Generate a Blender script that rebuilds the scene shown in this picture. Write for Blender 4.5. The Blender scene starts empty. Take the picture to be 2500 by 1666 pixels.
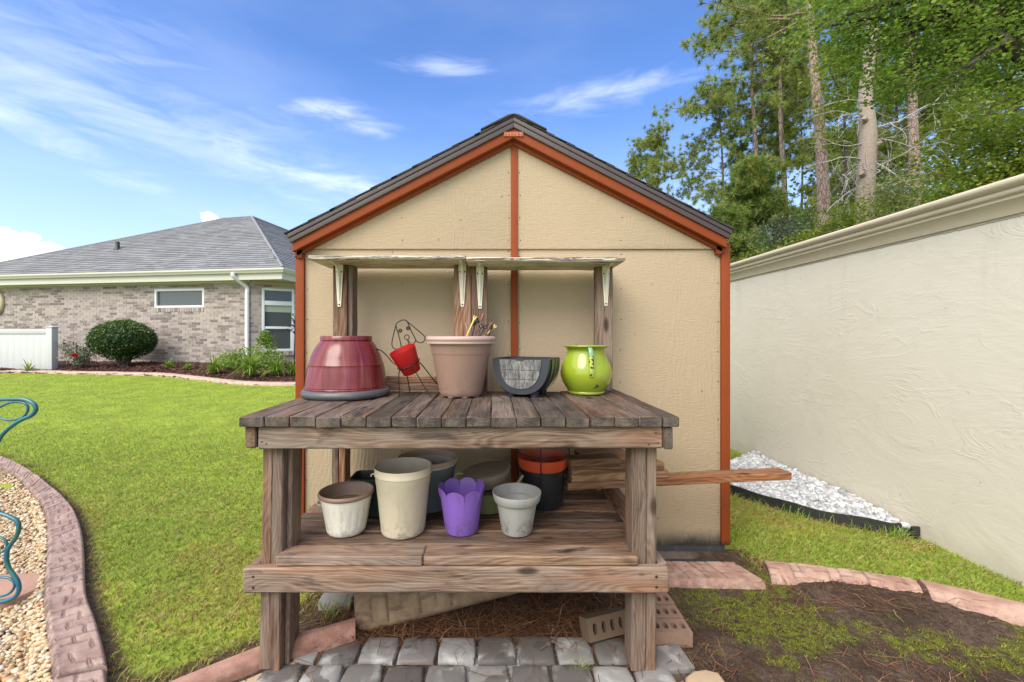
import bpy, bmesh, math, random, zlib
import numpy as np
from mathutils import Vector, Matrix, Euler

rng = np.random.default_rng(7)
random.seed(7)
C = bpy.context.scene.collection
SC = bpy.context.scene

# ------------------------------------------------------------------ camera
F, CX, CY, EYE = 1050.0, 1205.0, 822.0, 1.26      # focal length in photo pixels, principal point, eye height
cam_d = bpy.data.cameras.new('camera'); cam = bpy.data.objects.new('camera', cam_d); C.objects.link(cam)
cam.location = (0, 0, EYE); cam.rotation_euler = (math.pi/2, 0, 0)
cam_d.sensor_width = 36; cam_d.lens = 36*F/2500
cam_d.shift_x = (1250-CX)/2500; cam_d.shift_y = (CY-833)/2500
cam_d.clip_start = 0.05; cam_d.clip_end = 2000
SC.camera = cam
SC.view_settings.view_transform = 'Standard'; SC.view_settings.look = 'None'
SC.view_settings.exposure = 1.32; SC.view_settings.gamma = 1
SC.cycles.max_bounces = 8; SC.cycles.transparent_max_bounces = 8

# ------------------------------------------------------------------ node helpers
def lin(c):
    c = c/255.0
    return c/12.92 if c <= 0.04045 else ((c+0.055)/1.055)**2.4
def S(r, g, b): return (lin(r), lin(g), lin(b), 1)

class G:
    def __init__(s, tree): s.t = tree; s.t.nodes.clear()
    def n(s, typ, ins=None, **kw):
        nd = s.t.nodes.new(typ)
        for k, v in kw.items(): setattr(nd, k, v)
        for k, v in (ins or {}).items(): s.put(nd.inputs[k], v)
        return nd
    def put(s, sock, v):
        if isinstance(v, bpy.types.NodeSocket): s.t.links.new(v, sock)
        elif v is not None: sock.default_value = v
    def co(s, kind='Object'): return s.n('ShaderNodeTexCoord').outputs[kind]
    def pos(s): return s.n('ShaderNodeNewGeometry').outputs['Position']
    def rnd(s): return s.n('ShaderNodeObjectInfo').outputs['Random']
    def attr(s, name): return s.n('ShaderNodeAttribute', attribute_name=name).outputs['Fac']
    def map(s, v, scale=(1, 1, 1), loc=(0, 0, 0), rot=(0, 0, 0)):
        return s.n('ShaderNodeMapping', {'Vector': v, 'Scale': scale, 'Location': loc, 'Rotation': rot}).outputs[0]
    def noise(s, v, scale=5, detail=4, rough=0.55, dist=0):
        return s.n('ShaderNodeTexNoise', {'Vector': v, 'Scale': scale, 'Detail': detail, 'Roughness': rough, 'Distortion': dist}).outputs[0]
    def vor(s, v, scale=5, feature='F1', out='Distance', rnd=1.0):
        return s.n('ShaderNodeTexVoronoi', {'Vector': v, 'Scale': scale, 'Randomness': rnd}, feature=feature).outputs[out]
    def m(s, op, a, b=0.0, c=0.0, clamp=False):
        nd = s.n('ShaderNodeMath', operation=op, use_clamp=clamp)
        s.put(nd.inputs[0], a); s.put(nd.inputs[1], b); s.put(nd.inputs[2], c)
        return nd.outputs[0]
    def vm(s, op, a, b=(0, 0, 0), out=0):
        nd = s.n('ShaderNodeVectorMath', operation=op); s.put(nd.inputs[0], a); s.put(nd.inputs[1], b)
        return nd.outputs[out]
    def xyz(s, v): return s.n('ShaderNodeSeparateXYZ', {0: v}).outputs
    def cxyz(s, x, y, z): return s.n('ShaderNodeCombineXYZ', {0: x, 1: y, 2: z}).outputs[0]
    def sm(s, v, a, b):      # smoothstep a..b -> 0..1
        return s.n('ShaderNodeMapRange', {'Value': v, 'From Min': a, 'From Max': b, 'To Min': 0.0, 'To Max': 1.0}, interpolation_type='SMOOTHSTEP').outputs[0]
    def ramp(s, f, stops, mode='LINEAR'):
        nd = s.n('ShaderNodeValToRGB', {0: f}); cr = nd.color_ramp; cr.interpolation = mode
        while len(cr.elements) < len(stops): cr.elements.new(0.5)
        for e, (p, c) in zip(cr.elements, stops): e.position = p; e.color = c
        return nd.outputs[0]
    def mix(s, f, a, b, mode='MIX'):
        nd = s.n('ShaderNodeMix', data_type='RGBA', blend_type=mode); s.put(nd.inputs[0], f); s.put(nd.inputs[6], a); s.put(nd.inputs[7], b)
        return nd.outputs[2]
    def mul(s, col, f):      # colour times scalar
        return s.mix(1.0, col, s.cxyz(f, f, f), 'MULTIPLY')
    def bump(s, h, strength=0.5, dist=0.01, normal=None):
        ins = {'Height': h, 'Strength': strength, 'Distance': dist}
        if normal is not None: ins['Normal'] = normal
        return s.n('ShaderNodeBump', ins).outputs[0]
    def bsdf(s, col, rough=0.6, normal=None, **kw):
        nd = s.n('ShaderNodeBsdfPrincipled', {'Base Color': col, 'Roughness': rough})
        if normal is not None: s.put(nd.inputs['Normal'], normal)
        for k, v in kw.items(): s.put(nd.inputs[k.replace('_', ' ')], v)
        return nd.outputs[0]
    def out(s, sh): s.n('ShaderNodeOutputMaterial', {'Surface': sh})

def M(name):
    m = bpy.data.materials.new(name); m.use_nodes = True
    return m, G(m.node_tree)

# ------------------------------------------------------------------ world
def pdir(px, py):
    return Vector(((px-CX)/F, 1, (CY-py)/F)).normalized()
SUN_DIR = Vector((0.40, 0.57, -0.70)).normalized()
w = bpy.data.worlds.new('World'); SC.world = w; w.use_nodes = True
g = G(w.node_tree)
sky = g.n('ShaderNodeTexSky', sky_type='NISHITA', sun_disc=False)
sky.sun_elevation = math.asin(-SUN_DIR.z); sky.sun_rotation = math.atan2(-SUN_DIR.x, -SUN_DIR.y)
sky.air_density = 1.0; sky.dust_density = 0.6; sky.ozone_density = 2.5; sky.altitude = 0
d = g.co('Generated')
wn = g.noise(g.map(d, (1.2, 1.2, 4.5), rot=(0.10, 0.16, 0)), 1.5, 5, 0.5, 0.2)
wisp = g.m('MULTIPLY', g.sm(wn, 0.40, 0.90), 0.13)
fine = g.noise(g.map(d, (2.0, 2.0, 9), rot=(0.0, 0.12, 0)), 3.4, 8, 0.60, 0.5)
total = wisp
for (px, py, hw, hh, rot, amt) in [(190, 225, 380, 80, 0.10, 0.35), (80, 110, 480, 110, -0.05, 0.24), (790, 262, 110, 24, -0.06, 0.50),
        (1085, 162, 110, 20, 0.02, 0.46), (905, 315, 75, 20, -0.03, 0.4), (1500, 222, 220, 34, -0.05, 0.46), (520, 370, 520, 60, 0.15, 0.24), (-60, 250, 260, 40, 0.3, 0.4), (740, 420, 300, 40, 0.2, 0.5)]:
    c = pdir(px, py); r = Vector((c.y, -c.x, 0)).normalized(); u = r.cross(c).normalized()
    r2 = r*math.cos(rot)-u*math.sin(rot); u2 = u*math.cos(rot)+r*math.sin(rot)
    dx = g.vm('DOT_PRODUCT', g.vm('SUBTRACT', d, tuple(c)), tuple(r2*(F/hw)), 'Value')
    dy = g.vm('DOT_PRODUCT', g.vm('SUBTRACT', d, tuple(c)), tuple(u2*(F/hh)), 'Value')
    dist = g.m('SQRT', g.m('ADD', g.m('MULTIPLY', dx, dx), g.m('MULTIPLY', dy, dy)))
    edge = g.m('ADD', dist, g.m('MULTIPLY', g.m('SUBTRACT', fine, 0.5), 4.2))
    mask = g.m('MULTIPLY', g.m('MULTIPLY', g.sm(edge, 1.5, -0.9), g.sm(dist, 1.9, 0.1)), amt)
    total = g.m('MAXIMUM', total, mask)
puff = g.noise(g.map(d, (1, 1, 1.6)), 26, 6, 0.6)
for (px, py, rr) in [(8, 580, 20), (58, 612, 28), (-25, 606, 38), (512, 538, 17), (115, 626, 26), (160, 634, 18)]:   # small cumulus low over the houses
    c = pdir(px, py)
    dist = g.m('MULTIPLY', g.vm('LENGTH', g.vm('SUBTRACT', d, tuple(c)), out='Value'), F/rr)
    edge = g.m('ADD', dist, g.m('MULTIPLY', g.m('SUBTRACT', puff, 0.5), 1.6))
    total = g.m('MAXIMUM', total, g.m('MULTIPLY', g.sm(edge, 1.0, 0.72), 1.25))
elev = g.xyz(d)[2]
skyc = g.mix(1.0, sky.outputs[0], (0.76, 0.985, 1.36, 1), 'MULTIPLY')
fill_veil = g.sm(g.vm('DOT_PRODUCT', d, tuple(-SUN_DIR), 'Value'), 0.30, 0.95)     # unseen thin cloud round the sun, added behind the camera as neutral fill light
haze = g.sm(elev, 0.50, 0.0)
skyc = g.mix(g.m('MULTIPLY', haze, 0.68), skyc, (4.5, 5.6, 8.3, 1))
col = g.mix(g.m('MINIMUM', total, 1.0), skyc, (7.4, 7.7, 8.6, 1))
col = g.mix(g.m('MULTIPLY', fill_veil, 0.85), col, (13.0, 12.8, 12.4, 1))
bg = g.n('ShaderNodeBackground', {'Color': col, 'Strength': 0.085})
g.n('ShaderNodeOutputWorld', {'Surface': bg.outputs[0]})

sun_d = bpy.data.lights.new('sun', 'SUN'); sun = bpy.data.objects.new('sun', sun_d); C.objects.link(sun)
sun_d.energy = 1.5; sun_d.angle = math.radians(38); sun_d.color = (1.0, 0.945, 0.855)
sun.rotation_euler = SUN_DIR.to_track_quat('-Z', 'Y').to_euler()

# ------------------------------------------------------------------ object helpers
def tag(o, label=None, cat=None, group=None, kind=None):
    if label: o['label'] = label
    if cat: o['category'] = cat
    if group: o['group'] = group
    if kind: o['kind'] = kind
    return o

def wm(o):
    m = Matrix.LocRotScale(o.location, o.rotation_euler, o.scale)
    return wm(o.parent) @ o.matrix_parent_inverse @ m if o.parent else m

def attach(o, parent):
    if parent is not None:
        o.parent = parent; o.matrix_parent_inverse = wm(parent).inverted()
    return o

def thing(name, loc, label, cat, group=None, rot=(0, 0, 0)):
    o = bpy.data.objects.new(name, None); o.empty_display_size = 0.1
    o.location = loc; o.rotation_euler = rot; C.objects.link(o)
    return tag(o, label, cat, group)

def fast_mesh(name, V, F_, attrs=None, smooth=False):
    V = np.ascontiguousarray(V, dtype=np.float32); F_ = np.ascontiguousarray(F_, dtype=np.int32)
    me = bpy.data.meshes.new(name); n, (m_, k) = len(V), F_.shape
    me.vertices.add(n); me.vertices.foreach_set('co', V.ravel())
    me.loops.add(m_*k); me.loops.foreach_set('vertex_index', F_.ravel())
    me.polygons.add(m_); me.polygons.foreach_set('loop_start', np.arange(0, m_*k, k, dtype=np.int32))
    for an, av in (attrs or {}).items():
        me.attributes.new(an, 'FLOAT', 'POINT').data.foreach_set('value', np.ascontiguousarray(av, dtype=np.float32))
    me.polygons.foreach_set('use_smooth', np.full(m_, bool(smooth)))
    me.update(calc_edges=True)
    return me

def link(name, me, mat=None, parent=None, loc=(0, 0, 0), rot=(0, 0, 0)):
    o = bpy.data.objects.new(name, me); C.objects.link(o)
    for mm in (mat if isinstance(mat, (list, tuple)) else [mat]):
        if mm is not None: me.materials.append(mm)
    o.location = loc; o.rotation_euler = rot
    if parent is not None: attach(o, parent)
    return o

class MB:
    """collects geometry for ONE mesh object"""
    def __init__(s): s.v = []; s.f = []; s.mi = []
    def face(s, idx, mi=0): s.f.append(idx); s.mi.append(mi)
    def box(s, x0, x1, y0, y1, z0, z1, mi=0):
        b = len(s.v)
        s.v += [(x, y, z) for z in (z0, z1) for y in (y0, y1) for x in (x0, x1)]
        for q in ((0, 2, 3, 1), (4, 5, 7, 6), (0, 1, 5, 4), (2, 6, 7, 3), (0, 4, 6, 2), (1, 3, 7, 5)):
            s.face([b+i for i in q], mi)
        return s
    def prism(s, pts, y0, y1, mi=0):            # (x, z) outline extruded along y
        b = len(s.v); n = len(pts)
        a = sum(pts[i][0]*pts[(i+1) % n][1]-pts[(i+1) % n][0]*pts[i][1] for i in range(n))
        if a < 0: pts = pts[::-1]
        s.v += [(x, y0, z) for x, z in pts]+[(x, y1, z) for x, z in pts]
        s.face([b+i for i in range(n)], mi); s.face([b+n+i for i in range(n)][::-1], mi)
        for i in range(n):
            j = (i+1) % n; s.face([b+j, b+i, b+n+i, b+n+j], mi)
        return s
    def slab(s, pts, z0, z1, mi=0):             # (x, y) outline extruded along z
        b = len(s.v); n = len(pts)
        a = sum(pts[i][0]*pts[(i+1) % n][1]-pts[(i+1) % n][0]*pts[i][1] for i in range(n))
        if a < 0: pts = pts[::-1]
        s.v += [(x, y, z0) for x, y in pts]+[(x, y, z1) for x, y in pts]
        s.face([b+i for i in range(n)][::-1], mi); s.face([b+n+i for i in range(n)], mi)
        for i in range(n):
            j = (i+1) % n; s.face([b+i, b+j, b+n+j, b+n+i], mi)
        return s
    def tube(s, pts, r, seg=8, mi=0, caps=True, closed=False):
        pts = [Vector(p) for p in pts]; n = len(pts); b = len(s.v)
        rr = r if isinstance(r, (list, tuple)) else [r]*n
        up = None
        for i in range(n):
            a = pts[(i-1) % n] if (closed or i > 0) else pts[i]
            c = pts[(i+1) % n] if (closed or i < n-1) else pts[i]
            t = (c-a).normalized()
            if up is None: up = Vector((0, 0, 1)) if abs(t.z) < 0.9 else Vector((1, 0, 0))
            e = t.cross(up).normalized(); up = e.cross(t).normalized()
            for k in range(seg):
                an = 2*math.pi*k/seg
                s.v.append(tuple(pts[i]+e*(rr[i]*math.cos(an))+up*(rr[i]*math.sin(an))))
        for i in range(n if closed else n-1):
            i2 = (i+1) % n
            for k in range(seg):
                k2 = (k+1) % seg
                s.face([b+i*seg+k, b+i*seg+k2, b+i2*seg+k2, b+i2*seg+k], mi)
        if caps and not closed:
            s.face([b+k for k in range(seg)], mi); s.face([b+(n-1)*seg+k for k in range(seg)][::-1], mi)
        return s
    def lathe(s, prof, seg=48, cx=0, cy=0, mi=0, rfun=None, zfun=None):   # prof: (r, z[, mi]) bottom-outer up to rim and down inside
        b = len(s.v); n = len(prof)
        for i, p in enumerate(prof):
            for k in range(seg):
                an = 2*math.pi*k/seg
                r = p[0]*(rfun(an, p) if rfun else 1); z = p[1]+(zfun(an, p) if zfun else 0)
                s.v.append((cx+r*math.cos(an), cy+r*math.sin(an), z))
        for i in range(n-1):
            mm = prof[i][2] if len(prof[i]) > 2 else mi
            for k in range(seg):
                k2 = (k+1) % seg
                s.face([b+i*seg+k, b+i*seg+k2, b+(i+1)*seg+k2, b+(i+1)*seg+k], mm)
        if prof[0][0] > 1e-6: s.face([b+k for k in range(seg)][::-1], mi)
        if prof[-1][0] > 1e-6: s.face([b+(n-1)*seg+k for k in range(seg)], prof[-1][2] if len(prof[-1]) > 2 else mi)
        return s
    def xf(s, mtx, start=0):
        for i in range(start, len(s.v)): s.v[i] = tuple(mtx @ Vector(s.v[i]))
        return s
    def build(s, name, mat=None, parent=None, smooth=None, loc=(0, 0, 0), rot=(0, 0, 0), bevel=0, mesh_only=False):
        me = bpy.data.meshes.new(name); me.from_pydata(s.v, [], s.f)
        if any(s.mi): me.polygons.foreach_set('material_index', s.mi)
        if bevel:
            bm = bmesh.new(); bm.from_mesh(me)
            es = [e for e in bm.edges if len(e.link_faces) == 2 and e.calc_face_angle(0) > 0.5]
            bmesh.ops.bevel(bm, geom=es, offset=bevel, segments=2, profile=0.6, affect='EDGES', clamp_overlap=True)
            bm.to_mesh(me); bm.free()
            if smooth is None: smooth = 40
        if smooth:
            me.polygons.foreach_set('use_smooth', np.ones(len(me.polygons), dtype=bool))
            me.set_sharp_from_angle(angle=math.radians(smooth))
        me.update()
        if mesh_only: return me
        return link(name, me, mat, parent, loc, rot)

def cat_rom(pts, n=8, closed=False):
    pts = [Vector(p) for p in pts]; out = []; N = len(pts)
    for i in range(N if closed else N-1):
        p0 = pts[(i-1) % N] if (closed or i > 0) else pts[i]; p1 = pts[i]; p2 = pts[(i+1) % N]
        p3 = pts[(i+2) % N] if (closed or i < N-2) else p2
        for k in range(n):
            t = k/n
            out.append(0.5*((2*p1)+(p2-p0)*t+(2*p0-5*p1+4*p2-p3)*t*t+(3*p1-p0-3*p2+p3)*t**3))
    if not closed: out.append(pts[-1])
    return out

AX = {'x': Matrix.Identity(3), 'y': Matrix(((0, -1, 0), (1, 0, 0), (0, 0, 1))), 'z': Matrix(((0, 0, -1), (0, 1, 0), (1, 0, 0))),
      'zw': Matrix(((0, 1, 0), (0, 0, 1), (1, 0, 0)))}
def board(parent, name, x0, x1, y0, y1, z0, z1, axis, mats, ch=0.004, jit=0.0012, tilt=(0, 0, 0), seed=None):
    """one sawn timber; local X is the grain, end faces take the second material"""
    rr = random.Random(seed if seed is not None else zlib.crc32(repr((name, round(x0, 3), round(y0, 3), round(z0, 3))).encode()))
    R = AX[axis]; size = R.transposed() @ Vector((x1-x0, y1-y0, z1-z0)); L, W, T = abs(size.x), abs(size.y), abs(size.z)
    c = min(ch, W*0.3, T*0.3); n = max(2, int(L/0.09)); mb = MB()
    hw, ht = W/2, T/2
    sec = [(-hw+c, -ht), (hw-c, -ht), (hw, -ht+c), (hw, ht-c), (hw-c, ht), (-hw+c, ht), (-hw, ht-c), (-hw, -ht+c)]
    xs = [-L/2, -L/2+c]+[-L/2+c+(L-2*c)*i/n for i in range(1, n)]+[L/2-c, L/2]
    b1, b2 = rr.uniform(-1, 1)*0.0018*L, rr.uniform(-1, 1)*0.001*L
    for i, x in enumerate(xs):
        k = 1 if 0 < i < len(xs)-1 else 0
        sh = 0 if k else c*0.8
        for (yy, zz) in sec:
            jy, jz = rr.uniform(-jit, jit), rr.uniform(-jit, jit)
            bow = (1-(2*x/L)**2)
            mb.v.append((x+(rr.uniform(-jit, jit) if not k else 0), yy*(1-sh/hw)+jy+b1*bow, zz*(1-sh/ht)+jz+b2*bow*0.5))
    for i in range(len(xs)-1):
        for k in range(8):
            k2 = (k+1) % 8
            mb.face([i*8+k, (i+1)*8+k, (i+1)*8+k2, i*8+k2], 1 if i in (0, len(xs)-2) and False else 0)
    mb.face(list(range(8)), 1); mb.face([(len(xs)-1)*8+k for k in range(8)][::-1], 1)
    me = mb.build(name, smooth=30, mesh_only=True)
    o = bpy.data.objects.new(name, me); C.objects.link(o)
    for mm in mats: me.materials.append(mm)
    o.location = ((x0+x1)/2, (y0+y1)/2, (z0+z1)/2)
    o.rotation_euler = (Euler(tilt).to_matrix() @ R).to_euler()
    attach(o, parent)
    return o

def scatter(base_v, base_f, P, Rm, Sc):
    """copies of a small mesh joined into one: P (n,3), Rm (n,3,3), Sc (n,3)"""
    bv = np.asarray(base_v, dtype=np.float32); bf = np.asarray(base_f, dtype=np.int32); n = len(P)
    V = bv[None]*Sc[:, None, :]
    V = np.einsum('nij,nkj->nki', Rm, V)+P[:, None, :]
    Fc = bf[None]+(np.arange(n)*len(bv))[:, None, None]
    return V.reshape(-1, 3), Fc.reshape(-1, bf.shape[1])

def rand_rot(n, tilt=None):
    az = rng.uniform(0, 2*np.pi, n)
    c, s = np.cos(az), np.sin(az); Z = np.zeros(n); O = np.ones(n)
    Rz = np.stack([np.stack([c, -s, Z], -1), np.stack([s, c, Z], -1), np.stack([Z, Z, O], -1)], 1)
    t = rng.uniform(0, np.pi, n) if tilt is None else rng.normal(0, tilt, n)
    c, s = np.cos(t), np.sin(t)
    Rx = np.stack([np.stack([O, Z, Z], -1), np.stack([Z, c, -s], -1), np.stack([Z, s, c], -1)], 1)
    az = rng.uniform(0, 2*np.pi, n); c, s = np.cos(az), np.sin(az)
    Rz2 = np.stack([np.stack([c, -s, Z], -1), np.stack([s, c, Z], -1), np.stack([Z, Z, O], -1)], 1)
    return Rz @ Rx @ Rz2

def in_poly(x, y, poly):
    x = np.asarray(x); y = np.asarray(y); r = np.zeros(x.shape, dtype=bool); n = len(poly)
    for i in range(n):
        x1, y1 = poly[i][0], poly[i][1]; x2, y2 = poly[(i+1) % n][0], poly[(i+1) % n][1]
        if y1 == y2: continue
        c = ((y1 > y) != (y2 > y)) & (x < (x2-x1)*(y-y1)/(y2-y1)+x1)
        r ^= c
    return r

def seg_dist(x, y, line):
    best = np.full(np.shape(x), 1e9)
    for (a, b) in zip(line[:-1], line[1:]):
        dx, dy = b[0]-a[0], b[1]-a[1]; L2 = dx*dx+dy*dy+1e-12
        t = np.clip(((x-a[0])*dx+(y-a[1])*dy)/L2, 0, 1)
        best = np.minimum(best, np.hypot(x-a[0]-t*dx, y-a[1]-t*dy))
    return best

def sstep(v, a, b):
    t = np.clip((v-a)/(b-a), 0, 1); return t*t*(3-2*t)

# ------------------------------------------------------------------ survey helpers (photo pixel on known ground -> place)
def GP(px, py, z=0.0):
    Y = (EYE-z)*F/(py-CY); return ((px-CX)/F*Y, Y)
SLOPE, SY0 = 0.075, 3.5
def GS(px, py):       # on the rising lawn to the left
    Y = (EYE+SLOPE*SY0)/((py-CY)/F+SLOPE); return ((px-CX)/F*Y, Y)
def PX(px, Y): return (px-CX)/F*Y
def PZ(py, Y): return EYE-(py-CY)/F*Y
def terrain(x, y):
    x = np.asarray(x, dtype=float); y = np.asarray(y, dtype=float)
    return SLOPE*(np.clip(y, SY0, 10.6)-SY0)*sstep(x, 1.0, -1.2)
# ------------------------------------------------------------------ materials
def wood(name, dark, mid, light, grey=0.3, grain=1.0, rough=0.75, stain=0.5, hue_var=0.25, moss=0.0, warm=0.55, dim=0.76):
    m, g = M(name)
    r = g.rnd()
    co = g.vm('ADD', g.co(), g.cxyz(g.m('MULTIPLY', r, 37.0), g.m('MULTIPLY', r, 11.0), g.m('MULTIPLY', r, 23.0)))
    warp = g.noise(g.map(co, (1.6, 7, 7)), 1.0, 2, 0.5)
    x, y, z = g.xyz(co)
    t = g.m('ADD', g.m('ADD', g.m('MULTIPLY', y, 1.0), g.m('MULTIPLY', z, 0.8)), g.m('MULTIPLY', warp, 0.22))
    rings = g.m('SINE', g.m('MULTIPLY', t, 900.0*grain))
    rings = g.m('ADD', g.m('MULTIPLY', rings, 0.5), 0.5)
    streak = g.noise(g.map(co, (5, 150, 150)), 1.0, 5, 0.65)
    fib = g.noise(g.map(co, (22, 520, 520)), 1.0, 3, 0.6)
    big = g.noise(g.map(co, (2.2, 11, 11)), 1.0, 5, 0.65, 0.4)
    f = g.m('ADD', g.m('MULTIPLY', streak, 0.55), g.m('ADD', g.m('MULTIPLY', rings, 0.09), g.m('MULTIPLY', big, 0.46)))
    col = g.ramp(f, [(0.38, dark), (0.525, mid), (0.68, light)])
    gl = (0.25, 0.215, 0.19, 1)
    weath = g.noise(g.map(co, (3.0, 16, 16), (3, 1, 2)), 1.0, 6, 0.7)
    col = g.mix(g.m('MULTIPLY', g.sm(weath, 0.42, 0.66), grey), col, gl)
    warmth = g.noise(g.map(co, (1.3, 6, 6), (5, 2, 8)), 1.0, 3, 0.6)
    col = g.mix(g.m('MULTIPLY', g.sm(warmth, 0.46, 0.66), warm), col, g.mix(1.0, col, (1.28, 0.92, 0.70, 1), 'MULTIPLY'))
    st = g.noise(g.map(co, (4.5, 13, 13), (9, 4, 7)), 1.0, 4, 0.6, 0.5)
    col = g.mix(g.m('MULTIPLY', g.sm(st, 0.53, 0.72), stain), col, (0.018, 0.014, 0.012, 1))
    kc = g.map(co, (3.0, 8.5, 8.5), (1, 5, 2))
    kd = g.vor(kc, 1.0); kr = g.vor(kc, 1.0, out='Color')
    kn = g.m('MULTIPLY', g.sm(kd, 0.17, 0.06), g.m('GREATER_THAN', g.xyz(kr)[0], 0.60))
    col = g.mix(g.m('MULTIPLY', kn, 0.85), col, tuple(0.35*c for c in dark[:3])+(1,))
    if moss:
        mo = g.noise(g.map(g.pos(), (1, 1, 1)), 7.0, 5, 0.7)
        col = g.mix(g.m('MULTIPLY', g.sm(mo, 0.56, 0.70), moss), col, (0.10, 0.105, 0.035, 1))
    sp = g.m('MULTIPLY', g.sm(g.vor(g.pos(), 95), 0.14, 0.05), 0.5)
    col = g.mix(g.m('MULTIPLY', sp, 0.5), col, (0.30, 0.28, 0.25, 1))
    val = g.m('ADD', 1.0-hue_var, g.m('MULTIPLY', r, 2*hue_var))
    col = g.mul(col, g.m('MULTIPLY', val, dim))
    h = g.m('ADD', g.m('MULTIPLY', streak, 0.7), g.m('ADD', g.m('MULTIPLY', rings, 0.14), g.m('MULTIPLY', fib, 0.35)))
    nm = g.bump(h, 0.55, 0.004)
    g.out(g.bsdf(col, g.m('ADD', rough-0.12, g.m('MULTIPLY', big, 0.25)), nm, Specular_IOR_Level=0.35))
    return m

def endgrain(name, dark, light):
    m, g = M(name); r = g.rnd(); co = g.vm('ADD', g.co(), g.cxyz(0, g.m('MULTIPLY', r, 0.2), g.m('MULTIPLY', r, 0.33)))
    x, y, z = g.xyz(co)
    dy = g.m('SUBTRACT', y, g.m('SUBTRACT', g.m('MULTIPLY', r, 0.5), 0.15))
    rad = g.m('SQRT', g.m('ADD', g.m('MULTIPLY', dy, dy), g.m('MULTIPLY', z, z)))
    wv = g.m('SINE', g.m('MULTIPLY', g.m('ADD', rad, g.m('MULTIPLY', g.noise(co, 20, 3), 0.006)), 1250.0))
    n = g.noise(g.pos(), 26, 5, 0.7); n2 = g.noise(g.pos(), 9, 3)
    f = g.m('ADD', g.m('MULTIPLY', wv, 0.10), g.m('ADD', g.m('MULTIPLY', n, 0.75), g.m('MULTIPLY', g.m('SUBTRACT', n2, 0.4), 0.7)))
    col = g.ramp(f, [(0.28, dark), (0.62, light)])
    g.out(g.bsdf(col, 0.85, g.bump(g.m('ADD', wv, n), 0.5, 0.002)))
    return m

END_DK = endgrain('end_grain_dark', (0.022, 0.017, 0.014, 1), (0.16, 0.125, 0.095, 1))
END_BR = endgrain('end_grain_brown', (0.055, 0.028, 0.016, 1), (0.24, 0.15, 0.09, 1))
W_TOP = wood('wood_bench_top', (0.028, 0.018, 0.013, 1), (0.100, 0.066, 0.049, 1), (0.22, 0.165, 0.132, 1), grey=0.26, stain=0.8, hue_var=0.45, moss=0.5, dim=0.68, warm=0.85)
W_APRON = wood('wood_apron', (0.085, 0.040, 0.022, 1), (0.225, 0.142, 0.096, 1), (0.37, 0.285, 0.215, 1), grey=0.38, stain=0.75, hue_var=0.06, grain=0.55, warm=0.9)
W_LEG = wood('wood_leg', (0.075, 0.040, 0.024, 1), (0.185, 0.118, 0.080, 1), (0.30, 0.225, 0.17, 1), grey=0.4, stain=0.55, hue_var=0.15, grain=0.7)
W_SHELF = wood('wood_lower_shelf', (0.036, 0.017, 0.009, 1), (0.15, 0.082, 0.046, 1), (0.34, 0.225, 0.145, 1), grey=0.34, stain=0.95, hue_var=0.32, grain=0.5)
W_SHELF_F = wood('wood_front_plank', (0.11, 0.065, 0.042, 1), (0.27, 0.195, 0.148, 1), (0.42, 0.335, 0.265, 1), grey=0.4, stain=0.5, hue_var=0.15, grain=0.55)
W_POST = wood('wood_back_post', (0.10, 0.035, 0.014, 1), (0.26, 0.125, 0.062, 1), (0.45, 0.31, 0.21, 1), grey=0.30, stain=0.45, hue_var=0.3, grain=0.4)
W_LUMBER = wood('wood_lumber', (0.085, 0.038, 0.017, 1), (0.21, 0.105, 0.052, 1), (0.36, 0.225, 0.125, 1), grey=0.06, stain=0.4, hue_var=0.35, warm=0.95, dim=0.92, grain=0.45)

def plain(name, col, rough=0.5, dirt=0.25, bump=0.0, spec=0.5, bscale=200, dirtc=(0.05, 0.04, 0.03, 1), specks=0.35, dscale=14.0, metallic=0.0, coat=0.0, soil=0.0):
    m, g = M(name); p = g.co()
    n = g.noise(p, dscale, 6, 0.65); n2 = g.noise(p, dscale*7, 4, 0.6)
    c = g.mix(g.m('MULTIPLY', g.sm(g.m('ADD', g.m('MULTIPLY', n, 0.7), g.m('MULTIPLY', n2, 0.3)), 0.48, 0.72), dirt), col, dirtc)
    if specks:
        sp = g.m('MULTIPLY', g.sm(g.vor(p, 70), 0.10, 0.05), g.sm(n, 0.46, 0.62))
        c = g.mix(g.m('MULTIPLY', sp, specks), c, (0.03, 0.022, 0.016, 1))
    if soil:
        zz = g.xyz(p)[2]; blot = g.noise(p, 34, 6, 0.72); run = g.noise(g.map(p, (30, 30, 5)), 1.0, 5, 0.65)
        lowm = g.m('MULTIPLY', g.sm(zz, 0.11, 0.0), g.sm(blot, 0.50, 0.60)); strk = g.m('MULTIPLY', g.sm(run, 0.54, 0.70), 0.35)
        c = g.mix(g.m('MULTIPLY', g.m('MAXIMUM', lowm, strk), soil), c, (0.075, 0.055, 0.04, 1))
    nm = g.bump(g.noise(p, bscale, 3), bump, 0.003) if bump else None
    g.out(g.bsdf(c, g.m('ADD', rough-0.08, g.m('MULTIPLY', n, 0.18)), nm, Specular_IOR_Level=spec, Metallic=metallic, Coat_Weight=coat))
    return m

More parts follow.
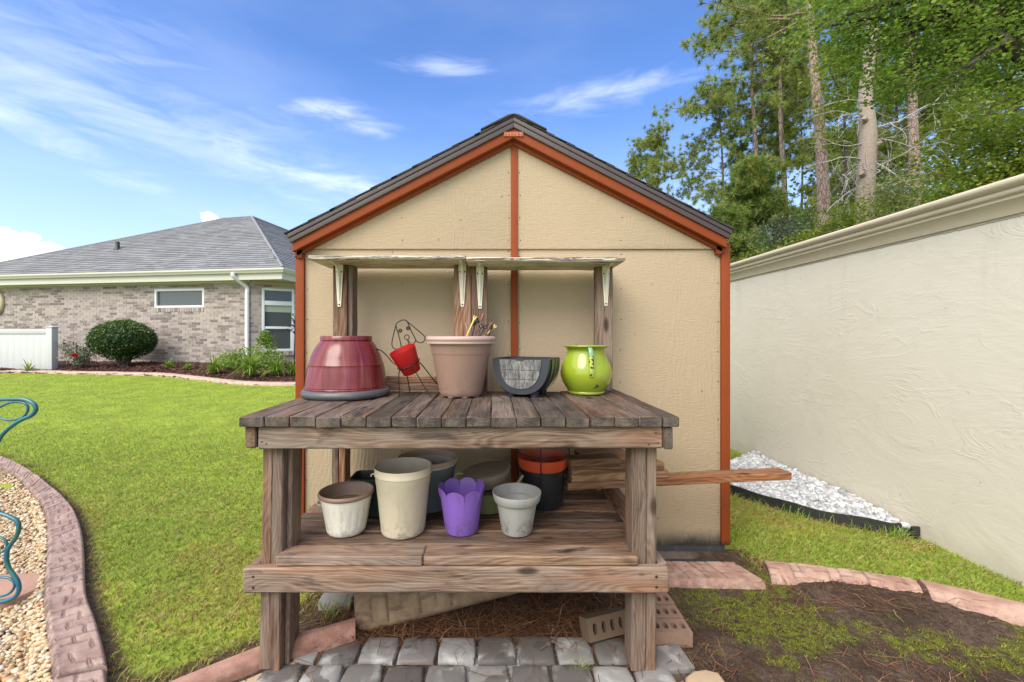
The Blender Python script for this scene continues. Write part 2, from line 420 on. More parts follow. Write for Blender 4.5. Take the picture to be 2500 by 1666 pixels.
def siding(name, tan, stain):
    m, g = M(name); p = g.pos(); x, y, z = g.xyz(p)
    warp = g.noise(g.map(p, (2.5, 2.5, 1.1)), 1.0, 3, 0.55)
    t = g.m('ADD', g.m('MULTIPLY', x, 1.0), g.m('MULTIPLY', warp, 0.32))
    rings = g.m('SINE', g.m('MULTIPLY', t, 240.0))
    area = g.sm(g.noise(g.map(p, (3.2, 3.2, 0.6), (2, 0, 4)), 1.0, 2), 0.46, 0.64)
    fine = g.noise(g.map(p, (150, 150, 16)), 1.0, 4, 0.65)
    cross = g.noise(g.map(p, (28, 28, 120)), 1.0, 3, 0.6)
    h = g.m('ADD', g.m('MULTIPLY', g.m('MULTIPLY', rings, area), 0.10), g.m('ADD', g.m('MULTIPLY', fine, 0.65), g.m('MULTIPLY', cross, 0.75)))
    c = g.mix(g.m('MULTIPLY', g.sm(g.noise(p, 2.4, 5, 0.6), 0.4, 0.7), 0.35), tan, tuple(v*0.88 for v in tan[:3])+(1,))
    c = g.mix(g.m('MULTIPLY', g.sm(g.vor(g.map(p, (1, 1, 0.5)), 9), 0.05, 0.03), 0.55), c, (0.14, 0.09, 0.05, 1))
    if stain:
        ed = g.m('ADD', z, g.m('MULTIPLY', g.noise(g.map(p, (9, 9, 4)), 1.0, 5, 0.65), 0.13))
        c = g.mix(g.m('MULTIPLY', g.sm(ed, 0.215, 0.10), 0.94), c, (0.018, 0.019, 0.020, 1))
    g.out(g.bsdf(c, 0.72, g.bump(h, 0.75, 0.0062), Specular_IOR_Level=0.25))
    return m
TAN = (0.385, 0.297, 0.195, 1)
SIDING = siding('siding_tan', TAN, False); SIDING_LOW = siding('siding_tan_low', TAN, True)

def painted(name, col, peel=0.0, under=(0.3, 0.2, 0.13, 1), stain=False):
    m, g = M(name); p = g.pos()
    f = g.noise(g.map(p, (60, 60, 14)), 1.0, 4, 0.65)
    c = g.mix(g.m('MULTIPLY', g.sm(g.noise(p, 6, 5, 0.65), 0.42, 0.7), 0.30), col, tuple(v*0.72 for v in col[:3])+(1,))
    c = g.mix(g.m('MULTIPLY', g.sm(g.vor(p, 16), 0.055, 0.03), 0.7), c, (0.05, 0.02, 0.012, 1))
    if stain:
        z = g.xyz(p)[2]
        c = g.mix(g.m('MULTIPLY', g.sm(g.m('ADD', z, g.m('MULTIPLY', f, 0.05)), 0.12, 0.07), 0.9), c, (0.02, 0.02, 0.02, 1))
    g.out(g.bsdf(c, 0.62, g.bump(f, 0.35, 0.004), Specular_IOR_Level=0.2)); return m
ORANGE = painted('paint_orange', (0.218, 0.046, 0.011, 1), stain=True)
BROWN_METAL = plain('brown_metal', (0.060, 0.042, 0.038, 1), 0.42, 0.15, specks=0)

def peeling(name):
    m, g = M(name); co = g.vm('ADD', g.co(), g.cxyz(g.m('MULTIPLY', g.rnd(), 9.0), 0, 0))
    n = g.noise(g.map(co, (7, 60, 140)), 1.0, 6, 0.72, 0.6)
    wd = g.noise(g.map(co, (6, 120, 120)), 1.0, 4)
    under = g.ramp(wd, [(0.35, (0.035, 0.03, 0.028, 1)), (0.6, (0.17, 0.12, 0.09, 1))])
    nz = g.xyz(g.n('ShaderNodeNewGeometry').outputs['Normal'])[2]
    edge = g.sm(g.m('ABSOLUTE', nz), 0.8, 0.3)
    thr = g.m('ADD', g.m('MULTIPLY', edge, 0.10), n)
    k = g.sm(thr, 0.56, 0.60)
    c = g.mix(k, g.mix(g.m('MULTIPLY', g.sm(g.noise(co, 7, 4), 0.45, 0.7), 0.5), (0.60, 0.55, 0.44, 1), (0.44, 0.35, 0.23, 1)), under)
    g.out(g.bsdf(c, 0.7, g.bump(g.m('SUBTRACT', 1.0, k), 0.6, 0.002))); return m
PEEL = peeling('peeling_white_paint')
WHITE_METAL = plain('white_bracket_paint', (0.66, 0.62, 0.50, 1), 0.4, 0.12, specks=0.2)
SCREW = plain('rusty_screw', (0.05, 0.04, 0.035, 1), 0.5, 0.3, specks=0, metallic=0.6)

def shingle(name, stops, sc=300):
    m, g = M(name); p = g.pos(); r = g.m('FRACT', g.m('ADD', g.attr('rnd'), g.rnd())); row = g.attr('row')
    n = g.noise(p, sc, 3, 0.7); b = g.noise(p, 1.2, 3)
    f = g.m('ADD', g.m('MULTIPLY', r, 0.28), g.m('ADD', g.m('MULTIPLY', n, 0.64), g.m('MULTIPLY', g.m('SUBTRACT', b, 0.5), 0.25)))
    c = g.ramp(f, stops); c = g.mul(c, g.m('SUBTRACT', 1.0, g.m('MULTIPLY', g.sm(row, 0.30, 0.75), 0.38)))  # printed shadow band: lap shade put into the colour of each course
    g.out(g.bsdf(c, 0.9, g.bump(n, 0.6, 0.003))); return m
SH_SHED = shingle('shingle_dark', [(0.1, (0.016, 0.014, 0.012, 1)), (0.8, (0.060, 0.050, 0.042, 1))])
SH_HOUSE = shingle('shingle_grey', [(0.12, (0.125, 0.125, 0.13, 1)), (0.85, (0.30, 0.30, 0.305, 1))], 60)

def stucco():
    m, g = M('stucco_cream'); p = g.pos()
    a = g.noise(g.map(p, (1, 1.0, 1.9), rot=(0.35, 0, 0)), 1.7, 7, 0.60, 1.6)
    b = g.noise(g.map(p, (1, 2.0, 15), rot=(-0.10, 0, 0)), 3.2, 5, 0.6, 1.0)
    k = g.noise(p, 130, 3, 0.6)
    ridge = g.m('ABSOLUTE', g.m('SUBTRACT', g.noise(g.map(p, (1, 1.0, 1.9), rot=(0.5, 0, 0)), 2.0, 5, 0.6, 0.9), 0.5))
    ridge = g.m('MULTIPLY', g.sm(ridge, 0.035, 0.0), g.sm(g.noise(p, 1.9, 3), 0.42, 0.62))
    h = g.m('ADD', g.m('MULTIPLY', a, 1.0), g.m('ADD', g.m('MULTIPLY', b, 0.20), g.m('ADD', g.m('MULTIPLY', k, 0.035), g.m('MULTIPLY', ridge, 0.20))))
    z = g.xyz(p)[2]
    c = g.mix(g.m('MULTIPLY', g.sm(g.noise(p, 1.1, 5, 0.65), 0.45, 0.7), 0.45), (0.615, 0.57, 0.465, 1), (0.57, 0.52, 0.41, 1))
    c = g.mix(g.m('MULTIPLY', g.sm(g.noise(p, 2.7, 6, 0.7), 0.52, 0.75), 0.18), c, (0.40, 0.36, 0.29, 1))
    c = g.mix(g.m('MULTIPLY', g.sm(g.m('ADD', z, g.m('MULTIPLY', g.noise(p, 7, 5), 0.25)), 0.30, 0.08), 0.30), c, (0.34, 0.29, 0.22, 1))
    c = g.mix(g.m('MULTIPLY', g.sm(g.vor(p, 7), 0.035, 0.02), 0.7), c, (0.12, 0.10, 0.08, 1))
    y = g.xyz(p)[1]; cw = g.noise(g.map(p, (0, 6, 0)), 1.0, 6, 0.75)
    ck = g.m('ABSOLUTE', g.m('SUBTRACT', z, g.m('ADD', 1.852, g.m('MULTIPLY', cw, 0.036))))
    c = g.mix(g.m('MULTIPLY', g.sm(ck, 0.0030, 0.0010), g.sm(g.noise(g.map(p, (0, 1.3, 0)), 1.0, 3), 0.36, 0.50)), c, (0.19, 0.165, 0.13, 1))
    drip = g.m('MULTIPLY', g.sm(g.noise(g.map(p, (0, 5, 0.5)), 1.0, 5, 0.65), 0.55, 0.72), g.sm(g.m('ADD', z, g.m('MULTIPLY', g.noise(p, 3, 3), 0.8)), 1.5, 2.3))
    c = g.mix(g.m('MULTIPLY', drip, 0.22), c, (0.36, 0.32, 0.25, 1))
    g.out(g.bsdf(c, 0.8, g.bump(h, 0.26, 0.022), Specular_IOR_Level=0.25)); return m
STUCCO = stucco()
CORNICE = plain('cornice_tan', (0.53, 0.46, 0.335, 1), 0.75, 0.12, bump=0.35, bscale=120, specks=0.2, dscale=3, spec=0.3)

def brickmat(name, stops, use_attr):
    m, g = M(name); p = g.pos(); r = g.attr('rnd') if use_attr else g.rnd()
    n = g.noise(g.map(p, (1, 1, 2)), 11, 5, 0.65); n2 = g.noise(p, 70, 3)
    f = g.m('ADD', g.m('MULTIPLY', r, 0.62), g.m('ADD', g.m('MULTIPLY', g.m('SUBTRACT', n, 0.5), 0.95), 0.19))
    c = g.ramp(f, stops); c = g.mix(0.25, c, g.mul(c, g.m('ADD', 0.4, n2)))
    g.out(g.bsdf(c, 0.85, g.bump(n2, 0.5, 0.004))); return m
BR = [(0.05, (0.125, 0.090, 0.078, 1)), (0.24, (0.19, 0.15, 0.132, 1)), (0.40, (0.29, 0.243, 0.215, 1)), (0.62, (0.37, 0.318, 0.275, 1)), (0.88, (0.41, 0.355, 0.295, 1))]
BRICK_P = brickmat('brick_piece', BR, False); BRICK_S = brickmat('brick_field', BR, True)
MORTAR = plain('mortar', (0.42, 0.375, 0.33, 1), 0.9, 0.15, bump=0.3, specks=0, dscale=3)
WHITE = plain('white_vinyl', (0.64, 0.65, 0.64, 1), 0.35, 0.04, specks=0, dscale=2)
FENCE = plain('fence_vinyl', (0.47, 0.475, 0.47, 1), 0.35, 0.06, specks=0, dscale=2)
CREAMTRIM = plain('cream_trim', (0.58, 0.562, 0.49, 1), 0.45, 0.05, specks=0, dscale=2)
TANTRIM = plain('tan_trim', (0.52, 0.43, 0.27, 1), 0.6, 0.08, specks=0, dscale=2)
DARKPIPE = plain('dark_pipe', (0.03, 0.03, 0.034, 1), 0.5, 0.1, specks=0)
def glass():
    m, g = M('window_glass')
    fr = g.n('ShaderNodeFresnel', {'IOR': 1.9}).outputs[0]
    a = g.bsdf((0.045, 0.052, 0.045, 1), 0.35); b = g.n('ShaderNodeBsdfGlossy', {'Color': (0.8, 0.85, 0.85, 1), 'Roughness': 0.02}).outputs[0]
    g.out(g.n('ShaderNodeMixShader', {0: g.m('MULTIPLY', fr, 0.35), 1: a, 2: b}).outputs[0]); return m
GLASS = glass()
BLIND = plain('window_blind', (0.30, 0.36, 0.26, 1), 0.7, 0.1, specks=0)
BLINDW = plain('window_curtain', (0.16, 0.165, 0.155, 1), 0.7, 0.3, specks=0)

def curbmat(name, a, b, mould=0.5):
    m, g = M(name); p = g.pos(); gr = g.attr('grv'); sd = g.attr('side')
    n = g.noise(p, 9, 6, 0.68); n2 = g.noise(p, 160, 3, 0.6)
    c = g.mix(g.sm(n, 0.36, 0.66), a, b)
    c = g.mix(g.m('MULTIPLY', gr, 0.62), c, (0.065, 0.042, 0.038, 1))
    mo = g.m('MULTIPLY', sd, g.sm(g.noise(p, 22, 6, 0.72), 0.40, 0.58))
    c = g.mix(g.m('MULTIPLY', mo, mould), c, (0.045, 0.032, 0.028, 1))
    c = g.mix(g.m('MULTIPLY', g.sm(g.vor(p, 55), 0.10, 0.05), 0.5), c, (0.55, 0.48, 0.43, 1))
    g.out(g.bsdf(c, 0.8, g.bump(n2, 0.35, 0.004), Specular_IOR_Level=0.3)); return m
CURB = curbmat('curb_mauve', (0.265, 0.170, 0.140, 1), (0.38, 0.265, 0.22, 1), 0.75)
CURB_R = curbmat('curb_pink', (0.32, 0.185, 0.142, 1), (0.46, 0.31, 0.245, 1), 0.35)
CURB_F = curbmat('curb_red_brown', (0.26, 0.125, 0.088, 1), (0.38, 0.215, 0.165, 1), 0.35)
CURB_T = curbmat('curb_tan', (0.20, 0.13, 0.075, 1), (0.30, 0.21, 0.125, 1), 0.3)
CURB_H = curbmat('curb_house', (0.40, 0.29, 0.22, 1), (0.52, 0.39, 0.30, 1), 0.0)

def paver():
    m, g = M('paver_grey'); p = g.pos(); r = g.rnd()
    n = g.noise(p, 8, 5, 0.6, 0.4); n2 = g.noise(p, 150, 3)
    base = g.ramp(r, [(0.0, (0.075, 0.064, 0.058, 1)), (0.45, (0.155, 0.142, 0.134, 1)), (1.0, (0.27, 0.258, 0.245, 1))])
    c = g.mix(g.m('MULTIPLY', g.sm(n, 0.50, 0.72), 0.65), base, (0.43, 0.42, 0.405, 1))
    wet = g.sm(g.noise(g.vm('ADD', p, g.cxyz(g.m('MULTIPLY', r, 7.0), 0, 0)), 5.5, 3, 0.5), 0.585, 0.60)
    c = g.mix(g.m('MULTIPLY', wet, 0.62), c, (0.055, 0.048, 0.044, 1))
    c = g.mix(g.m('MULTIPLY', g.sm(g.vor(p, 60), 0.10, 0.04), 0.6), c, (0.045, 0.04, 0.036, 1))
    g.out(g.bsdf(c, 0.72, g.bump(g.m('ADD', n2, g.m('MULTIPLY', g.noise(p, 30, 4), 1.4)), 0.35, 0.004))); return m
PAVER = paver()
STONE_T = plain('flagstone_tan', (0.42, 0.31, 0.20, 1), 0.8, 0.3, bump=0.6, bscale=60, specks=0.3, dscale=9)
STONE_P = plain('stone_pale', (0.44, 0.40, 0.33, 1), 0.8, 0.3, bump=0.6, bscale=60, specks=0.3, dscale=9)
STONE_R = plain('stone_red', (0.42, 0.235, 0.165, 1), 0.8, 0.35, bump=0.6, bscale=50, specks=0.2, dscale=9, dirtc=(0.25, 0.2, 0.14, 1))
CORED = plain('cored_brick', (0.235, 0.145, 0.102, 1), 0.85, 0.35, bump=0.5, bscale=160, specks=0.3, dscale=12)
CORED_M = plain('mossy_brick', (0.105, 0.068, 0.04, 1), 0.9, 0.55, bump=0.6, bscale=120, specks=0.3, dscale=10, dirtc=(0.09, 0.075, 0.02, 1))
BLOCK = plain('concrete_block', (0.25, 0.235, 0.205, 1), 0.9, 0.6, bump=0.6, bscale=110, specks=0.3, dscale=8)

def groundmat(name, kind):
    m, g = M(name); p = g.pos()
    n = g.noise(p, 3.5, 6, 0.65); n2 = g.noise(p, 45, 5, 0.7); n3 = g.noise(p, 260, 3, 0.6)
    if kind == 'lawn':
        c = g.ramp(g.m('ADD', g.m('MULTIPLY', n, 0.5), g.m('MULTIPLY', n2, 0.5)), [(0.35, (0.15, 0.165, 0.03, 1)), (0.6, (0.29, 0.37, 0.04, 1))])
        bare = g.ramp(g.m('ADD', g.m('MULTIPLY', n2, 0.6), g.m('MULTIPLY', n3, 0.4)), [(0.35, (0.026, 0.018, 0.012, 1)), (0.52, (0.085, 0.058, 0.036, 1)), (0.68, (0.21, 0.15, 0.085, 1))])
        c = g.mix(g.sm(g.m('ADD', g.attr('bare'), g.m('MULTIPLY', g.m('SUBTRACT', n2, 0.5), 0.9)), 0.3, 0.6), c, bare)
        h = n2
    elif kind == 'soil':
        c = g.ramp(g.m('ADD', g.m('MULTIPLY', n, 0.35), g.m('ADD', g.m('MULTIPLY', n2, 0.35), g.m('MULTIPLY', n3, 0.3))), [(0.33, (0.024, 0.015, 0.010, 1)), (0.50, (0.072, 0.048, 0.034, 1)), (0.66, (0.18, 0.135, 0.105, 1))])
        dry = g.sm(g.noise(g.map(p, (1, 1, 1), (4, 2, 0)), 2.3, 5, 0.6), 0.55, 0.72)
        c = g.mix(g.m('MULTIPLY', dry, 0.8), c, (0.20, 0.16, 0.135, 1))
        mo = g.m('MULTIPLY', g.attr('moss'), g.sm(n2, 0.36, 0.60))
        c = g.mix(g.m('MULTIPLY', mo, 0.9), c, g.ramp(n3, [(0.35, (0.07, 0.085, 0.009, 1)), (0.7, (0.24, 0.28, 0.026, 1))]))
        c = g.mix(g.m('MULTIPLY', g.sm(g.vor(p, 120), 0.11, 0.05), 0.75), c, (0.36, 0.32, 0.28, 1))
        h = g.m('ADD', n2, n3)
    elif kind == 'mulch':
        c = g.ramp(g.m('ADD', g.m('MULTIPLY', n2, 0.6), g.m('MULTIPLY', n3, 0.4)), [(0.35, (0.022, 0.008, 0.006, 1)), (0.65, (0.095, 0.036, 0.026, 1))])
        h = g.m('ADD', n2, n3)
    elif kind == 'sand':
        c = g.ramp(n2, [(0.35, (0.14, 0.095, 0.05, 1)), (0.65, (0.30, 0.22, 0.13, 1))]); h = n2
    else:
        c = g.ramp(n2, [(0.35, (0.16, 0.155, 0.15, 1)), (0.65, (0.34, 0.34, 0.34, 1))]); h = n2
    g.out(g.bsdf(c, 0.95, g.bump(h, 0.8, 0.012), Specular_IOR_Level=0.15)); return m
LAWN, SOIL, MULCH, SAND, GREYSAND = [groundmat('ground_'+k, k) for k in ('lawn', 'soil', 'mulch', 'sand', 'grey')]

def grassmat():
    m, g = M('grass_blades'); r = g.attr('rnd'); dead = g.attr('dead'); tip = g.attr('tip'); far = g.attr('far')
    c = g.ramp(r, [(0.0, (0.13, 0.22, 0.035, 1)), (0.4, (0.25, 0.385, 0.055, 1)), (0.75, (0.38, 0.50, 0.09, 1)), (1.0, (0.53, 0.58, 0.22, 1))])
    c = g.mix(g.m('MULTIPLY', far, 0.6), c, (0.275, 0.455, 0.05, 1))
    straw = g.ramp(r, [(0.0, (0.25, 0.135, 0.045, 1)), (0.5, (0.47, 0.32, 0.12, 1)), (1.0, (0.64, 0.52, 0.25, 1))])
    c = g.mix(dead, c, straw)
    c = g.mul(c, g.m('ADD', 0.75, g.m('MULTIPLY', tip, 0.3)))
    a = g.bsdf(c, 0.55, Specular_IOR_Level=0.25); b = g.n('ShaderNodeBsdfTranslucent', {'Color': c}).outputs[0]
    g.out(g.n('ShaderNodeMixShader', {0: 0.36, 1: a, 2: b}).outputs[0]); return m
GRASS = grassmat()

def leafmat(name, stops, trans=0.30, rough=0.45, spec=0.4):
    m, g = M(name); r = g.attr('rnd'); p = g.pos()
    f = g.m('ADD', g.m('MULTIPLY', r, 0.6), g.m('MULTIPLY', g.noise(p, 0.9, 3), 0.4))
    c = g.ramp(f, stops)
    a = g.bsdf(c, rough, Specular_IOR_Level=spec); b = g.n('ShaderNodeBsdfTranslucent', {'Color': c}).outputs[0]
    g.out(g.n('ShaderNodeMixShader', {0: trans, 1: a, 2: b}).outputs[0]); return m
L_MAPLE = leafmat('leaf_maple', [(0.15, (0.085, 0.15, 0.022, 1)), (0.55, (0.20, 0.30, 0.04, 1)), (0.9, (0.38, 0.45, 0.08, 1))], 0.55)
L_BROAD = leafmat('leaf_understory', [(0.15, (0.10, 0.15, 0.018, 1)), (0.6, (0.24, 0.30, 0.035, 1)), (0.9, (0.38, 0.37, 0.07, 1))], 0.42)
L_LIME = leafmat('leaf_lime', [(0.15, (0.085, 0.12, 0.012, 1)), (0.6, (0.20, 0.25, 0.022, 1)), (0.9, (0.33, 0.33, 0.05, 1))], 0.35)
L_GREY = leafmat('leaf_grey', [(0.15, (0.055, 0.08, 0.045, 1)), (0.6, (0.13, 0.165, 0.10, 1)), (0.9, (0.22, 0.25, 0.17, 1))], 0.25)
L_PINE = leafmat('pine_needles', [(0.12, (0.11, 0.15, 0.036, 1)), (0.5, (0.26, 0.315, 0.065, 1)), (0.85, (0.40, 0.43, 0.12, 1)), (0.97, (0.38, 0.26, 0.09, 1))], 0.42)
L_YPINE = leafmat('young_pine_needles', [(0.12, (0.065, 0.12, 0.022, 1)), (0.5, (0.17, 0.25, 0.045, 1)), (0.80, (0.30, 0.31, 0.075, 1)), (0.95, (0.38, 0.23, 0.06, 1))], 0.40)
L_BUSH = leafmat('bush_leaf', [(0.15, (0.022, 0.048, 0.010, 1)), (0.55, (0.060, 0.115, 0.020, 1)), (0.9, (0.15, 0.235, 0.035, 1))], 0.2, 0.28, 0.6)
L_LILY = leafmat('lily_leaf', [(0.15, (0.085, 0.17, 0.015, 1)), (0.6, (0.20, 0.32, 0.03, 1)), (0.9, (0.37, 0.45, 0.09, 1))], 0.3)
L_ROSE = leafmat('rose_leaf', [(0.15, (0.08, 0.10, 0.06, 1)), (0.6, (0.17, 0.20, 0.12, 1)), (0.9, (0.26, 0.28, 0.19, 1))], 0.2)
L_WOODS = leafmat('woods_leaf', [(0.15, (0.11, 0.14, 0.04, 1)), (0.55, (0.24, 0.28, 0.07, 1)), (0.9, (0.38, 0.37, 0.12, 1))], 0.42)
PETAL = plain('rose_petal', (0.50, 0.010, 0.018, 1), 0.5, 0.1, specks=0)
MOSS = leafmat('moss_tuft', [(0.1, (0.10, 0.13, 0.012, 1)), (0.6, (0.27, 0.32, 0.025, 1)), (0.95, (0.42, 0.45, 0.06, 1))], 0.2)

def bark(name, a, b, vs=(1, 1, 0.25), sc=9.0, depth=0.03):
    m, g = M(name); p = g.co()
    v = g.vor(g.map(p, vs), sc, 'DISTANCE_TO_EDGE'); n = g.noise(g.map(p, vs), sc*1.3, 6, 0.7)
    f = g.m('ADD', g.m('MULTIPLY', g.sm(v, 0.0, 0.14), 0.5), g.m('MULTIPLY', n, 0.6))
    g.out(g.bsdf(g.ramp(f, [(0.25, a), (0.8, b)]), 0.9, g.bump(f, 0.8, depth))); return m
BK_PINE = bark('bark_pine', (0.050, 0.035, 0.026, 1), (0.235, 0.185, 0.145, 1))
BK_RED = bark('bark_red_pine', (0.10, 0.062, 0.05, 1), (0.34, 0.235, 0.20, 1), (1, 1, 0.30), 15, .02)
BK_PALE = bark('bark_pale', (0.20, 0.155, 0.125, 1), (0.30, 0.238, 0.195, 1), (1, 1, 0.5), 30, 0.003)
BK_DARK = bark('bark_dark', (0.022, 0.016, 0.012, 1), (0.085, 0.065, 0.05, 1))
BK_DEAD = bark('bark_dead', (0.16, 0.145, 0.13, 1), (0.38, 0.355, 0.33, 1), (1, 1, 0.3), 14, 0.005)

def pebble(name, stops):
    m, g = M(name); r = g.attr('rnd'); n = g.noise(g.pos(), 60, 4, 0.6)
    c = g.ramp(g.m('ADD', g.m('MULTIPLY', r, 0.85), g.m('MULTIPLY', n, 0.15)), stops)
    c = g.mul(c, g.m('ADD', 0.72, g.m('MULTIPLY', n, 0.55)))
    g.out(g.bsdf(c, 0.5, Specular_IOR_Level=0.4)); return m
PEB = pebble('pebble_cream', [(0.0, (0.23, 0.11, 0.055, 1)), (0.14, (0.36, 0.20, 0.095, 1)), (0.32, (0.44, 0.30, 0.15, 1)), (0.58, (0.50, 0.39, 0.235, 1)), (0.82, (0.58, 0.49, 0.35, 1)), (0.95, (0.42, 0.385, 0.34, 1))])
WGRAVEL = pebble('gravel_white', [(0.0, (0.22, 0.22, 0.22, 1)), (0.35, (0.40, 0.405, 0.41, 1)), (1.0, (0.62, 0.62, 0.61, 1))])
CHIP = pebble('mulch_chip', [(0.0, (0.030, 0.010, 0.008, 1)), (0.7, (0.115, 0.042, 0.030, 1)), (1.0, (0.24, 0.13, 0.10, 1))])
NEEDLE = pebble('pine_straw', [(0.0, (0.050, 0.021, 0.011, 1)), (0.5, (0.145, 0.060, 0.027, 1)), (0.85, (0.28, 0.14, 0.065, 1)), (1.0, (0.46, 0.34, 0.22, 1))])
EDGING = plain('edging_black', (0.018, 0.018, 0.018, 1), 0.55, 0.25, specks=0, dirtc=(0.07, 0.055, 0.04, 1))

# pots
def glaze_red():
    m, g = M('glaze_red'); p = g.co(); x, y, z = g.xyz(p)
    an = g.m('ARCTAN2', y, x)
    st = g.noise(g.cxyz(g.m('MULTIPLY', an, 3.2), g.m('MULTIPLY', z, 1.6), 0), 2.2, 6, 0.62, 0.3)
    bl = g.noise(p, 7, 4, 0.6)
    c = g.ramp(g.m('ADD', g.m('MULTIPLY', st, 0.75), g.m('MULTIPLY', bl, 0.25)), [(0.33, (0.075, 0.007, 0.008, 1)), (0.50, (0.145, 0.017, 0.018, 1)), (0.64, (0.215, 0.045, 0.046, 1)), (0.80, (0.36, 0.14, 0.14, 1))])
    g.out(g.bsdf(c, 0.22, None, Specular_IOR_Level=0.5)); return m
P_GLAZE = glaze_red()
P_GREYRIM = plain('pot_grey_rim', (0.075, 0.072, 0.075, 1), 0.4, 0.4, specks=0.3, dirtc=(0.20, 0.19, 0.17, 1))
P_RED = plain('pot_red', (0.42, 0.012, 0.012, 1), 0.33, 0.08, specks=0)
P_TAUPE = plain('pot_taupe', (0.265, 0.165, 0.125, 1), 0.42, 0.14, soil=0.35, specks=0.1, dscale=8, bump=0.05)
P_TAUPE_L = plain('pot_taupe_rim', (0.43, 0.30, 0.26, 1), 0.42, 0.10, specks=0.2, dscale=8)
P_SOIL = plain('potting_soil', (0.03, 0.022, 0.016, 1), 0.95, 0.3, bump=1, bscale=90)
P_NAVY = plain('barrel_navy', (0.026, 0.028, 0.038, 1), 0.38, 0.12, specks=0.1)
def barrel_face():
    m, g = M('barrel_worn_face'); p = g.co()
    n = g.noise(g.map(p, (90, 20, 22)), 1.0, 6, 0.72, 0.5); n2 = g.noise(p, 12, 4)
    c = g.ramp(g.m('ADD', g.m('MULTIPLY', n, 0.75), g.m('MULTIPLY', n2, 0.25)), [(0.40, (0.035, 0.036, 0.040, 1)), (0.53, (0.16, 0.155, 0.145, 1)), (0.68, (0.34, 0.325, 0.29, 1))])
    g.out(g.bsdf(c, 0.6, g.bump(n, 0.4, 0.002))); return m
P_WORN = barrel_face()
P_BAND = plain('barrel_band', (0.11, 0.12, 0.095, 1), 0.45, 0.4, specks=0.1, dscale=20)
def lime():
    m, g = M('enamel_lime'); p = g.co()
    n = g.noise(p, 60, 4, 0.6)
    v = g.vor(g.vm('ADD', p, g.vm('SCALE', g.cxyz(n, n, n), (1, 1, 1))), 8.5)
    rust = g.sm(g.m('ADD', g.vor(p, 8.5), g.m('MULTIPLY', g.m('SUBTRACT', n, 0.5), 0.5)), 0.135, 0.085)
    c = g.mix(g.m('MULTIPLY', g.sm(g.noise(p, 5, 4), 0.45, 0.7), 0.3), (0.245, 0.315, 0.020, 1), (0.30, 0.36, 0.05, 1))
    c = g.mix(g.m('MULTIPLY', rust, 0.93), c, (0.045, 0.026, 0.012, 1))
    g.out(g.bsdf(c, g.m('ADD', 0.14, g.m('MULTIPLY', rust, 0.6)), None, Specular_IOR_Level=0.6)); return m
P_LIME = lime()
P_AQUA = plain('enamel_aqua', (0.17, 0.34, 0.22, 1), 0.3, 0.5, specks=0.4, dscale=40)
def lime_spot():
    m, g = M('enamel_spotted'); p = g.co(); n = g.noise(p, 75, 4, 0.6)
    c = g.mix(g.sm(n, 0.48, 0.56), (0.40, 0.47, 0.10, 1), (0.025, 0.022, 0.012, 1)); g.out(g.bsdf(c, 0.3)); return m
P_SPOT = lime_spot()
P_WHITE = plain('pot_white', (0.60, 0.57, 0.49, 1), 0.5, 0.14, soil=0.38, specks=0.6, dscale=10)
P_LINER = plain('pot_brown_liner', (0.20, 0.125, 0.085, 1), 0.5, 0.12, specks=0.1)
P_CREAM = plain('pot_cream', (0.56, 0.485, 0.36, 1), 0.5, 0.14, soil=0.45, specks=0.3, dscale=10)
P_PURPLE = plain('pot_purple', (0.185, 0.090, 0.39, 1), 0.45, 0.16, soil=0.55, specks=0.8, dscale=10)
P_GREY = plain('pot_grey', (0.29, 0.285, 0.265, 1), 0.5, 0.24, soil=0.5, specks=0.8, dscale=9)
P_BLUEGREY = plain('pot_bluegrey', (0.125, 0.145, 0.155, 1), 0.45, 0.12, specks=0.1)
P_BEIGE = plain('pot_beige', (0.43, 0.32, 0.22, 1), 0.5, 0.15, specks=0.1)
P_BLACKGREEN = plain('planter_dark_green', (0.024, 0.033, 0.030, 1), 0.42, 0.12, specks=0)
P_BOWL = plain('bowl_taupe', (0.24, 0.19, 0.15, 1), 0.5, 0.2, specks=0.1)
P_BOWL_IN = plain('bowl_inner', (0.42, 0.34, 0.25, 1), 0.5, 0.2, specks=0.1)
P_BLACK = plain('pot_black', (0.014, 0.015, 0.018, 1), 0.42, 0.12, specks=0)
P_TERRA = plain('pot_terracotta', (0.50, 0.060, 0.018, 1), 0.42, 0.12, specks=0.7, dscale=22)
def chevron():
    m, g = M('chevron_green'); p = g.co(); x, y, z = g.xyz(p); an = g.m('MULTIPLY', g.m('ARCTAN2', y, x), 9.0)
    zig = g.m('ABSOLUTE', g.m('SUBTRACT', g.m('FRACT', an), 0.5))
    f = g.m('FRACT', g.m('ADD', g.m('MULTIPLY', z, 95.0), g.m('MULTIPLY', zig, 1.1)))
    c = g.mix(g.sm(f, 0.42, 0.58), (0.12, 0.155, 0.055, 1), (0.25, 0.28, 0.115, 1)); g.out(g.bsdf(c, 0.45)); return m
P_CHEV = chevron()
P_PALEGREEN = plain('can_pale_green', (0.30, 0.33, 0.16, 1), 0.45, 0.15, specks=0.1)
WIRE = plain('wire_black', (0.022, 0.018, 0.016, 1), 0.4, 0.3, specks=0, dirtc=(0.12, 0.055, 0.035, 1), dscale=30, metallic=0.5)
def teal():
    m, g = M('metal_teal'); n = g.noise(g.pos(), 7, 3)
    c = g.mix(g.sm(n, 0.38, 0.62), (0.030, 0.135, 0.115, 1), (0.014, 0.115, 0.175, 1)); g.out(g.bsdf(c, 0.3, Specular_IOR_Level=0.55)); return m
TEAL = teal()
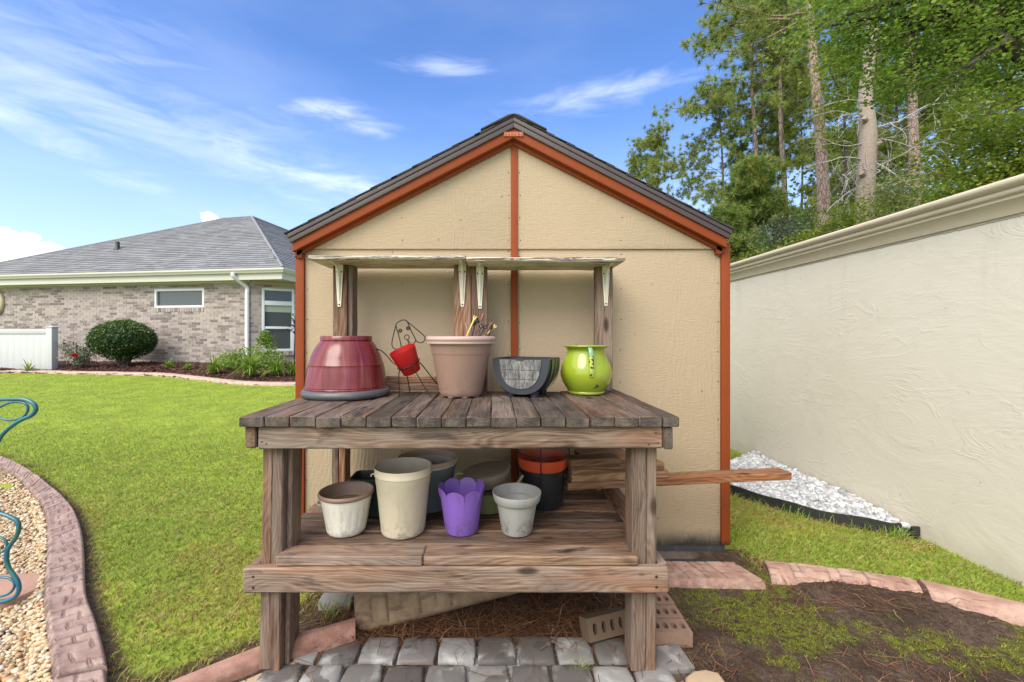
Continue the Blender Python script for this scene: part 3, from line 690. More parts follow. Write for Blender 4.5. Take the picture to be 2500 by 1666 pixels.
STAKE = {k: plain('stake_'+k, c, 0.5, 0.2, specks=0) for k, c in dict(yellow=(0.62, 0.50, 0.14, 1), brown=(0.20, 0.055, 0.035, 1), black=(0.02, 0.018, 0.017, 1), grey=(0.30, 0.28, 0.25, 1), purple=(0.09, 0.055, 0.055, 1)).items()}
PLATE = plain('nail_plate_paint', (0.50, 0.16, 0.08, 1), 0.5, 0.35, specks=0, dscale=60, dirtc=(0.55, 0.42, 0.34, 1))
SLAB = plain('slab_dark', (0.035, 0.036, 0.038, 1), 0.6, 0.4, specks=0.2, dirtc=(0.12, 0.12, 0.12, 1))
# ------------------------------------------------------------------ ground and beds
CURB_OUT = [GP(x, y, 0.05) for x, y in [(-260, 1075), (-120, 1096), (0, 1124.7), (42, 1139), (84, 1159), (130, 1188.6), (168.4, 1223.7), (189.5, 1258.8), (201.8, 1304), (207, 1364), (210.5, 1441), (234.6, 1509.5), (255, 1581), (262, 1622)]]
CURB_IN = [GP(x, y, 0.05) for x, y in [(-260, 1092), (-120, 1114), (0, 1146), (45.6, 1167.5), (73.7, 1192), (96.5, 1216.7), (108.8, 1248), (114, 1283), (114, 1339.5), (108.8, 1395.6), (105, 1441), (112, 1522), (121, 1586), (128, 1652)]]
CURB_OUT2 = [CURB_OUT[-1], GP(269, 1662, .05), GP(274, 1740, .05), GP(300, 1900, .05)]
CURB_IN2 = [CURB_IN[-1], GP(133, 1700, .05), GP(140, 1790, .05), GP(150, 1960, .05)]
GRAVEL_L = CURB_OUT+CURB_OUT2[1:]+[(-1.3, 0.6), (-7.5, 0.6), (-7.5, 5.4)]
GRAVEL_IN = CURB_IN+CURB_IN2[1:]+[(-1.5, 0.6), (-7.5, 0.6), (-7.5, 5.2)]
BED = [(-1.75, 0.3), (-1.18, 1.36), (-0.93, 1.65), (-0.61, 1.83), (-0.74, 2.10), (-0.78, 2.52), (1.30, 2.52), (1.40, 2.36), (1.44, 2.26), (2.05, 2.10), (2.40, 1.92), (2.67, 1.80), (2.67, 0.3)]
H_EDGE = [GS(x, y) for x, y in [(-160, 914.5), (-30, 914), (38, 911), (158, 914), (250, 915.5), (339, 917.7), (384, 919), (452, 925.7), (549, 937), (630, 942), (724, 942.5), (830, 941)]]
H_C = Vector((-5.976, 10.6, 0)); H_A = math.atan2(-.15, .988)
def HL(x, y):   # house frame -> world
    c, s = math.cos(H_A), math.sin(H_A); return (H_C.x+x*c-y*s, H_C.y+x*s+y*c)
H_BED = H_EDGE+[HL(2.2, 2.0), HL(0, .05), HL(-9, .05), (-14.5, 10.9)]
WGR = [(1.70, 3.75), (1.85, 3.50), (2.02, 3.22), (2.22, 2.95), (2.50, 2.76), (2.67, 2.69)]
WGRAVEL_POLY = WGR+[(2.67, 4.42), (2.18, 4.02)]
SHED = [(-1.15, 2.49), (1.37, 2.49), (1.37, 5.2), (-1.15, 5.2)]

def zground(x, y):
    x = np.asarray(x, float); y = np.asarray(y, float)
    z = terrain(x, y)
    ins = in_poly(x, y, BED); dd = seg_dist(x, y, BED+[BED[0]])
    z = z-0.035*np.where(ins, sstep(dd, 0.0, 0.10), 0)
    ins = in_poly(x, y, GRAVEL_IN); dd = seg_dist(x, y, GRAVEL_IN+[GRAVEL_IN[0]])
    z = z-0.04*np.where(ins, sstep(dd, 0.0, 0.06), 0)
    return z

def grid_mesh(name, xs, ys, zf, mat, kind='structure', keep=None, attrs=None, label=None):
    X, Yg = np.meshgrid(xs, ys); Z = zf(X, Yg)
    V = np.stack([X.ravel(), Yg.ravel(), Z.ravel()], 1); nx, ny = len(xs), len(ys)
    i, j = np.meshgrid(np.arange(nx-1), np.arange(ny-1)); a = (j*nx+i).ravel()
    Fc = np.stack([a, a+1, a+nx+1, a+nx], 1)
    if keep is not None:
        cx = (X[:-1, :-1]+X[1:, 1:])/2; cy = (Yg[:-1, :-1]+Yg[1:, 1:])/2
        Fc = Fc[keep(cx, cy).ravel()]
        used, inv = np.unique(Fc, return_inverse=True); Fc = inv.reshape(Fc.shape); V = V[used]
    at = {k: f(V[:, 0], V[:, 1]) for k, f in (attrs or {}).items()}
    o = link(name, fast_mesh(name, V, Fc, at, smooth=True), mat); tag(o, label, kind=kind)
    return o

xs = np.concatenate([[-400, -120, -50, -28, -20], np.arange(-16, -4, 0.5), np.arange(-4, 3.4, 0.06), np.arange(3.5, 9, 0.5), [12, 20, 40, 120, 400]])
ys = np.concatenate([[-200, -40, -8, -2, 0], np.arange(0.3, 5, 0.06), np.arange(5, 13, 0.4), [16, 22, 35, 60, 150, 500]])
def bare_amt(x, y):
    a = np.exp(-(seg_dist(x, y, [(-1.4, 1.1), (-1.167, 1.468), (-.922, 1.672), (-.597, 1.849)])/.17)**2)*(x < .9)+np.exp(-(seg_dist(x, y, CURB_OUT+CURB_OUT2)/.06)**2)
    a = a+.9*((x > -.88) & (x < 1.5) & (y < 2.52) & (y > 1.5))*1.0+.45*np.exp(-(seg_dist(x, y, WGR)/.08)**2)
    return np.clip(a, 0, 1)
grid_mesh('ground', xs, ys, zground, LAWN, attrs={'bare': bare_amt})
def bumpy(x, y, amp):
    return amp*(np.sin(x*23+np.sin(y*17)*1.3)*np.sin(y*21+np.sin(x*13)*1.7)*0.5+np.sin(x*61+y*37)*np.sin(y*57-x*23)*0.3+np.sin(x*7.3+1)*np.sin(y*6.1)*0.5)
def moss_amt(x, y):
    a = np.sin(x*3.1+y*2.0+0.6)*np.sin(y*4.3-x*1.2+1.0)+0.45*np.sin(x*9.0+y*6)*np.sin(y*11-x*3)+0.45*np.sin(x*23-y*9)*np.sin(y*27+x*8)+0.35*np.sin(x*41+y*17)*np.sin(y*47-x*29)
    band = np.exp(-((y-(2.15-0.42*(x-1.3)))/0.25)**2)*1.0+np.exp(-((y-(2.02-0.42*(x-0.9)))/0.16)**2)*0.5
    return np.clip(sstep(a*0.75+band*0.72-0.36, 0.10, 0.60), 0, 1)*sstep(x, 0.78, 1.15)
grid_mesh('soil_bed', np.arange(-1.8, 2.69, 0.022), np.arange(0.3, 2.54, 0.022),
          lambda x, y: zground(x, y)+0.010+bumpy(x, y, 0.006)+0.02*sstep(x, 1.2, 2.2)*sstep(y, 0.8, 1.6), SOIL,
          keep=lambda x, y: in_poly(x, y, BED), attrs={'moss': moss_amt})
grid_mesh('gravel_bed', np.arange(-4.6, -1.2, 0.05), np.arange(0.6, 4.2, 0.05), lambda x, y: zground(x, y)+0.004, SAND, keep=lambda x, y: in_poly(x, y, GRAVEL_IN))
grid_mesh('stone_bed', np.arange(1.66, 2.69, 0.04), np.arange(2.6, 4.5, 0.04), lambda x, y: x*0+0.012, GREYSAND, keep=lambda x, y: in_poly(x, y, WGRAVEL_POLY))
def bed_z(x, y): return terrain(x, y)+0.02+bumpy(x*1.3, y*1.3, 0.012)+0.05*sstep(seg_dist(x, y, H_EDGE), 0.05, 0.6)
grid_mesh('mulch_bed', np.arange(-15, -3.4, 0.06), np.arange(7.5, 12.5, 0.06), bed_z, MULCH, keep=lambda x, y: in_poly(x, y, H_BED))

ico = bmesh.new(); bmesh.ops.create_icosphere(ico, subdivisions=2, radius=1); ico.verts.ensure_lookup_table()
ICO_V = np.array([v.co[:] for v in ico.verts]); ICO_F = np.array([[v.index for v in f.verts] for f in ico.faces]); ico.free()
ico = bmesh.new(); bmesh.ops.create_icosphere(ico, subdivisions=1, radius=1); ICO1_V = np.array([v.co[:] for v in ico.verts]); ICO1_F = np.array([[v.index for v in f.verts] for f in ico.faces]); ico.free()

def sample(n, box, keep):
    x = rng.uniform(box[0], box[1], n); y = rng.uniform(box[2], box[3], n); k = keep(x, y); return x[k], y[k]

def pebbles(name, x, y, z, size, mat, label, tilt=0.35, flat=0.62, base=(ICO1_V, ICO1_F)):
    n = len(x); s = size*rng.lognormal(0, 0.25, n)
    Sc = np.stack([s*rng.uniform(0.95, 1.4, n), s*rng.uniform(0.75, 1.0, n), s*flat*rng.uniform(0.8, 1.2, n)], 1)
    V, Fc = scatter(base[0], base[1], np.stack([x, y, z], 1), rand_rot(n, tilt), Sc)
    o = link(name, fast_mesh(name, V, Fc, {'rnd': np.repeat(rng.uniform(0, 1, n), len(base[0]))}, smooth=True), mat)
    return tag(o, label, kind='stuff')
x, y = sample(88000, (-4.3, -1.3, 0.9, 4.2), lambda x, y: in_poly(x, y, GRAVEL_IN) & (x > (-1215/F*y-0.35)) & (y > 1.3))
k = rng.uniform(0, 1, len(x)) < np.clip(1.9/y, 0.3, 1); x, y = x[k], y[k]
pebbles('pebbles', x, y, zground(x, y)+0.010+rng.uniform(0, 0.013, len(x)), 0.0100, PEB, 'cream and tan rounded pebbles filling the curved bed at left')
x, y = sample(6200, (1.68, 2.69, 2.66, 4.45), lambda x, y: in_poly(x, y, WGRAVEL_POLY) & (seg_dist(x, y, WGR) > .03) & (x < 2.65))
pebbles('white_gravel', x, y, 0.035+0.03*sstep(seg_dist(x, y, WGR), 0, 0.3)+rng.uniform(0, 0.02, len(x)), 0.0225, WGRAVEL, 'white rounded stones along the foot of the cream wall', 0.6)
x, y = sample(42000, (-14.5, -3.5, 7.8, 12.2), lambda x, y: in_poly(x, y, H_BED))
pebbles('bark_mulch', x[:9000], y[:9000], bed_z(x[:9000], y[:9000])+0.006, 0.022, CHIP, 'dark red bark mulch in the bed along the brick house', 0.5, 0.35, (np.array([(-1, -.5, 0), (1, -.4, 0), (.8, .5, .3), (-.9, .4, .2), (0, 0, .9)]), np.array([(0, 1, 4), (1, 2, 4), (2, 3, 4), (3, 0, 4)])))

# ------------------------------------------------------------------ stamped concrete curbs
def loft_curb(name, inner, outer, mat, label, cat, group=None, h=0.05, z0=None, stamp=True, base=-0.06, prof='flat', step=0.010, pitch=0.125, ends=True):
    a = cat_rom([(p[0], p[1], 0) for p in inner], 8); b = cat_rom([(p[0], p[1], 0) for p in outer], 8)
    def resamp(pl, n):
        pl = np.array([p[:2] for p in pl]); d = np.concatenate([[0], np.cumsum(np.hypot(*np.diff(pl, axis=0).T))])
        t = np.linspace(0, d[-1], n); return np.stack([np.interp(t, d, pl[:, 0]), np.interp(t, d, pl[:, 1])], 1), d[-1]
    _, L = resamp(a, 2); n = max(6, int(L/step)); A, _ = resamp(a, n); B, _ = resamp(b, n)
    if prof == 'flat':
        T = np.concatenate([[0, 0.01, 0.03, 0.07], np.linspace(0.12, 0.93, 34), [0.965, 0.985, 1.0, 1.0]])
        def zp(t): return h*(1-np.clip((0.13-t)/0.13, 0, 1)**2*0.62-np.clip((t-0.92)/0.08, 0, 1)**2*0.35)
    else:
        T = np.concatenate([[0, 0.02, 0.06, 0.12, 0.2], np.linspace(0.28, 0.95, 24), [0.98, 1.0, 1.0]])
        def zp(t): return h*(1-np.clip((0.55-t)/0.55, 0, 1)**2*0.75-np.clip((t-0.85)/0.15, 0, 1)**2*0.3)
    s = np.linspace(0, L, n)[:, None]; t = T[None, :]
    if stamp:
        def line(d, w=0.0035): return np.exp(-(d/w)**2)
        cell = np.floor(s/pitch); fs = s-cell*pitch; wob = 0.0016*np.sin(s*40)+0.0012*np.sin(t*31+cell*2.0)
        dfull = np.minimum(fs, pitch-fs)+wob
        wid = np.linalg.norm(A-B, axis=1)[:, None]
        gv = line(dfull)*((t > 0.14) & (t < 0.97))
        half = np.abs(fs-pitch/2+0.010*np.sin(cell*1.7))+wob
        odd = (cell % 2)
        gv = np.maximum(gv, 0.85*line(half)*((t > np.where(odd > 0, 0.42, 0.2)) & (t < np.where(odd > 0, 0.95, 0.74))))
        for tc, lo, hi in ((0.43, 0, 0.55), (0.475, 0.05, 0.5), (0.74, 0.45, 1.0), (0.79, 0.5, 0.95)):
            gv = np.maximum(gv, 0.8*line((t-tc)*wid+0.004*np.sin(s*55+tc*9)+0.01*np.sin(cell*2.3))*((fs/pitch > lo) & (fs/pitch < hi)))
    else: gv = np.zeros((n, len(T)))
    P = A[:, None, :]*(1-t[..., None])+B[:, None, :]*t[..., None]
    zb = terrain(P[..., 0], P[..., 1]) if z0 is None else np.full(P.shape[:2], z0)
    lump = 0.0012*np.sin(s*13+t*5)+0.0006*np.sin(s*29-t*11)
    Z = zb+zp(t)-0.006*gv+lump
    Z[:, 0] = zb[:, 0]+base; Z[:, -1] = zb[:, -1]+base
    V = np.concatenate([P, Z[..., None]], 2).reshape(-1, 3); m = len(T)
    i, j = np.meshgrid(np.arange(m-1), np.arange(n-1)); q = (j*m+i).ravel()
    Fc = np.stack([q, q+m, q+m+1, q+1], 1)
    side = np.broadcast_to(np.clip(1.1-t*3.4, 0, 1)+0*s, (n, m)).ravel()
    me = bpy.data.meshes.new(name)
    faces = [list(f) for f in Fc.tolist()]
    if ends: faces += [list(range(m)), [(n-1)*m+k for k in range(m)][::-1]]
    me.from_pydata(V.tolist(), [], faces)
    me.attributes.new('grv', 'FLOAT', 'POINT').data.foreach_set('value', gv.astype(np.float32).ravel())
    me.attributes.new('side', 'FLOAT', 'POINT').data.foreach_set('value', side.astype(np.float32))
    me.polygons.foreach_set('use_smooth', np.ones(len(faces), dtype=bool)); me.set_sharp_from_angle(angle=math.radians(50)); me.update()
    o = link(name, me, mat); tag(o, label, cat, group); return o
loft_curb('garden_curb', CURB_IN, CURB_OUT, CURB, 'long mauve stamped concrete curb curving between lawn and cream pebbles', 'garden curb')
gap = 0.012
loft_curb('garden_curb', [(p[0]+.003, p[1]-gap) for p in CURB_IN2], [(p[0]+.003, p[1]-gap) for p in CURB_OUT2], CURB, 'short near end of the mauve curb below a dark joint', 'garden curb')
fr_o = [(-1.36, 1.16), (-1.167, 1.468), (-0.922, 1.672), (-0.828, 1.731), (-0.597, 1.849)]
fr_i = [(-1.305, 1.125), (-1.112, 1.432), (-0.888, 1.622), (-0.802, 1.676), (-0.575, 1.790)]
loft_curb('garden_curb', fr_i, fr_o, CURB_F, 'rounded reddish curb passing behind the left front leg of the bench', 'garden curb', h=0.058, z0=0.0, stamp=False, prof='round')
a0, a1 = (1.425, 2.20), (2.05, 2.035); b0, b1 = (1.475, 2.36), (2.12, 2.18)
loft_curb('garden_curb', [a0, (1.75, 2.135), a1], [b0, (1.79, 2.285), b1], CURB_R, 'pink curb piece nearer the shed, ending in a cut slant', 'garden curb', h=0.075, z0=-0.03, prof='round', pitch=.11)
loft_curb('garden_curb', [(2.068, 2.018), (2.30, 1.86), (2.75, 1.52)], [(2.135, 2.17), (2.38, 2.00), (2.85, 1.66)], CURB_R, 'pink curb piece running out past the cream wall', 'garden curb', h=0.08, z0=-0.03, prof='round', stamp=False)
sl = GP(1633, 1427, -0.01)
loft_curb('curb_slab', [(0.62, 2.20), (1.0, 2.19), (1.385, 2.185)], [(0.62, 2.40), (1.0, 2.40), (1.315, 2.39)], CURB_R, 'flat pink stamped slab lying beside the shed corner', 'curb slab', h=0.045, z0=-0.03, pitch=.10)
hin = [(p[0], p[1]) for p in H_EDGE]; nrm = []
for i, p in enumerate(H_EDGE):
    q0, q1 = H_EDGE[max(0, i-1)], H_EDGE[min(len(H_EDGE)-1, i+1)]; t = Vector((q1[0]-q0[0], q1[1]-q0[1])).normalized(); nrm.append((p[0]-t.y*0.17, p[1]+t.x*0.17))
loft_curb('garden_curb', nrm, hin, CURB_H, 'pale pink curb between the lawn and the mulch bed by the house', 'garden curb', h=0.05, step=0.06, pitch=.2, stamp=True)

# black plastic edging round the white stones
def strip(line, z0, z1, th, name, mat, label, cat):
    pts = cat_rom([(p[0], p[1], 0) for p in line], 8); mb = MB(); n = len(pts)
    for i, p in enumerate(pts):
        t = (pts[min(n-1, i+1)]-pts[max(0, i-1)]).normalized(); nn = Vector((-t.y, t.x, 0))*th/2
        for q in (p-nn, p+nn):
            mb.v.append((q.x, q.y, z0)); mb.v.append((q.x, q.y, z1+0.004*math.sin(i*0.7)))
    for i in range(n-1):
        a, b = i*4, i*4+4
        for k in ((a, b, b+1, a+1), (a+3, b+3, b+2, a+2), (a+1, b+1, b+3, a+3)): mb.face(list(k))
    mb.face([0, 1, 3, 2]); mb.face([(n-1)*4+k for k in (0, 2, 3, 1)])
    o = mb.build(name, mat, smooth=40); return tag(o, label, cat)
ed = WGR[:-1]+[(2.58, 2.72)]
e = strip(ed, -0.02, 0.075, 0.012, 'lawn_edging', EDGING, 'black plastic edging strip holding back the white stones', 'edging')
mb = MB(); mb.box(2.605, 2.655, 2.675, 2.69, -0.02, 0.075); mb.box(2.575, 2.61, 2.690, 2.702, -0.02, 0.035)
mb.build('edging_tab', EDGING, e, bevel=0.002)
strip([(1.71, 3.77), (2.18, 4.03), (2.66, 4.43)], -0.02, 0.07, 0.012, 'lawn_edging', EDGING, 'black edging at the far end of the white stones, beyond the plank', 'edging')

# ------------------------------------------------------------------ cream boundary wall
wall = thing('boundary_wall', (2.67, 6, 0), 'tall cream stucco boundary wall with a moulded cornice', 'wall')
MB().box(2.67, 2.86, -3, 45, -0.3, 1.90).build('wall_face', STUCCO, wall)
prof = [(2.668, 1.882), (2.655, 1.885), (2.650, 1.900), (2.640, 1.925), (2.622, 1.948), (2.612, 1.956), (2.612, 1.972), (2.600, 1.976), (2.594, 1.986), (2.594, 1.998), (2.602, 2.004), (2.592, 2.010), (2.574, 2.022), (2.570, 2.040), (2.578, 2.052), (2.60, 2.060), (2.93, 2.060), (2.93, 1.90)]
MB().prism(prof, -3, 45).build('cornice', CORNICE, wall, smooth=50)

# ------------------------------------------------------------------ brick house
hz0 = float(terrain(-6, 10.6))-0.02
house = thing('brick_house', (H_C.x, H_C.y, hz0), 'low brick house with a grey hipped roof beyond the lawn', 'house', rot=(0, 0, H_A))
def hb(mb, name, mat, parent=house, smooth=None, bevel=0):
    o = mb.build(name, mat, None, smooth=smooth, bevel=bevel); o.parent = parent if parent is not None else None
    if parent is not house: o.parent = parent
    return o
ZS = 2.62-hz0      # soffit height in the house frame
win = (-2.23, -1.05, 1.39, 1.86)    # x0, x1, z0, z1 of the long window (house frame)
def pxl(px):        # photo column -> x on the front wall
    k = (px-CX)/F; c, s = math.cos(H_A), math.sin(H_A)
    x = (k*H_C.y-H_C.x)/(c-k*s); return x
def pzl(px, py):
    x = pxl(px); Yw = H_C.y+x*math.sin(H_A); return EYE-(py-CY)/F*Yw-hz0
win = (pxl(377), pxl(498), pzl(440, 751.5), pzl(440, 705.5))
BD = Vector((0.762, 0.646)); BL = 2.1
B_ANG = math.atan2(BD.y, BD.x)
def bpx(px):        # photo column -> distance along the angled bay wall
    k = (px-CX)/F; wx, wy = HL(BD.x, BD.y); dx, dy = wx-H_C.x, wy-H_C.y
    return (k*H_C.y-H_C.x)/(dx-k*dy)
def bpz(px, py):
    t = bpx(px); wx, wy = HL(BD.x, BD.y); return EYE-(py-CY)/F*(H_C.y+t*(wy-H_C.y))-hz0
bw = (bpx(639), bpx(718.5), bpz(680, 858), bpz(680, 705.0))
# mortar backing, with the window openings left free
def wall_with_hole(mb, x0, x1, z0, z1, hole, y0, y1):
    hx0, hx1, hz_0, hz_1 = hole
    mb.box(x0, hx0, y0, y1, z0, z1); mb.box(hx1, x1, y0, y1, z0, z1)
    mb.box(hx0, hx1, y0, y1, z0, hz_0); mb.box(hx0, hx1, y0, y1, hz_1, z1)
mb = MB(); wall_with_hole(mb, -9.0, -0.02, -0.3, ZS+0.03, win, 0.006, 0.2); hb(mb, 'wall', MORTAR)
bay = bpy.data.objects.new('bay_wall', None); C.objects.link(bay); bay.parent = house; bay.rotation_euler = (0, 0, B_ANG); bay['label'] = 'angled brick wall with the tall window'
mb = MB(); wall_with_hole(mb, 0.0, BL, -0.3, ZS+0.03, bw, 0.006, 0.2); o = mb.build('wall', MORTAR); o.parent = bay
mb = MB(); mb.slab([(-9.0, 0.2), (-0.1, 0.2), (1.5, 1.5), (1.5, 7.6), (-9.0, 7.6)], -0.3, ZS+0.03); hb(mb, 'back_walls', MORTAR)
bh, bl_, mj = 0.0585, 0.194, 0.0095
def lay(x0, x1, z0, z1, hole):
    out = []; rows = int((z1-z0)/(bh+mj))
    for r in range(rows):
        z = z0+r*(bh+mj)+bh/2; spans = [(x0, x1)]
        if hole[2]-bh*.6 < z < hole[3]+bh*.45: spans = [(x0, hole[0]-.003), (hole[1]+.003, x1)]
        for (a, b) in spans:
            x = x1+bl_-(r % 2)*(bl_+mj)/2
            while x > a:
                l_, r_ = max(a, x-bl_), min(b, x)
                if r_-l_ > .022: out.append(((l_+r_)/2, z, r_-l_))
                x -= bl_+mj
    xx = hole[0]+0.03
    while xx < hole[1]:
        out.append((xx, hole[2]-0.055, 'sill')); xx += 0.068
    return out
sill_me = MB().box(-0.029, 0.029, -0.035, 0.05, -0.05, 0.05).build('brick', mesh_only=True); sill_me.materials.append(BRICK_P)
brick_cache = {}
def brick_mesh(wd):
    k = round(wd, 3)
    if k not in brick_cache:
        brick_cache[k] = MB().box(-k/2, k/2, 0, 0.05, -bh/2, bh/2).build('brick', mesh_only=True); brick_cache[k].materials.append(BRICK_P)
    return brick_cache[k]
front = lay(-9.0, -0.0, -0.05, ZS-0.01, win); bayb = [b for b in lay(0.0, BL, -0.05, ZS-0.01, bw) if b[0] < 1.45]
front.sort(key=lambda b: -b[0]); piece_f, rest = front[:200], front[200:]
def put_brick(b, parent):
    o = bpy.data.objects.new('brick', sill_me if b[2] == 'sill' else brick_mesh(b[2])); C.objects.link(o); o.parent = parent
    o.location = (b[0], random.uniform(-0.002, 0.002)-(0.012 if b[2] == 'sill' else 0), b[1])
for b in piece_f: put_brick(b, house)
bay_p = sorted(bayb, key=lambda b: abs(b[0]-0.25))[:98]
for b in bay_p: put_brick(b, bay)
def brick_field(lst, parent):
    V = []; Fc = []; R_ = []
    bv = np.array([(x, y, z) for z in (-.5, .5) for y in (0, 1) for x in (-.5, .5)], float); bf = np.array([(0, 1, 5, 4), (0, 4, 6, 2), (1, 3, 7, 5), (4, 5, 7, 6), (0, 2, 3, 1)])
    for (x, z, k) in lst:
        sx, sz, dy = (0.058, 0.10, 0.012) if k == 'sill' else (k, bh, 0)
        v = bv*np.array([sx, 0.05, sz])+np.array([x, random.uniform(-0.002, 0.002)-dy, z]); Fc.append(bf+8*len(V)); V.append(v); R_ += [random.random()]*8
    o = link('bricks', fast_mesh('bricks', np.concatenate(V), np.concatenate(Fc), {'rnd': np.array(R_)}), BRICK_S); o.parent = parent; o['kind'] = 'stuff'
brick_field(rest, house); brick_field([b for b in bayb if b not in bay_p], bay)
# windows
def frame(mb, x0, x1, z0, z1, w, y0, y1):
    mb.box(x0, x0+w, y0, y1, z0, z1); mb.box(x1-w, x1, y0, y1, z0, z1)
    mb.box(x0+w, x1-w, y0+.001, y1, z0, z0+w); mb.box(x0+w, x1-w, y0+.001, y1, z1-w, z1)
mb = MB(); frame(mb, win[0], win[1], win[2], win[3], 0.055, 0.0, 0.09); wf = mb.build('window', WHITE, bevel=0.004); wf.parent = house
p = MB().box(win[0]+.05, win[1]-.05, 0.05, 0.056, win[2]+.05, win[3]-.05).build('pane', GLASS); p.parent = wf
p = MB().box(win[0]+.05, win[0]+.16, 0.060, 0.07, win[2]+.05, win[3]-.05).build('blind', BLIND); p.parent = wf
x0, x1, z0, z1 = bw; zt = z0+(z1-z0)*0.765; zm = z0+(z1-z0)*0.375
mb = MB(); frame(mb, x0, x1, z0, z1, 0.06, -0.012, 0.09); mb.box(x0+.06, x1-.06, -0.006, 0.09, zt-.055, zt+.055); mb.box(x0+.06, x1-.06, 0.0, 0.08, zm-.03, zm+.03)
mb.box(x0+.061, x0+.085, 0.01, 0.08, z0+.061, zm-.031); mb.box(x1-.085, x1-.061, 0.01, 0.08, z0+.061, zm-.031)
wb = mb.build('window', WHITE, bevel=0.004); wb.parent = bay
for a, b in ((z0+.06, zm-.03), (zm+.03, zt-.055), (zt+.055, z1-.06)):
    p = MB().box(x0+.055, x1-.055, 0.055, 0.061, a-.004, b+.004).build('pane', GLASS); p.parent = wb
p = MB().box(x0+.07, x1-.07, 0.036, 0.046, zt-.055-.17, zt-.055).build('blind', BLIND); p.parent = wb
# round window at the left end
rx, rz = pxl(-9), pzl(-9, 740); mb = MB()
ring = [(rx+0.235*math.cos(a), 0, rz+0.30*math.sin(a)) for a in np.linspace(0, 2*math.pi, 40, endpoint=False)]
mb.tube([(x, -0.02, z) for x, y, z in ring], 0.062, 10, closed=True); rw = mb.build('round_window', TANTRIM, smooth=60); rw.parent = house
mb = MB(); mb.prism([(rx+0.22*math.cos(a), rz+0.285*math.sin(a)) for a in np.linspace(0, 2*math.pi, 40, endpoint=False)], -0.012, -0.004); p = mb.build('pane', GLASS); p.parent = rw
mb = MB(); mb.box(rx-.20, rx+.20, -0.022, -0.012, rz-.012, rz+.012); mb.box(rx-.012, rx+.012, -0.0225, -0.0125, rz-.27, rz+.27); p = mb.build('muntin', WHITE); p.parent = rw
# eaves, soffit, gutters
EX, EY, EZ = 1.05, -0.30, 2.88-hz0
mb = MB(); mb.slab([(-9.2, EY+.06), (EX-.06, EY+.06), (EX-.06, 7.9), (-9.2, 7.9)], ZS+.035, ZS+.06); hb(mb, 'soffit', CREAMTRIM)
mb = MB(); mb.box(-9.2, EX-.03, EY+.03, EY+.06, ZS, EZ-.02); mb.box(EX-.06, EX-.03, EY+.061, 8.0, ZS, EZ-.02); mb.box(-9.0, -0.02, -0.05, -0.004, ZS-0.03, ZS+.034); hb(mb, 'fascia', CREAMTRIM, bevel=0.004)
gp = [(EY+.03, EZ-.115), (EY-.045, EZ-.105), (EY-.06, EZ-.07), (EY-.085, EZ-.045), (EY-.09, EZ-.005), (EY-.082, EZ-.002), (EY-.075, EZ-.03), (EY+.028, EZ-.03)]
def gutter(n_pts, rot):
    mb = MB(); L = 10.3 if not rot else 8.2
    for s_ in (0, 1):
        for (yy, zz) in gp:
            dd = EY-yy
            mb.v.append(((EX+dd if s_ == 0 else -9.2), yy, zz) if not rot else ((EX+dd), (yy if s_ == 0 else 8.0), zz))
    n = len(gp)
    for i in range(n):
        j = (i+1) % n; mb.face([i, j, n+j, n+i])
    return mb
hb(gutter(0, False), 'gutter', CREAMTRIM, smooth=35); hb(gutter(0, True), 'gutter', CREAMTRIM, smooth=35)
dx_ = pxl(607)
mb = MB(); pts = cat_rom([(dx_-.14, EY-.03, EZ-.10), (dx_-.14, EY-.03, EZ-.17), (dx_-.07, EY+.12, EZ-.30), (dx_, -0.05, EZ-.42), (dx_, -0.05, EZ-.55)], 5)+[Vector((dx_, -0.05, 1.2)), Vector((dx_, -0.05, 0.12)), Vector((dx_, -0.12, 0.04))]
mb.tube(pts, 0.052, 8); hb(mb, 'downspout', WHITE, smooth=50)
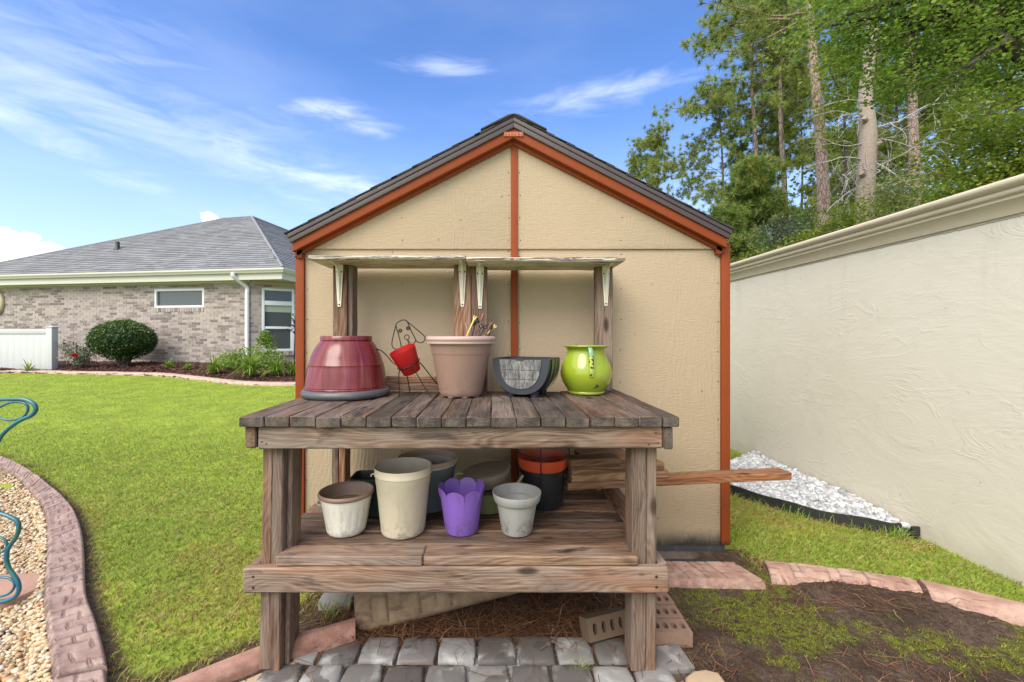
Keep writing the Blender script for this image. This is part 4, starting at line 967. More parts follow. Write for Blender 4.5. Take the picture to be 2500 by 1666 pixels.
# roof
A1 = (-2.58, 3.33, EZ+2.35); A2 = (-3.55, 3.33, EZ+2.33); E_ = (EX+.03, EY-.04, EZ); L_ = (-9.25, EY-.04, EZ)
rt = 0.02
roof = MB(); roof.v = [E_, L_, A2, A1, (EX+.03, 8.1, EZ), (A1[0], 8.3, A1[2]), (-9.25, 8.1, EZ), (A2[0], 8.3, A1[2])]
for f in ((0, 3, 2, 1), (0, 4, 5, 3), (1, 2, 7, 6), (3, 5, 7, 2)): roof.face(list(f))
ro = roof.build('roof', SH_HOUSE); ro.parent = house
def courses(quad_l, quad_r, name, parent, mat, exposure, tab, th=0.018, rn=random.Random(5)):
    """lap shingles between two rising edges (bottom->top): lists of 3D points for the left and right edge"""
    l0, l1 = map(Vector, quad_l); r0, r1 = map(Vector, quad_r)
    H = min((l1-l0).length, (r1-r0).length); up = ((l1+r1)/2-(l0+r0)/2); across = (r0-l0).normalized(); nrm = across.cross((up-across*up.dot(across)).normalized()); 
    if nrm.z < 0: nrm = -nrm
    hgt = (up-across*up.dot(across)).length; n = int(hgt/exposure); V = []; Fc = []; R_ = []; W_ = []
    for i in range(n+1):
        a = min(1, i*exposure/hgt); b = min(1, (i+1.25)*exposure/hgt)
        la, ra, lb, rb = l0.lerp(l1, a), r0.lerp(r1, a), l0.lerp(l1, b), r0.lerp(r1, b)
        W = (ra-la).length; x = -rn.uniform(0, tab)
        while x < W:
            x2 = x+tab*rn.uniform(0.55, 1.3); u0, u1 = max(0, x)/max(W, 1e-6), min(W, x2)/max(W, 1e-6)
            drop = rn.uniform(0, 0.008) if rn.random() < .5 else 0
            dv = (la-lb).normalized()*drop
            t_ = th*rn.uniform(.8, 1.25); k = len(V)
            V += [tuple(la.lerp(ra, u0)+nrm*(t_+.004)+dv), tuple(la.lerp(ra, u1)+nrm*(t_+.004)+dv), tuple(lb.lerp(rb, u1)+nrm*.004), tuple(lb.lerp(rb, u0)+nrm*.004), tuple(la.lerp(ra, u0)+nrm*.001+dv), tuple(la.lerp(ra, u1)+nrm*.001+dv)]
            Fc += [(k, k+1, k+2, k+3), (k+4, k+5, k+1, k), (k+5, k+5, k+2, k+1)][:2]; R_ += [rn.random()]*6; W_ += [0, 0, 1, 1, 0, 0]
            x = x2
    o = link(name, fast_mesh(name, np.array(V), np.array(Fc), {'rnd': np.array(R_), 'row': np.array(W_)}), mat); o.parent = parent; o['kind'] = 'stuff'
    return o
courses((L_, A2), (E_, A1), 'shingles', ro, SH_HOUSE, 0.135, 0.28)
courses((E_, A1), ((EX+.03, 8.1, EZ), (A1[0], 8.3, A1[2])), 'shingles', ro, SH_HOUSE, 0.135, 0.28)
mb = MB()
for a, b in ((E_, A1), (A1, A2), (A2, L_), (A1, (A1[0], 8.3, A1[2]))): mb.tube([Vector(a)+Vector((0, 0, .012)), Vector(b)+Vector((0, 0, .012))], 0.035, 6)
p = mb.build('ridge_cap', SH_HOUSE, smooth=60); p.parent = ro
# vent pipe on the roof
def roof_pt(px, py):
    kx, kz = (px-CX)/F, (CY-py)/F; c, s = math.cos(H_A), math.sin(H_A)
    best = None
    for Yw in np.linspace(10, 16, 1200):
        X = kx*Yw; Z = EYE+kz*Yw; yl = -(X-H_C.x)*s+(Yw-H_C.y)*c; xl = (X-H_C.x)*c+(Yw-H_C.y)*s
        e = abs((Z-hz0)-(EZ+.647*(yl-EY)))
        if best is None or e < best[0]: best = (e, xl, yl, Z-hz0)
    return best[1:]
vx, vy, vz = roof_pt(287, 611)
mb = MB(); mb.lathe([(0.10, vz-.03), (0.085, vz+.03), (0.055, vz+.08), (0.05, vz+.24), (0.036, vz+.24)], 16, vx, vy); p = mb.build('vent_pipe', DARKPIPE, smooth=50); p.parent = ro

# ------------------------------------------------------------------ white fence by the house
f0 = Vector((PX(127, 9.8), 9.8, 0)); fd = Vector((-1, .04, 0)).normalized(); fz = PZ(795, 9.8)-1.05
fence = thing('vinyl_fence', (f0.x, f0.y, fz), 'white vinyl fence panel at the left end of the house bed', 'fence', rot=(0, 0, math.atan2(fd.y, fd.x)))
mb = MB(); mb.box(-.07, .07, -.07, .07, -0.1, 1.00); mb.box(-.082, .082, -.082, .082, 1.00, 1.02); b0_ = len(mb.v); mb.v += [(-.07, -.07, 1.02), (.07, -.07, 1.02), (.07, .07, 1.02), (-.07, .07, 1.02), (0, 0, 1.05)]
for k in range(4): mb.face([b0_+k, b0_+(k+1) % 4, b0_+4])
p = mb.build('post', FENCE, bevel=0.004); p.parent = fence
p = MB().box(.071, 2.6, -.04, .04, 0.86, 0.97).build('top_rail', FENCE, bevel=0.006); p.parent = fence
for k in range(16):
    p = MB().box(.075+k*.157, .075+k*.157+.1566, -.02, .02, -0.3, 0.86).build('fence_panel', FENCE, bevel=0.0012); p.parent = fence

# ------------------------------------------------------------------ shed
YW, YF, YB = 2.50, 2.42, 5.15
XL, XR, XC = -1.145, 1.367, 0.113
shed = thing('garden_shed', (XC, YW, 0), 'tan gabled garden shed with orange trim and dark roof', 'shed')
RS = 0.517; ZR = 2.500
def roofz(x): return ZR-RS*abs(x-XC)
ZSEAM = PZ(609, 2.5)
x_tr = (PX(1247, YW), PX(1264, YW))
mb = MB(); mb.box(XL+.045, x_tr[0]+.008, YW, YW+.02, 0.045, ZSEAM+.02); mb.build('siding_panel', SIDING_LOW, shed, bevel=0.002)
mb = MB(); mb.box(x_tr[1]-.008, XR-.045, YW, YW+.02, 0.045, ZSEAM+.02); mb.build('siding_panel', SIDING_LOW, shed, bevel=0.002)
def gable(x0, x1):
    pts = [(x0, ZSEAM), (x1, ZSEAM)]
    return pts+[(x1, roofz(x1)-.06), (x0, roofz(x0)-.06)]
MB().prism(gable(XL+.045, x_tr[0]+.008), YW-.012, YW-.001).build('siding_panel', SIDING, shed, bevel=0.002)
MB().prism(gable(x_tr[1]-.008, XR-.045), YW-.012, YW-.001).build('siding_panel', SIDING, shed, bevel=0.002)
mb = MB(); mb.box(XL+.03, XL+.05, YW+.021, YB-.05, 0.04, 1.85); mb.box(XR-.05, XR-.03, YW+.021, YB-.05, 0.04, 1.85); mb.box(XL+.05, XR-.05, YB-.06, YB-.04, 0.04, 1.85)
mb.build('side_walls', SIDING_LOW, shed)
MB().box(x_tr[0], x_tr[1], YW-.020, YW-.0005, 0.05, roofz(XC)-.130).build('centre_trim', ORANGE, shed, bevel=0.003)
MB().box(XL, XL+.05, YW-.018, YW+.05, 0.055, roofz(XL+.05)-.075).build('corner_trim', ORANGE, shed, bevel=0.004)
MB().box(XR-.05, XR, YW-.018, YW+.05, 0.055, roofz(XR-.05)-.075).build('corner_trim', ORANGE, shed, bevel=0.004)
MB().box(XL+.02, XR-.02, YW+.004, YB-.05, -0.08, 0.05).build('base_skirt', SLAB, shed, bevel=0.004)
xe_l, xe_r = -1.160, 1.342
def rake(side, off0, off1, y0, y1, name, mat, xe, xin=None, bev=0.003):
    x1 = XC; pts = [(xe, roofz(xe)-off0), (x1, ZR-off0), (x1, ZR-off1), (xe, roofz(xe)-off1)]
    return MB().prism(pts, y0, y1).build(name, mat, shed, bevel=bev)
for xe, k in ((xe_l, -1), (xe_r, 1)):
    rake(k, 0.030, 0.062, YF, YF+.018, 'drip_edge', BROWN_METAL, xe+.012*-k)
    rake(k, 0.006, 0.0305, YF-.006, YF+.03, 'drip_edge', BROWN_METAL, xe+.002*-k, bev=0.002)
    rake(k, 0.050, 0.114, YF+.012, YF+.045, 'rake_board', ORANGE, xe+.022*-k)
    rake(k, 0.085, 0.136, YW-.030, YW-.0125, 'frieze_board', ORANGE, xe+.017*-k)
    rake(k, 0.012, 0.030, YF+.02, YB, 'roof_deck', BROWN_METAL, xe)
    rake(k, 0.030, 0.20, YB-.03, YB-.005, 'rake_board', ORANGE, xe+.02*-k)
    MB().prism([(xe+.03*-k, roofz(xe)-.03), (xe+.06*-k, roofz(xe)-.03), (xe+.06*-k, roofz(xe)-.13), (xe+.03*-k, roofz(xe)-.13)], YF+.05, YB-.04).build('eave_fascia', ORANGE, shed)
mb = MB(); pz = ZR-.098
mb.box(XC-.055, XC+.055, YF+.006, YF+.0125, pz-.012, pz+.012)
for k in range(6):
    for r in (-1, 0, 1): mb.box(XC-.052+k*.0185, XC-.052+k*.0185+.012, YF+.001, YF+.006, pz+r*.008-.0016, pz+r*.008+.0016)
mb.build('nail_plate', PLATE, shed)
# shingles: every course laps the one below
sh_len = math.hypot(1, RS); rn = random.Random(3)
for k, xe in ((-1, xe_l), (1, xe_r)):
    n = 11; run = abs(xe-XC); 
    for i in range(n):
        xa = xe+(-k)*run*i/n; xb = xe+(-k)*run*min(1.0, (i+1.35)/n)
        if i == 0: xa += k*.012
        y = YF-.012; j = 0
        while y < YB:
            y2 = min(YB+.02, y+0.92*rn.uniform(.8, 1.1) if j else y+rn.uniform(.35, .9))
            lift = .006+rn.uniform(0, .003); dx = rn.uniform(-.012, .012)
            pts = [(xa+dx, roofz(xa)+lift-.007), (xa+dx, roofz(xa+dx)+lift), (xb, roofz(xb)+.002), (xb, roofz(xb)-.006)]
            o = MB().prism(pts, y+.001, y2-.001).build('shingle', SH_SHED, shed); y = y2; j += 1
y = YF-.016
while y < YB:
    y2 = min(YB+.02, y+.3); lift = rn.uniform(0, .006); w_ = .185
    out = [(XC-w_, roofz(XC-w_)+0.018+lift)]+[(XC+t, roofz(XC+abs(t))+.017+lift-(.010 if abs(t) < .03 else 0)) for t in (-.03, 0, .03)]+[(XC+w_, roofz(XC+w_)+.018+lift)]
    out += [(XC+w_, roofz(XC+w_)+.012), (XC, ZR+.004), (XC-w_, roofz(XC-w_)+.012)]
    MB().prism(out, y, y2+.06).build('shingle', SH_SHED, shed); y = y2
mb = MB(); rn2 = random.Random(9)
def nail(x, z, y): mb.xf(Matrix.Translation((x, y, z)) @ Matrix.Rotation(math.pi/2, 4, 'X'), len(mb.lathe([(.0001, 0), (.0034, 0), (.0028, .0012), (.0001, .0014)], 8).v)-32)
for xn in (XL+.062, x_tr[0]-.012, x_tr[1]+.012, XR-.062, -.53, .74):
    for k in range(9): nail(xn+rn2.uniform(-.004, .004), .22+k*.19+rn2.uniform(-.02, .02), YW-.0004)
for xn in (x_tr[0]-.012, x_tr[1]+.012, -.53, .74):
    z_ = ZSEAM+.05
    while z_ < roofz(xn)-.22: nail(xn+rn2.uniform(-.004, .004), z_, YW-.0124); z_ += .13
mb.build('nail_heads', SCREW, shed)['kind'] = 'stuff'
MB().slab([(0.6, 2.38), (1.38, 2.37), (1.40, 2.60), (0.6, 2.60)], -0.05, -0.012).build('concrete_pad', SLAB, bevel=0.006)
tag(bpy.data.objects['concrete_pad'], kind='structure')
# ------------------------------------------------------------------ potting bench
bench = thing('potting_bench', (-0.12, 1.95, -0.01), 'weathered timber potting bench with planked top, lower shelf and rear uprights', 'potting bench')
ZT = 0.969; tx = [582, 644, 706, 770, 831.5, 893.7, 955.7, 1016.6, 1077.3, 1138, 1199, 1260, 1321, 1382, 1441, 1500, 1559.5, 1617.5, 1660]
YFB = 1.56
for i in range(18):
    xa, xb = PX(tx[i], YFB), PX(tx[i+1], YFB); g0 = 0.0014
    outer = i in (0, 17); yb = 2.455 if i == 17 else 2.40 if i == 0 else 2.285
    dz = random.uniform(-.0025, .0015)
    board(bench, 'top_plank', xa+g0, xb-g0, YFB+random.uniform(-.004, .004), yb, ZT-.038+dz, ZT+dz, 'y', (W_TOP, END_DK), ch=.0036, seed=i, tilt=(0, 0, random.uniform(-.002, .002)))
board(bench, 'apron', -0.868, 0.622, 1.582, 1.620, 0.846, 0.929, 'x', (W_APRON, END_BR), ch=.005, tilt=(0, -.0022, 0))
board(bench, 'side_rail', -0.914, -0.872, 1.578, 2.30, 0.850, 0.930, 'y', (W_TOP, END_BR), ch=.005)
board(bench, 'side_rail', 0.626, 0.660, 1.578, 2.30, 0.845, 0.929, 'y', (W_TOP, END_DK), ch=.005)
board(bench, 'back_rail', -0.86, 0.615, 2.245, 2.283, 0.842, 0.929, 'x', (W_LEG, END_BR))
# front legs, two timbers each
tl = math.radians(1.0)
board(bench, 'leg', -0.879, -0.8415, 1.624, 1.712, 0.0, 0.846, 'z', (W_LEG, END_BR), tilt=(0, tl, 0))
board(bench, 'leg', -0.8405, -0.8005, 1.622, 1.712, -0.008, 0.846, 'z', (W_LEG, END_BR), tilt=(0, tl, 0))
board(bench, 'leg', -0.7995, -0.7805, 1.655, 1.744, -0.004, 0.846, 'z', (W_LEG, END_BR), tilt=(0, tl, 0))
board(bench, 'leg', 0.5215, 0.576, 1.622, 1.712, -0.006, 0.846, 'z', (W_LEG, END_BR), tilt=(0, .003, 0))
board(bench, 'leg', 0.5775, 0.616, 1.626, 1.714, -0.006, 0.846, 'z', (W_LEG, END_BR), tilt=(0, .003, 0))
# rear legs and uprights
board(bench, 'leg', -0.862, -0.826, 2.287, 2.372, -0.03, 0.93, 'z', (W_LEG, END_BR))
board(bench, 'leg', -0.824, -0.788, 2.287, 2.372, -0.03, 0.93, 'z', (W_POST, END_BR))
board(bench, 'leg', 0.545, 0.580, 2.287, 2.372, -0.03, 0.93, 'z', (W_POST, END_BR))
board(bench, 'leg', 0.582, 0.618, 2.287, 2.372, -0.03, 0.93, 'z', (W_LEG, END_BR))
SH1, SH2 = 1.650, 1.640
board(bench, 'upright', PX(812, 2.33), PX(856, 2.33)-.022, 2.33, 2.368, 0.93, SH1-.002, 'z', (W_POST, END_BR))
board(bench, 'upright', PX(856, 2.33)-.020, PX(856, 2.33)+.006, 2.345, 2.43, 0.93, SH1-.002, 'z', (W_LEG, END_BR))
board(bench, 'upright', PX(1108, 2.33), PX(1151, 2.33)-.001, 2.33, 2.368, 0.93, SH1-.002, 'z', (W_POST, END_BR))
board(bench, 'upright', PX(1151, 2.33)+.001, PX(1190, 2.33), 2.332, 2.37, 0.93, SH2-.002, 'z', (W_LEG, END_BR))
board(bench, 'upright', PX(1453, 2.33), PX(1496, 2.33), 2.33, 2.368, 0.93, SH2-.002, 'z', (W_LEG, END_BR))
board(bench, 'back_stop', PX(858, 2.31), PX(1150, 2.31), 2.295, 2.328, 0.972, 1.005, 'x', (W_LEG, END_BR))
board(bench, 'back_stop', PX(858, 2.31), PX(1150, 2.31), 2.312, 2.328, 1.007, 1.046, 'x', (W_POST, END_BR))
# lower shelf
board(bench, 'front_beam', -0.925, 0.648, 1.583, 1.621, 0.312, 0.407, 'x', (W_APRON, END_BR), ch=.007)
mid = PX(1032, 1.59)
board(bench, 'shelf_plank', PX(672, 1.59), mid-.0015, 1.591, 1.683, 0.4085, 0.4455, 'x', (W_SHELF_F, END_BR), ch=.005)
board(bench, 'shelf_plank', mid+.0015, PX(1560, 1.59), 1.594, 1.686, 0.4085, 0.4450, 'x', (W_SHELF, END_BR), ch=.005)
for k in range(6):
    y0 = 1.697+k*.1115
    board(bench, 'shelf_plank', -0.885+random.uniform(-.006, .006), 0.605, y0, y0+.088, 0.405+random.uniform(-.004, .002), 0.443+random.uniform(-.008, .002), 'x', (W_SHELF, END_BR), ch=.006, seed=50+k)
for xx in (-.60, -.1, .45): board(bench, 'shelf_bearer', xx, xx+.038, 1.625, 2.36, 0.314, 0.402, 'y', (W_LEG, END_BR))
board(bench, 'side_beam', -0.918, -0.882, 1.624, 2.36, 0.32, 0.4045, 'y', (W_LEG, END_BR))
board(bench, 'side_beam', 0.620, 0.657, 1.624, 2.36, 0.32, 0.4045, 'y', (W_LEG, END_BR))
board(bench, 'shelf_stop', 0.568, 0.606, 1.76, 2.30, 0.446, 0.530, 'y', (W_SHELF, END_BR))
# upper shelf and its steel brackets
board(bench, 'upper_shelf', -0.938, PX(1137, 2.17), 2.17, 2.472, SH1, SH1+.018, 'x', (PEEL, PEEL), ch=.003, jit=.0016)
board(bench, 'upper_shelf', PX(1138, 2.17), 0.664, 2.168, 2.47, SH2, SH2+.019, 'x', (PEEL, PEEL), ch=.003, jit=.0022)
def bracket(xc, zsh, L=0.225):
    w = [(0.0, .0205), (0.02, .0205), (0.06, .0185), (L-.02, .0100), (L, .008)]
    mb = MB()
    # vertical flange on the upright, tapering to its foot
    def plate(fn):
        b = len(mb.v); n = len(w)
        for (t, hw) in w:
            for sx in (-hw, hw): mb.v.append(fn(sx, t, 0)); mb.v.append(fn(sx, t, 1))
        for i in range(n-1):
            a, c = b+i*4, b+i*4+4
            for q in ((a, a+2, c+2, c), (a+1, c+1, c+3, a+3), (a, c, c+1, a+1), (a+2, a+3, c+3, c+2)): mb.face(list(q))
        mb.face([b, b+1, b+3, b+2]); mb.face([b+(n-1)*4+i for i in (0, 2, 3, 1)])
    plate(lambda sx, t, k: (xc+sx, 2.327-.002*k, zsh-.004-t))
    plate(lambda sx, t, k: (xc+sx, 2.329-t*0.62, zsh-.002-.002*k))
    # pressed rib running round the corner
    rib = [(xc, 2.324, zsh-L+.03), (xc, 2.318, zsh-.10), (xc, 2.304, zsh-.04), (xc, 2.28, zsh-.014), (xc, 2.22, zsh-.007)]
    mb.tube(cat_rom(rib, 4), [.0035+.005*math.sin(math.pi*i/16) for i in range(17)], 8)
    o = mb.build('bracket', WHITE_METAL, bench, smooth=40)
    for sx, dz in ((-.013, .036), (.013, .036), (0, L-.012)):
        s = MB(); s.lathe([(0.0001, 0), (.0045, 0), (.004, .0022), (.0001, .003)], 10)
        s.xf(Matrix.Translation((xc+sx, 2.3245, zsh-.004-dz)) @ Matrix.Rotation(math.pi/2, 4, 'X'))
        s.build('screw', SCREW, o, smooth=50)
bracket(PX(829, 2.33), SH1); bracket(PX(1129, 2.33), SH1); bracket(PX(1172, 2.33), SH2); bracket(PX(1479, 2.33), SH2, .21)
for (x, z) in [(-.855, .912), (-.838, .911), (-.852, .872), (-.836, .866), (.597, .905), (.57, .862), (.605, .868)]:
    s = MB(); s.lathe([(0.0001, 0), (.0042, 0), (.0036, .002), (.0001, .0026)], 8); s.xf(Matrix.Translation((x, 1.5835, z)) @ Matrix.Rotation(math.pi/2, 4, 'X')); s.build('screw', SCREW, bench, smooth=50)
for (x, z) in [(-.885, .375), (-.885, .335), (.60, .375), (.60, .337)]:
    s = MB(); s.lathe([(0.0001, 0), (.006, 0), (.005, .002), (.0001, .0026)], 8); s.xf(Matrix.Translation((x, 1.5845, z)) @ Matrix.Rotation(math.pi/2, 4, 'X')); s.build('screw', SCREW, bench, smooth=50)

# ------------------------------------------------------------------ pots on the bench top
def pot(name, x, y, z, label, cat='plant pot', group=None, rot=(0, 0, 0)): return thing(name, (x, y, z), label, cat, group, rot)
def part(mb, name, mat, parent, smooth=40, **kw):
    o = mb.build(name, mat, smooth=smooth, **kw); o.parent = parent; return o
ZB = ZT+.0005
t = pot('plant_pot', -0.722, 2.115, ZB, 'large red glazed pot turned upside down at the left end of the bench')
part(MB().lathe([(.186, .0), (.200, .004), (.207, .014), (.208, .024), (.203, .034), (.196, .040), (.190, .041), (.180, .038), (.17, 0.0)], 72), 'rim', P_GREYRIM, t, 60)
part(MB().lathe([(.1925, .038), (.1935, .046), (.1905, .050), (.1925, .053), (.191, .060), (.1865, .10), (.180, .140), (.1765, .152), (.1775, .156), (.1745, .160), (.164, .195), (.151, .224), (.136, .250), (.1235, .266), (.1195, .270), (.1225, .273), (.1215, .288), (.117, .2935), (.10, .2935), (.098, .286), (.0, .286)], 72), 'body', P_GLAZE, t, 40)

t = pot('plant_pot', -0.160, 2.115, ZB, 'big taupe plastic pot with a pale rim, holding garden stakes')
mb = MB(); mb.lathe([(.098, .006), (.104, .012), (.1065, .03), (.1405, .205), (.1425, .207), (.1430, .2065), (.152, .252), (.158, .256), (.152, .258), (.150, .252), (.142, .21), (.104, .016), (.0, .014)], 72)
for k in range(8):
    a = k*math.pi/4+.3; b0_ = len(mb.v); mb.lathe([(.018, 0), (.02, .008)], 12, .082*math.cos(a), .082*math.sin(a))
part(mb, 'body', P_TAUPE, t, 40)
part(MB().lathe([(.158, .254), (.1645, .256), (.166, .262), (.165, .268), (.168, .270), (.1705, .276), (.170, .285), (.165, .2905), (.158, .2915), (.153, .288), (.151, .255)], 72), 'rim', P_TAUPE_L, t, 50)
part(MB().lathe([(.145, .22), (.0, .222)], 40), 'potting_soil', P_SOIL, t, 40)
# loose stakes and plant ties standing in it
stk = [('yellow', (1138, 823, 1161, 772), 'fork', 'upright yellow forked tie, leftmost of the stakes in the taupe pot'),
       ('grey', (1143, 823, 1137, 788), 'wire', 'thin pale wire bent upright beside the yellow tie in the taupe pot'),
       ('brown', (1160, 824, 1181, 765), 'tip', 'tall brown pointed stake rising highest from the taupe pot'),
       ('black', (1152, 824, 1163, 778), 'knob', 'black knobbed stake just right of the yellow tie in the taupe pot'),
       ('purple', (1150, 824, 1158, 790), 'leaf', 'dull purple flat stake low at the middle of the bunch'),
       ('purple', (1160, 824, 1166, 806), 'leaf', 'short dark flat tag lowest of the bunch of stakes'),
       ('black', (1166, 824, 1176, 790), 'clip', 'black clip with a round eye, left of two in the taupe pot'),
       ('black', (1170, 824, 1187, 793), 'clip', 'black clip with a round eye, right of two in the taupe pot'),
       ('grey', (1163, 824, 1177, 792), 'wire', 'thin grey wire stake crossing the black clips'),
       ('brown', (1183, 824, 1200, 787), 'fork', 'brown forked tie leaning right out of the taupe pot'),
       ('black', (1193, 824, 1202, 795), 'tip', 'slim dark stake at the far right of the bunch'),
       ('yellow', (1180, 824, 1211, 795), 'fork', 'yellow forked tie leaning furthest right out of the taupe pot')]
for i, (cn, (xa, ya, xb, yb), kind, lab) in enumerate(stk):
    Y = 2.06+.012*(i % 6); r = .0033 if kind != 'wire' else .0017
    a = Vector((PX(xa, Y), Y+.015, PZ(ya, Y))); b = Vector((PX(xb, Y+.02), Y+.02, PZ(yb, Y+.02))); dv = (b-a).normalized(); foot = a-dv*((a.z-(ZB+.222))/max(dv.z, .2))
    mb = MB(); sd = Vector((dv.z, 0, -dv.x)).normalized()
    if kind == 'wire': mb.tube([foot, a, a.lerp(b, .7), b+sd*-.004], r, 6)
    elif kind == 'fork':
        m_ = a.lerp(b, .80); mb.tube([foot, a, m_], [r, r, r*1.3], 6)
        for s_ in (-1, 1): mb.tube([m_, m_.lerp(b, .5)+sd*s_*.005, b+sd*s_*.0055], r*1.2, 6)
    elif kind == 'tip': mb.tube([foot, a.lerp(b, .70), a.lerp(b, .71), b.lerp(a, .05), b], [r*.8, r*.8, r*1.9, r*1.9, r*.6], 8)
    elif kind == 'knob':
        mb.tube([foot, a.lerp(b, .75)], [r, r], 6)
        for q, o_ in ((.72, -.004), (.86, .004), (.97, -.001)):
            c0 = a.lerp(b, q)+sd*o_*1.6; mb.tube([c0-dv*.009, c0-dv*.005, c0+dv*.005, c0+dv*.009], [r, r*4, r*4, r], 8)
    elif kind == 'leaf':
        mb.tube([foot, a, a.lerp(b, .4), a.lerp(b, .75), b], [r, r, .006, .0075, .003], 8); c0 = Y+.02
        mb.v = [(x, c0+(y_-c0)*.5, z) for x, y_, z in mb.v]
    else:
        mb.tube([foot, a.lerp(b, .65)], [r, r], 6); c0 = a.lerp(b, .82)
        mb.tube([c0+Vector((.0085*math.cos(q), 0, .0085*math.sin(q))) for q in np.linspace(0, 2*math.pi, 12, endpoint=False)], .0042, 6, closed=True)
    o = mb.build('plant_stake', STAKE[cn], smooth=50); tag(o, lab, 'plant stake', 'stakes and ties in the taupe pot')

# half barrel planter
ang = math.radians(-20)
t = pot('barrel_planter', 0.168, 2.155, ZB, 'dark half-barrel planter with a worn grey front, lying lengthwise', 'planter', rot=(0, 0, ang))
def U(hw, top, bot, n=28):
    pts = [(-hw, top)]
    for a in np.linspace(math.pi, 2*math.pi, n): pts.append((hw*math.cos(a)*(1 if abs(math.cos(a)) < .999 else 1), bot+hw*.86+(hw*.86)*math.sin(a)))
    return pts+[(hw, top)]
def Ux(hw, top, bot, n=28):      # half round trough outline, bulging like staves
    pts = []
    for a in np.linspace(0, 1, n):
        th = math.pi*(1+a); x = hw*math.copysign(abs(math.cos(th))**0.80, math.cos(th)); z = top+(top-bot)*math.copysign(abs(math.sin(th))**0.88, math.sin(th)); pts.append((x, z))
    return pts
hw, top, bot = .141, .184, .012
sts = [(-.122, .98), (-.108, 1.0), (-.03, 1.04), (.03, 1.04), (.108, 1.0), (.122, .98)]
mb = MB(); rows = []
for (yy, sc) in sts:
    rows.append(len(mb.v)); mb.v += [(x*sc, yy, top+(z-top)*sc) for x, z in Ux(hw, top, bot)]
n = 28
for a, b in zip(rows[:-1], rows[1:]):
    for k in range(n-1): mb.face([a+k, a+k+1, b+k+1, b+k])
inn = []
for (yy, sc) in ((-.108, .90), (.108, .90)):
    inn.append(len(mb.v)); mb.v += [(x*sc, yy, top+(z-top)*sc) for x, z in Ux(hw, top, bot)]
for k in range(n-1): mb.face([inn[0]+k+1, inn[0]+k, inn[1]+k, inn[1]+k+1])
for r_, i_, fl in ((rows[0], inn[0], 0), (rows[-1], inn[1], 1)):
    mb.face([r_+k for k in range(n)][::1 if fl else -1]); mb.face([i_+k for k in range(n)][::-1 if fl else 1])
for (r0, i0, k) in ((0, 0, 0), (0, 0, n-1)):
    mb.face([rows[0]+k, inn[0]+k, inn[1]+k, rows[-1]+k])
part(mb, 'trough', P_NAVY, t, 35)
for yy, wd in ((-.075, .03), (0, .034), (.075, .03)):
    m2 = MB(); rr = []
    for q in (0, 1):
        rr.append(len(m2.v)); m2.v += [(x*1.055, yy+wd*(q-.5), top-.002+(z-top)*1.045) for x, z in Ux(hw, top, bot)]
    for k in range(n-1): m2.face([rr[0]+k, rr[0]+k+1, rr[1]+k+1, rr[1]+k])
    part(m2, 'band', P_BAND, t, 35)
fc = [(x*.72, top-.004+(z-top)*.80) for x, z in Ux(hw, top, bot)]
part(MB().prism(fc, -.1265, -.1215), 'worn_panel', P_WORN, t, 20)
m2 = MB()
for q in (.38, .70):
    zz = top-(top-bot)*.8*q; hx = hw*.70*math.sqrt(max(0, 1-q*q*.8)); m2.box(-hx, hx, -.1272, -.1262, zz-.0012, zz+.0012)
m2.box(-.018, .018, -.131, -.1215, top-.006, top+.003)
part(m2, 'front_groove', P_NAVY, t, 20)
for sx in (-.055, .06):
    for sy in (-.085, .085):
        part(MB().lathe([(.019, 0), (.022, .03), (.026, .06), (.01, .065)], 14, sx, sy), 'foot', P_NAVY, t, 40)

t = pot('enamel_jug', 0.472, 2.20, ZB, 'lime green chipped enamel jug with a rust spotted handle', 'jug')
part(MB().lathe([(.078, .0), (.090, .003), (.093, .010), (.090, .016), (.100, .030), (.118, .058), (.1285, .090), (.1295, .112), (.124, .140), (.110, .172), (.102, .194), (.096, .212), (.095, .223), (.101, .233), (.118, .240), (.1215, .2425), (.1205, .245), (.110, .244), (.094, .236), (.088, .222), (.090, .19), (.12, .12), (.11, .06), (.07, .02), (.0, .018)], 72), 'body', P_LIME, t, 60)
hp = [(-.005, -.108, .236), (-.004, -.128, .224), (-.003, -.136, .196), (-.002, -.139, .160), (-.001, -.1375, .125), (0, -.131, .098)]
pts = cat_rom(hp, 6)
def flat_strip(pts, hw, th, mb, tw=0.15):
    b = len(mb.v)
    for i, p in enumerate(pts):
        tt = (pts[min(len(pts)-1, i+1)]-pts[max(0, i-1)]).normalized(); nn = Vector((1, 0, 0)).cross(tt).normalized()
        for sx, sn in ((-1, -.3), (-.6, -1), (.6, -1), (1, -.3), (.6, .6), (-.6, .6)): mb.v.append(tuple(p+Vector((sx*hw, 0, 0))-nn*sn*th*-1))
    for i in range(len(pts)-1):
        for k in range(6): mb.face([b+i*6+k, b+i*6+(k+1) % 6, b+(i+1)*6+(k+1) % 6, b+(i+1)*6+k])
    mb.face([b+k for k in range(6)]); mb.face([b+(len(pts)-1)*6+k for k in range(6)][::-1])
mb = MB(); flat_strip(pts[:13], .0105, .005, mb); part(mb, 'handle', P_AQUA, t, 60)
mb = MB(); flat_strip(pts[12:], .0105, .005, mb); part(mb, 'handle_lower', P_SPOT, t, 60)

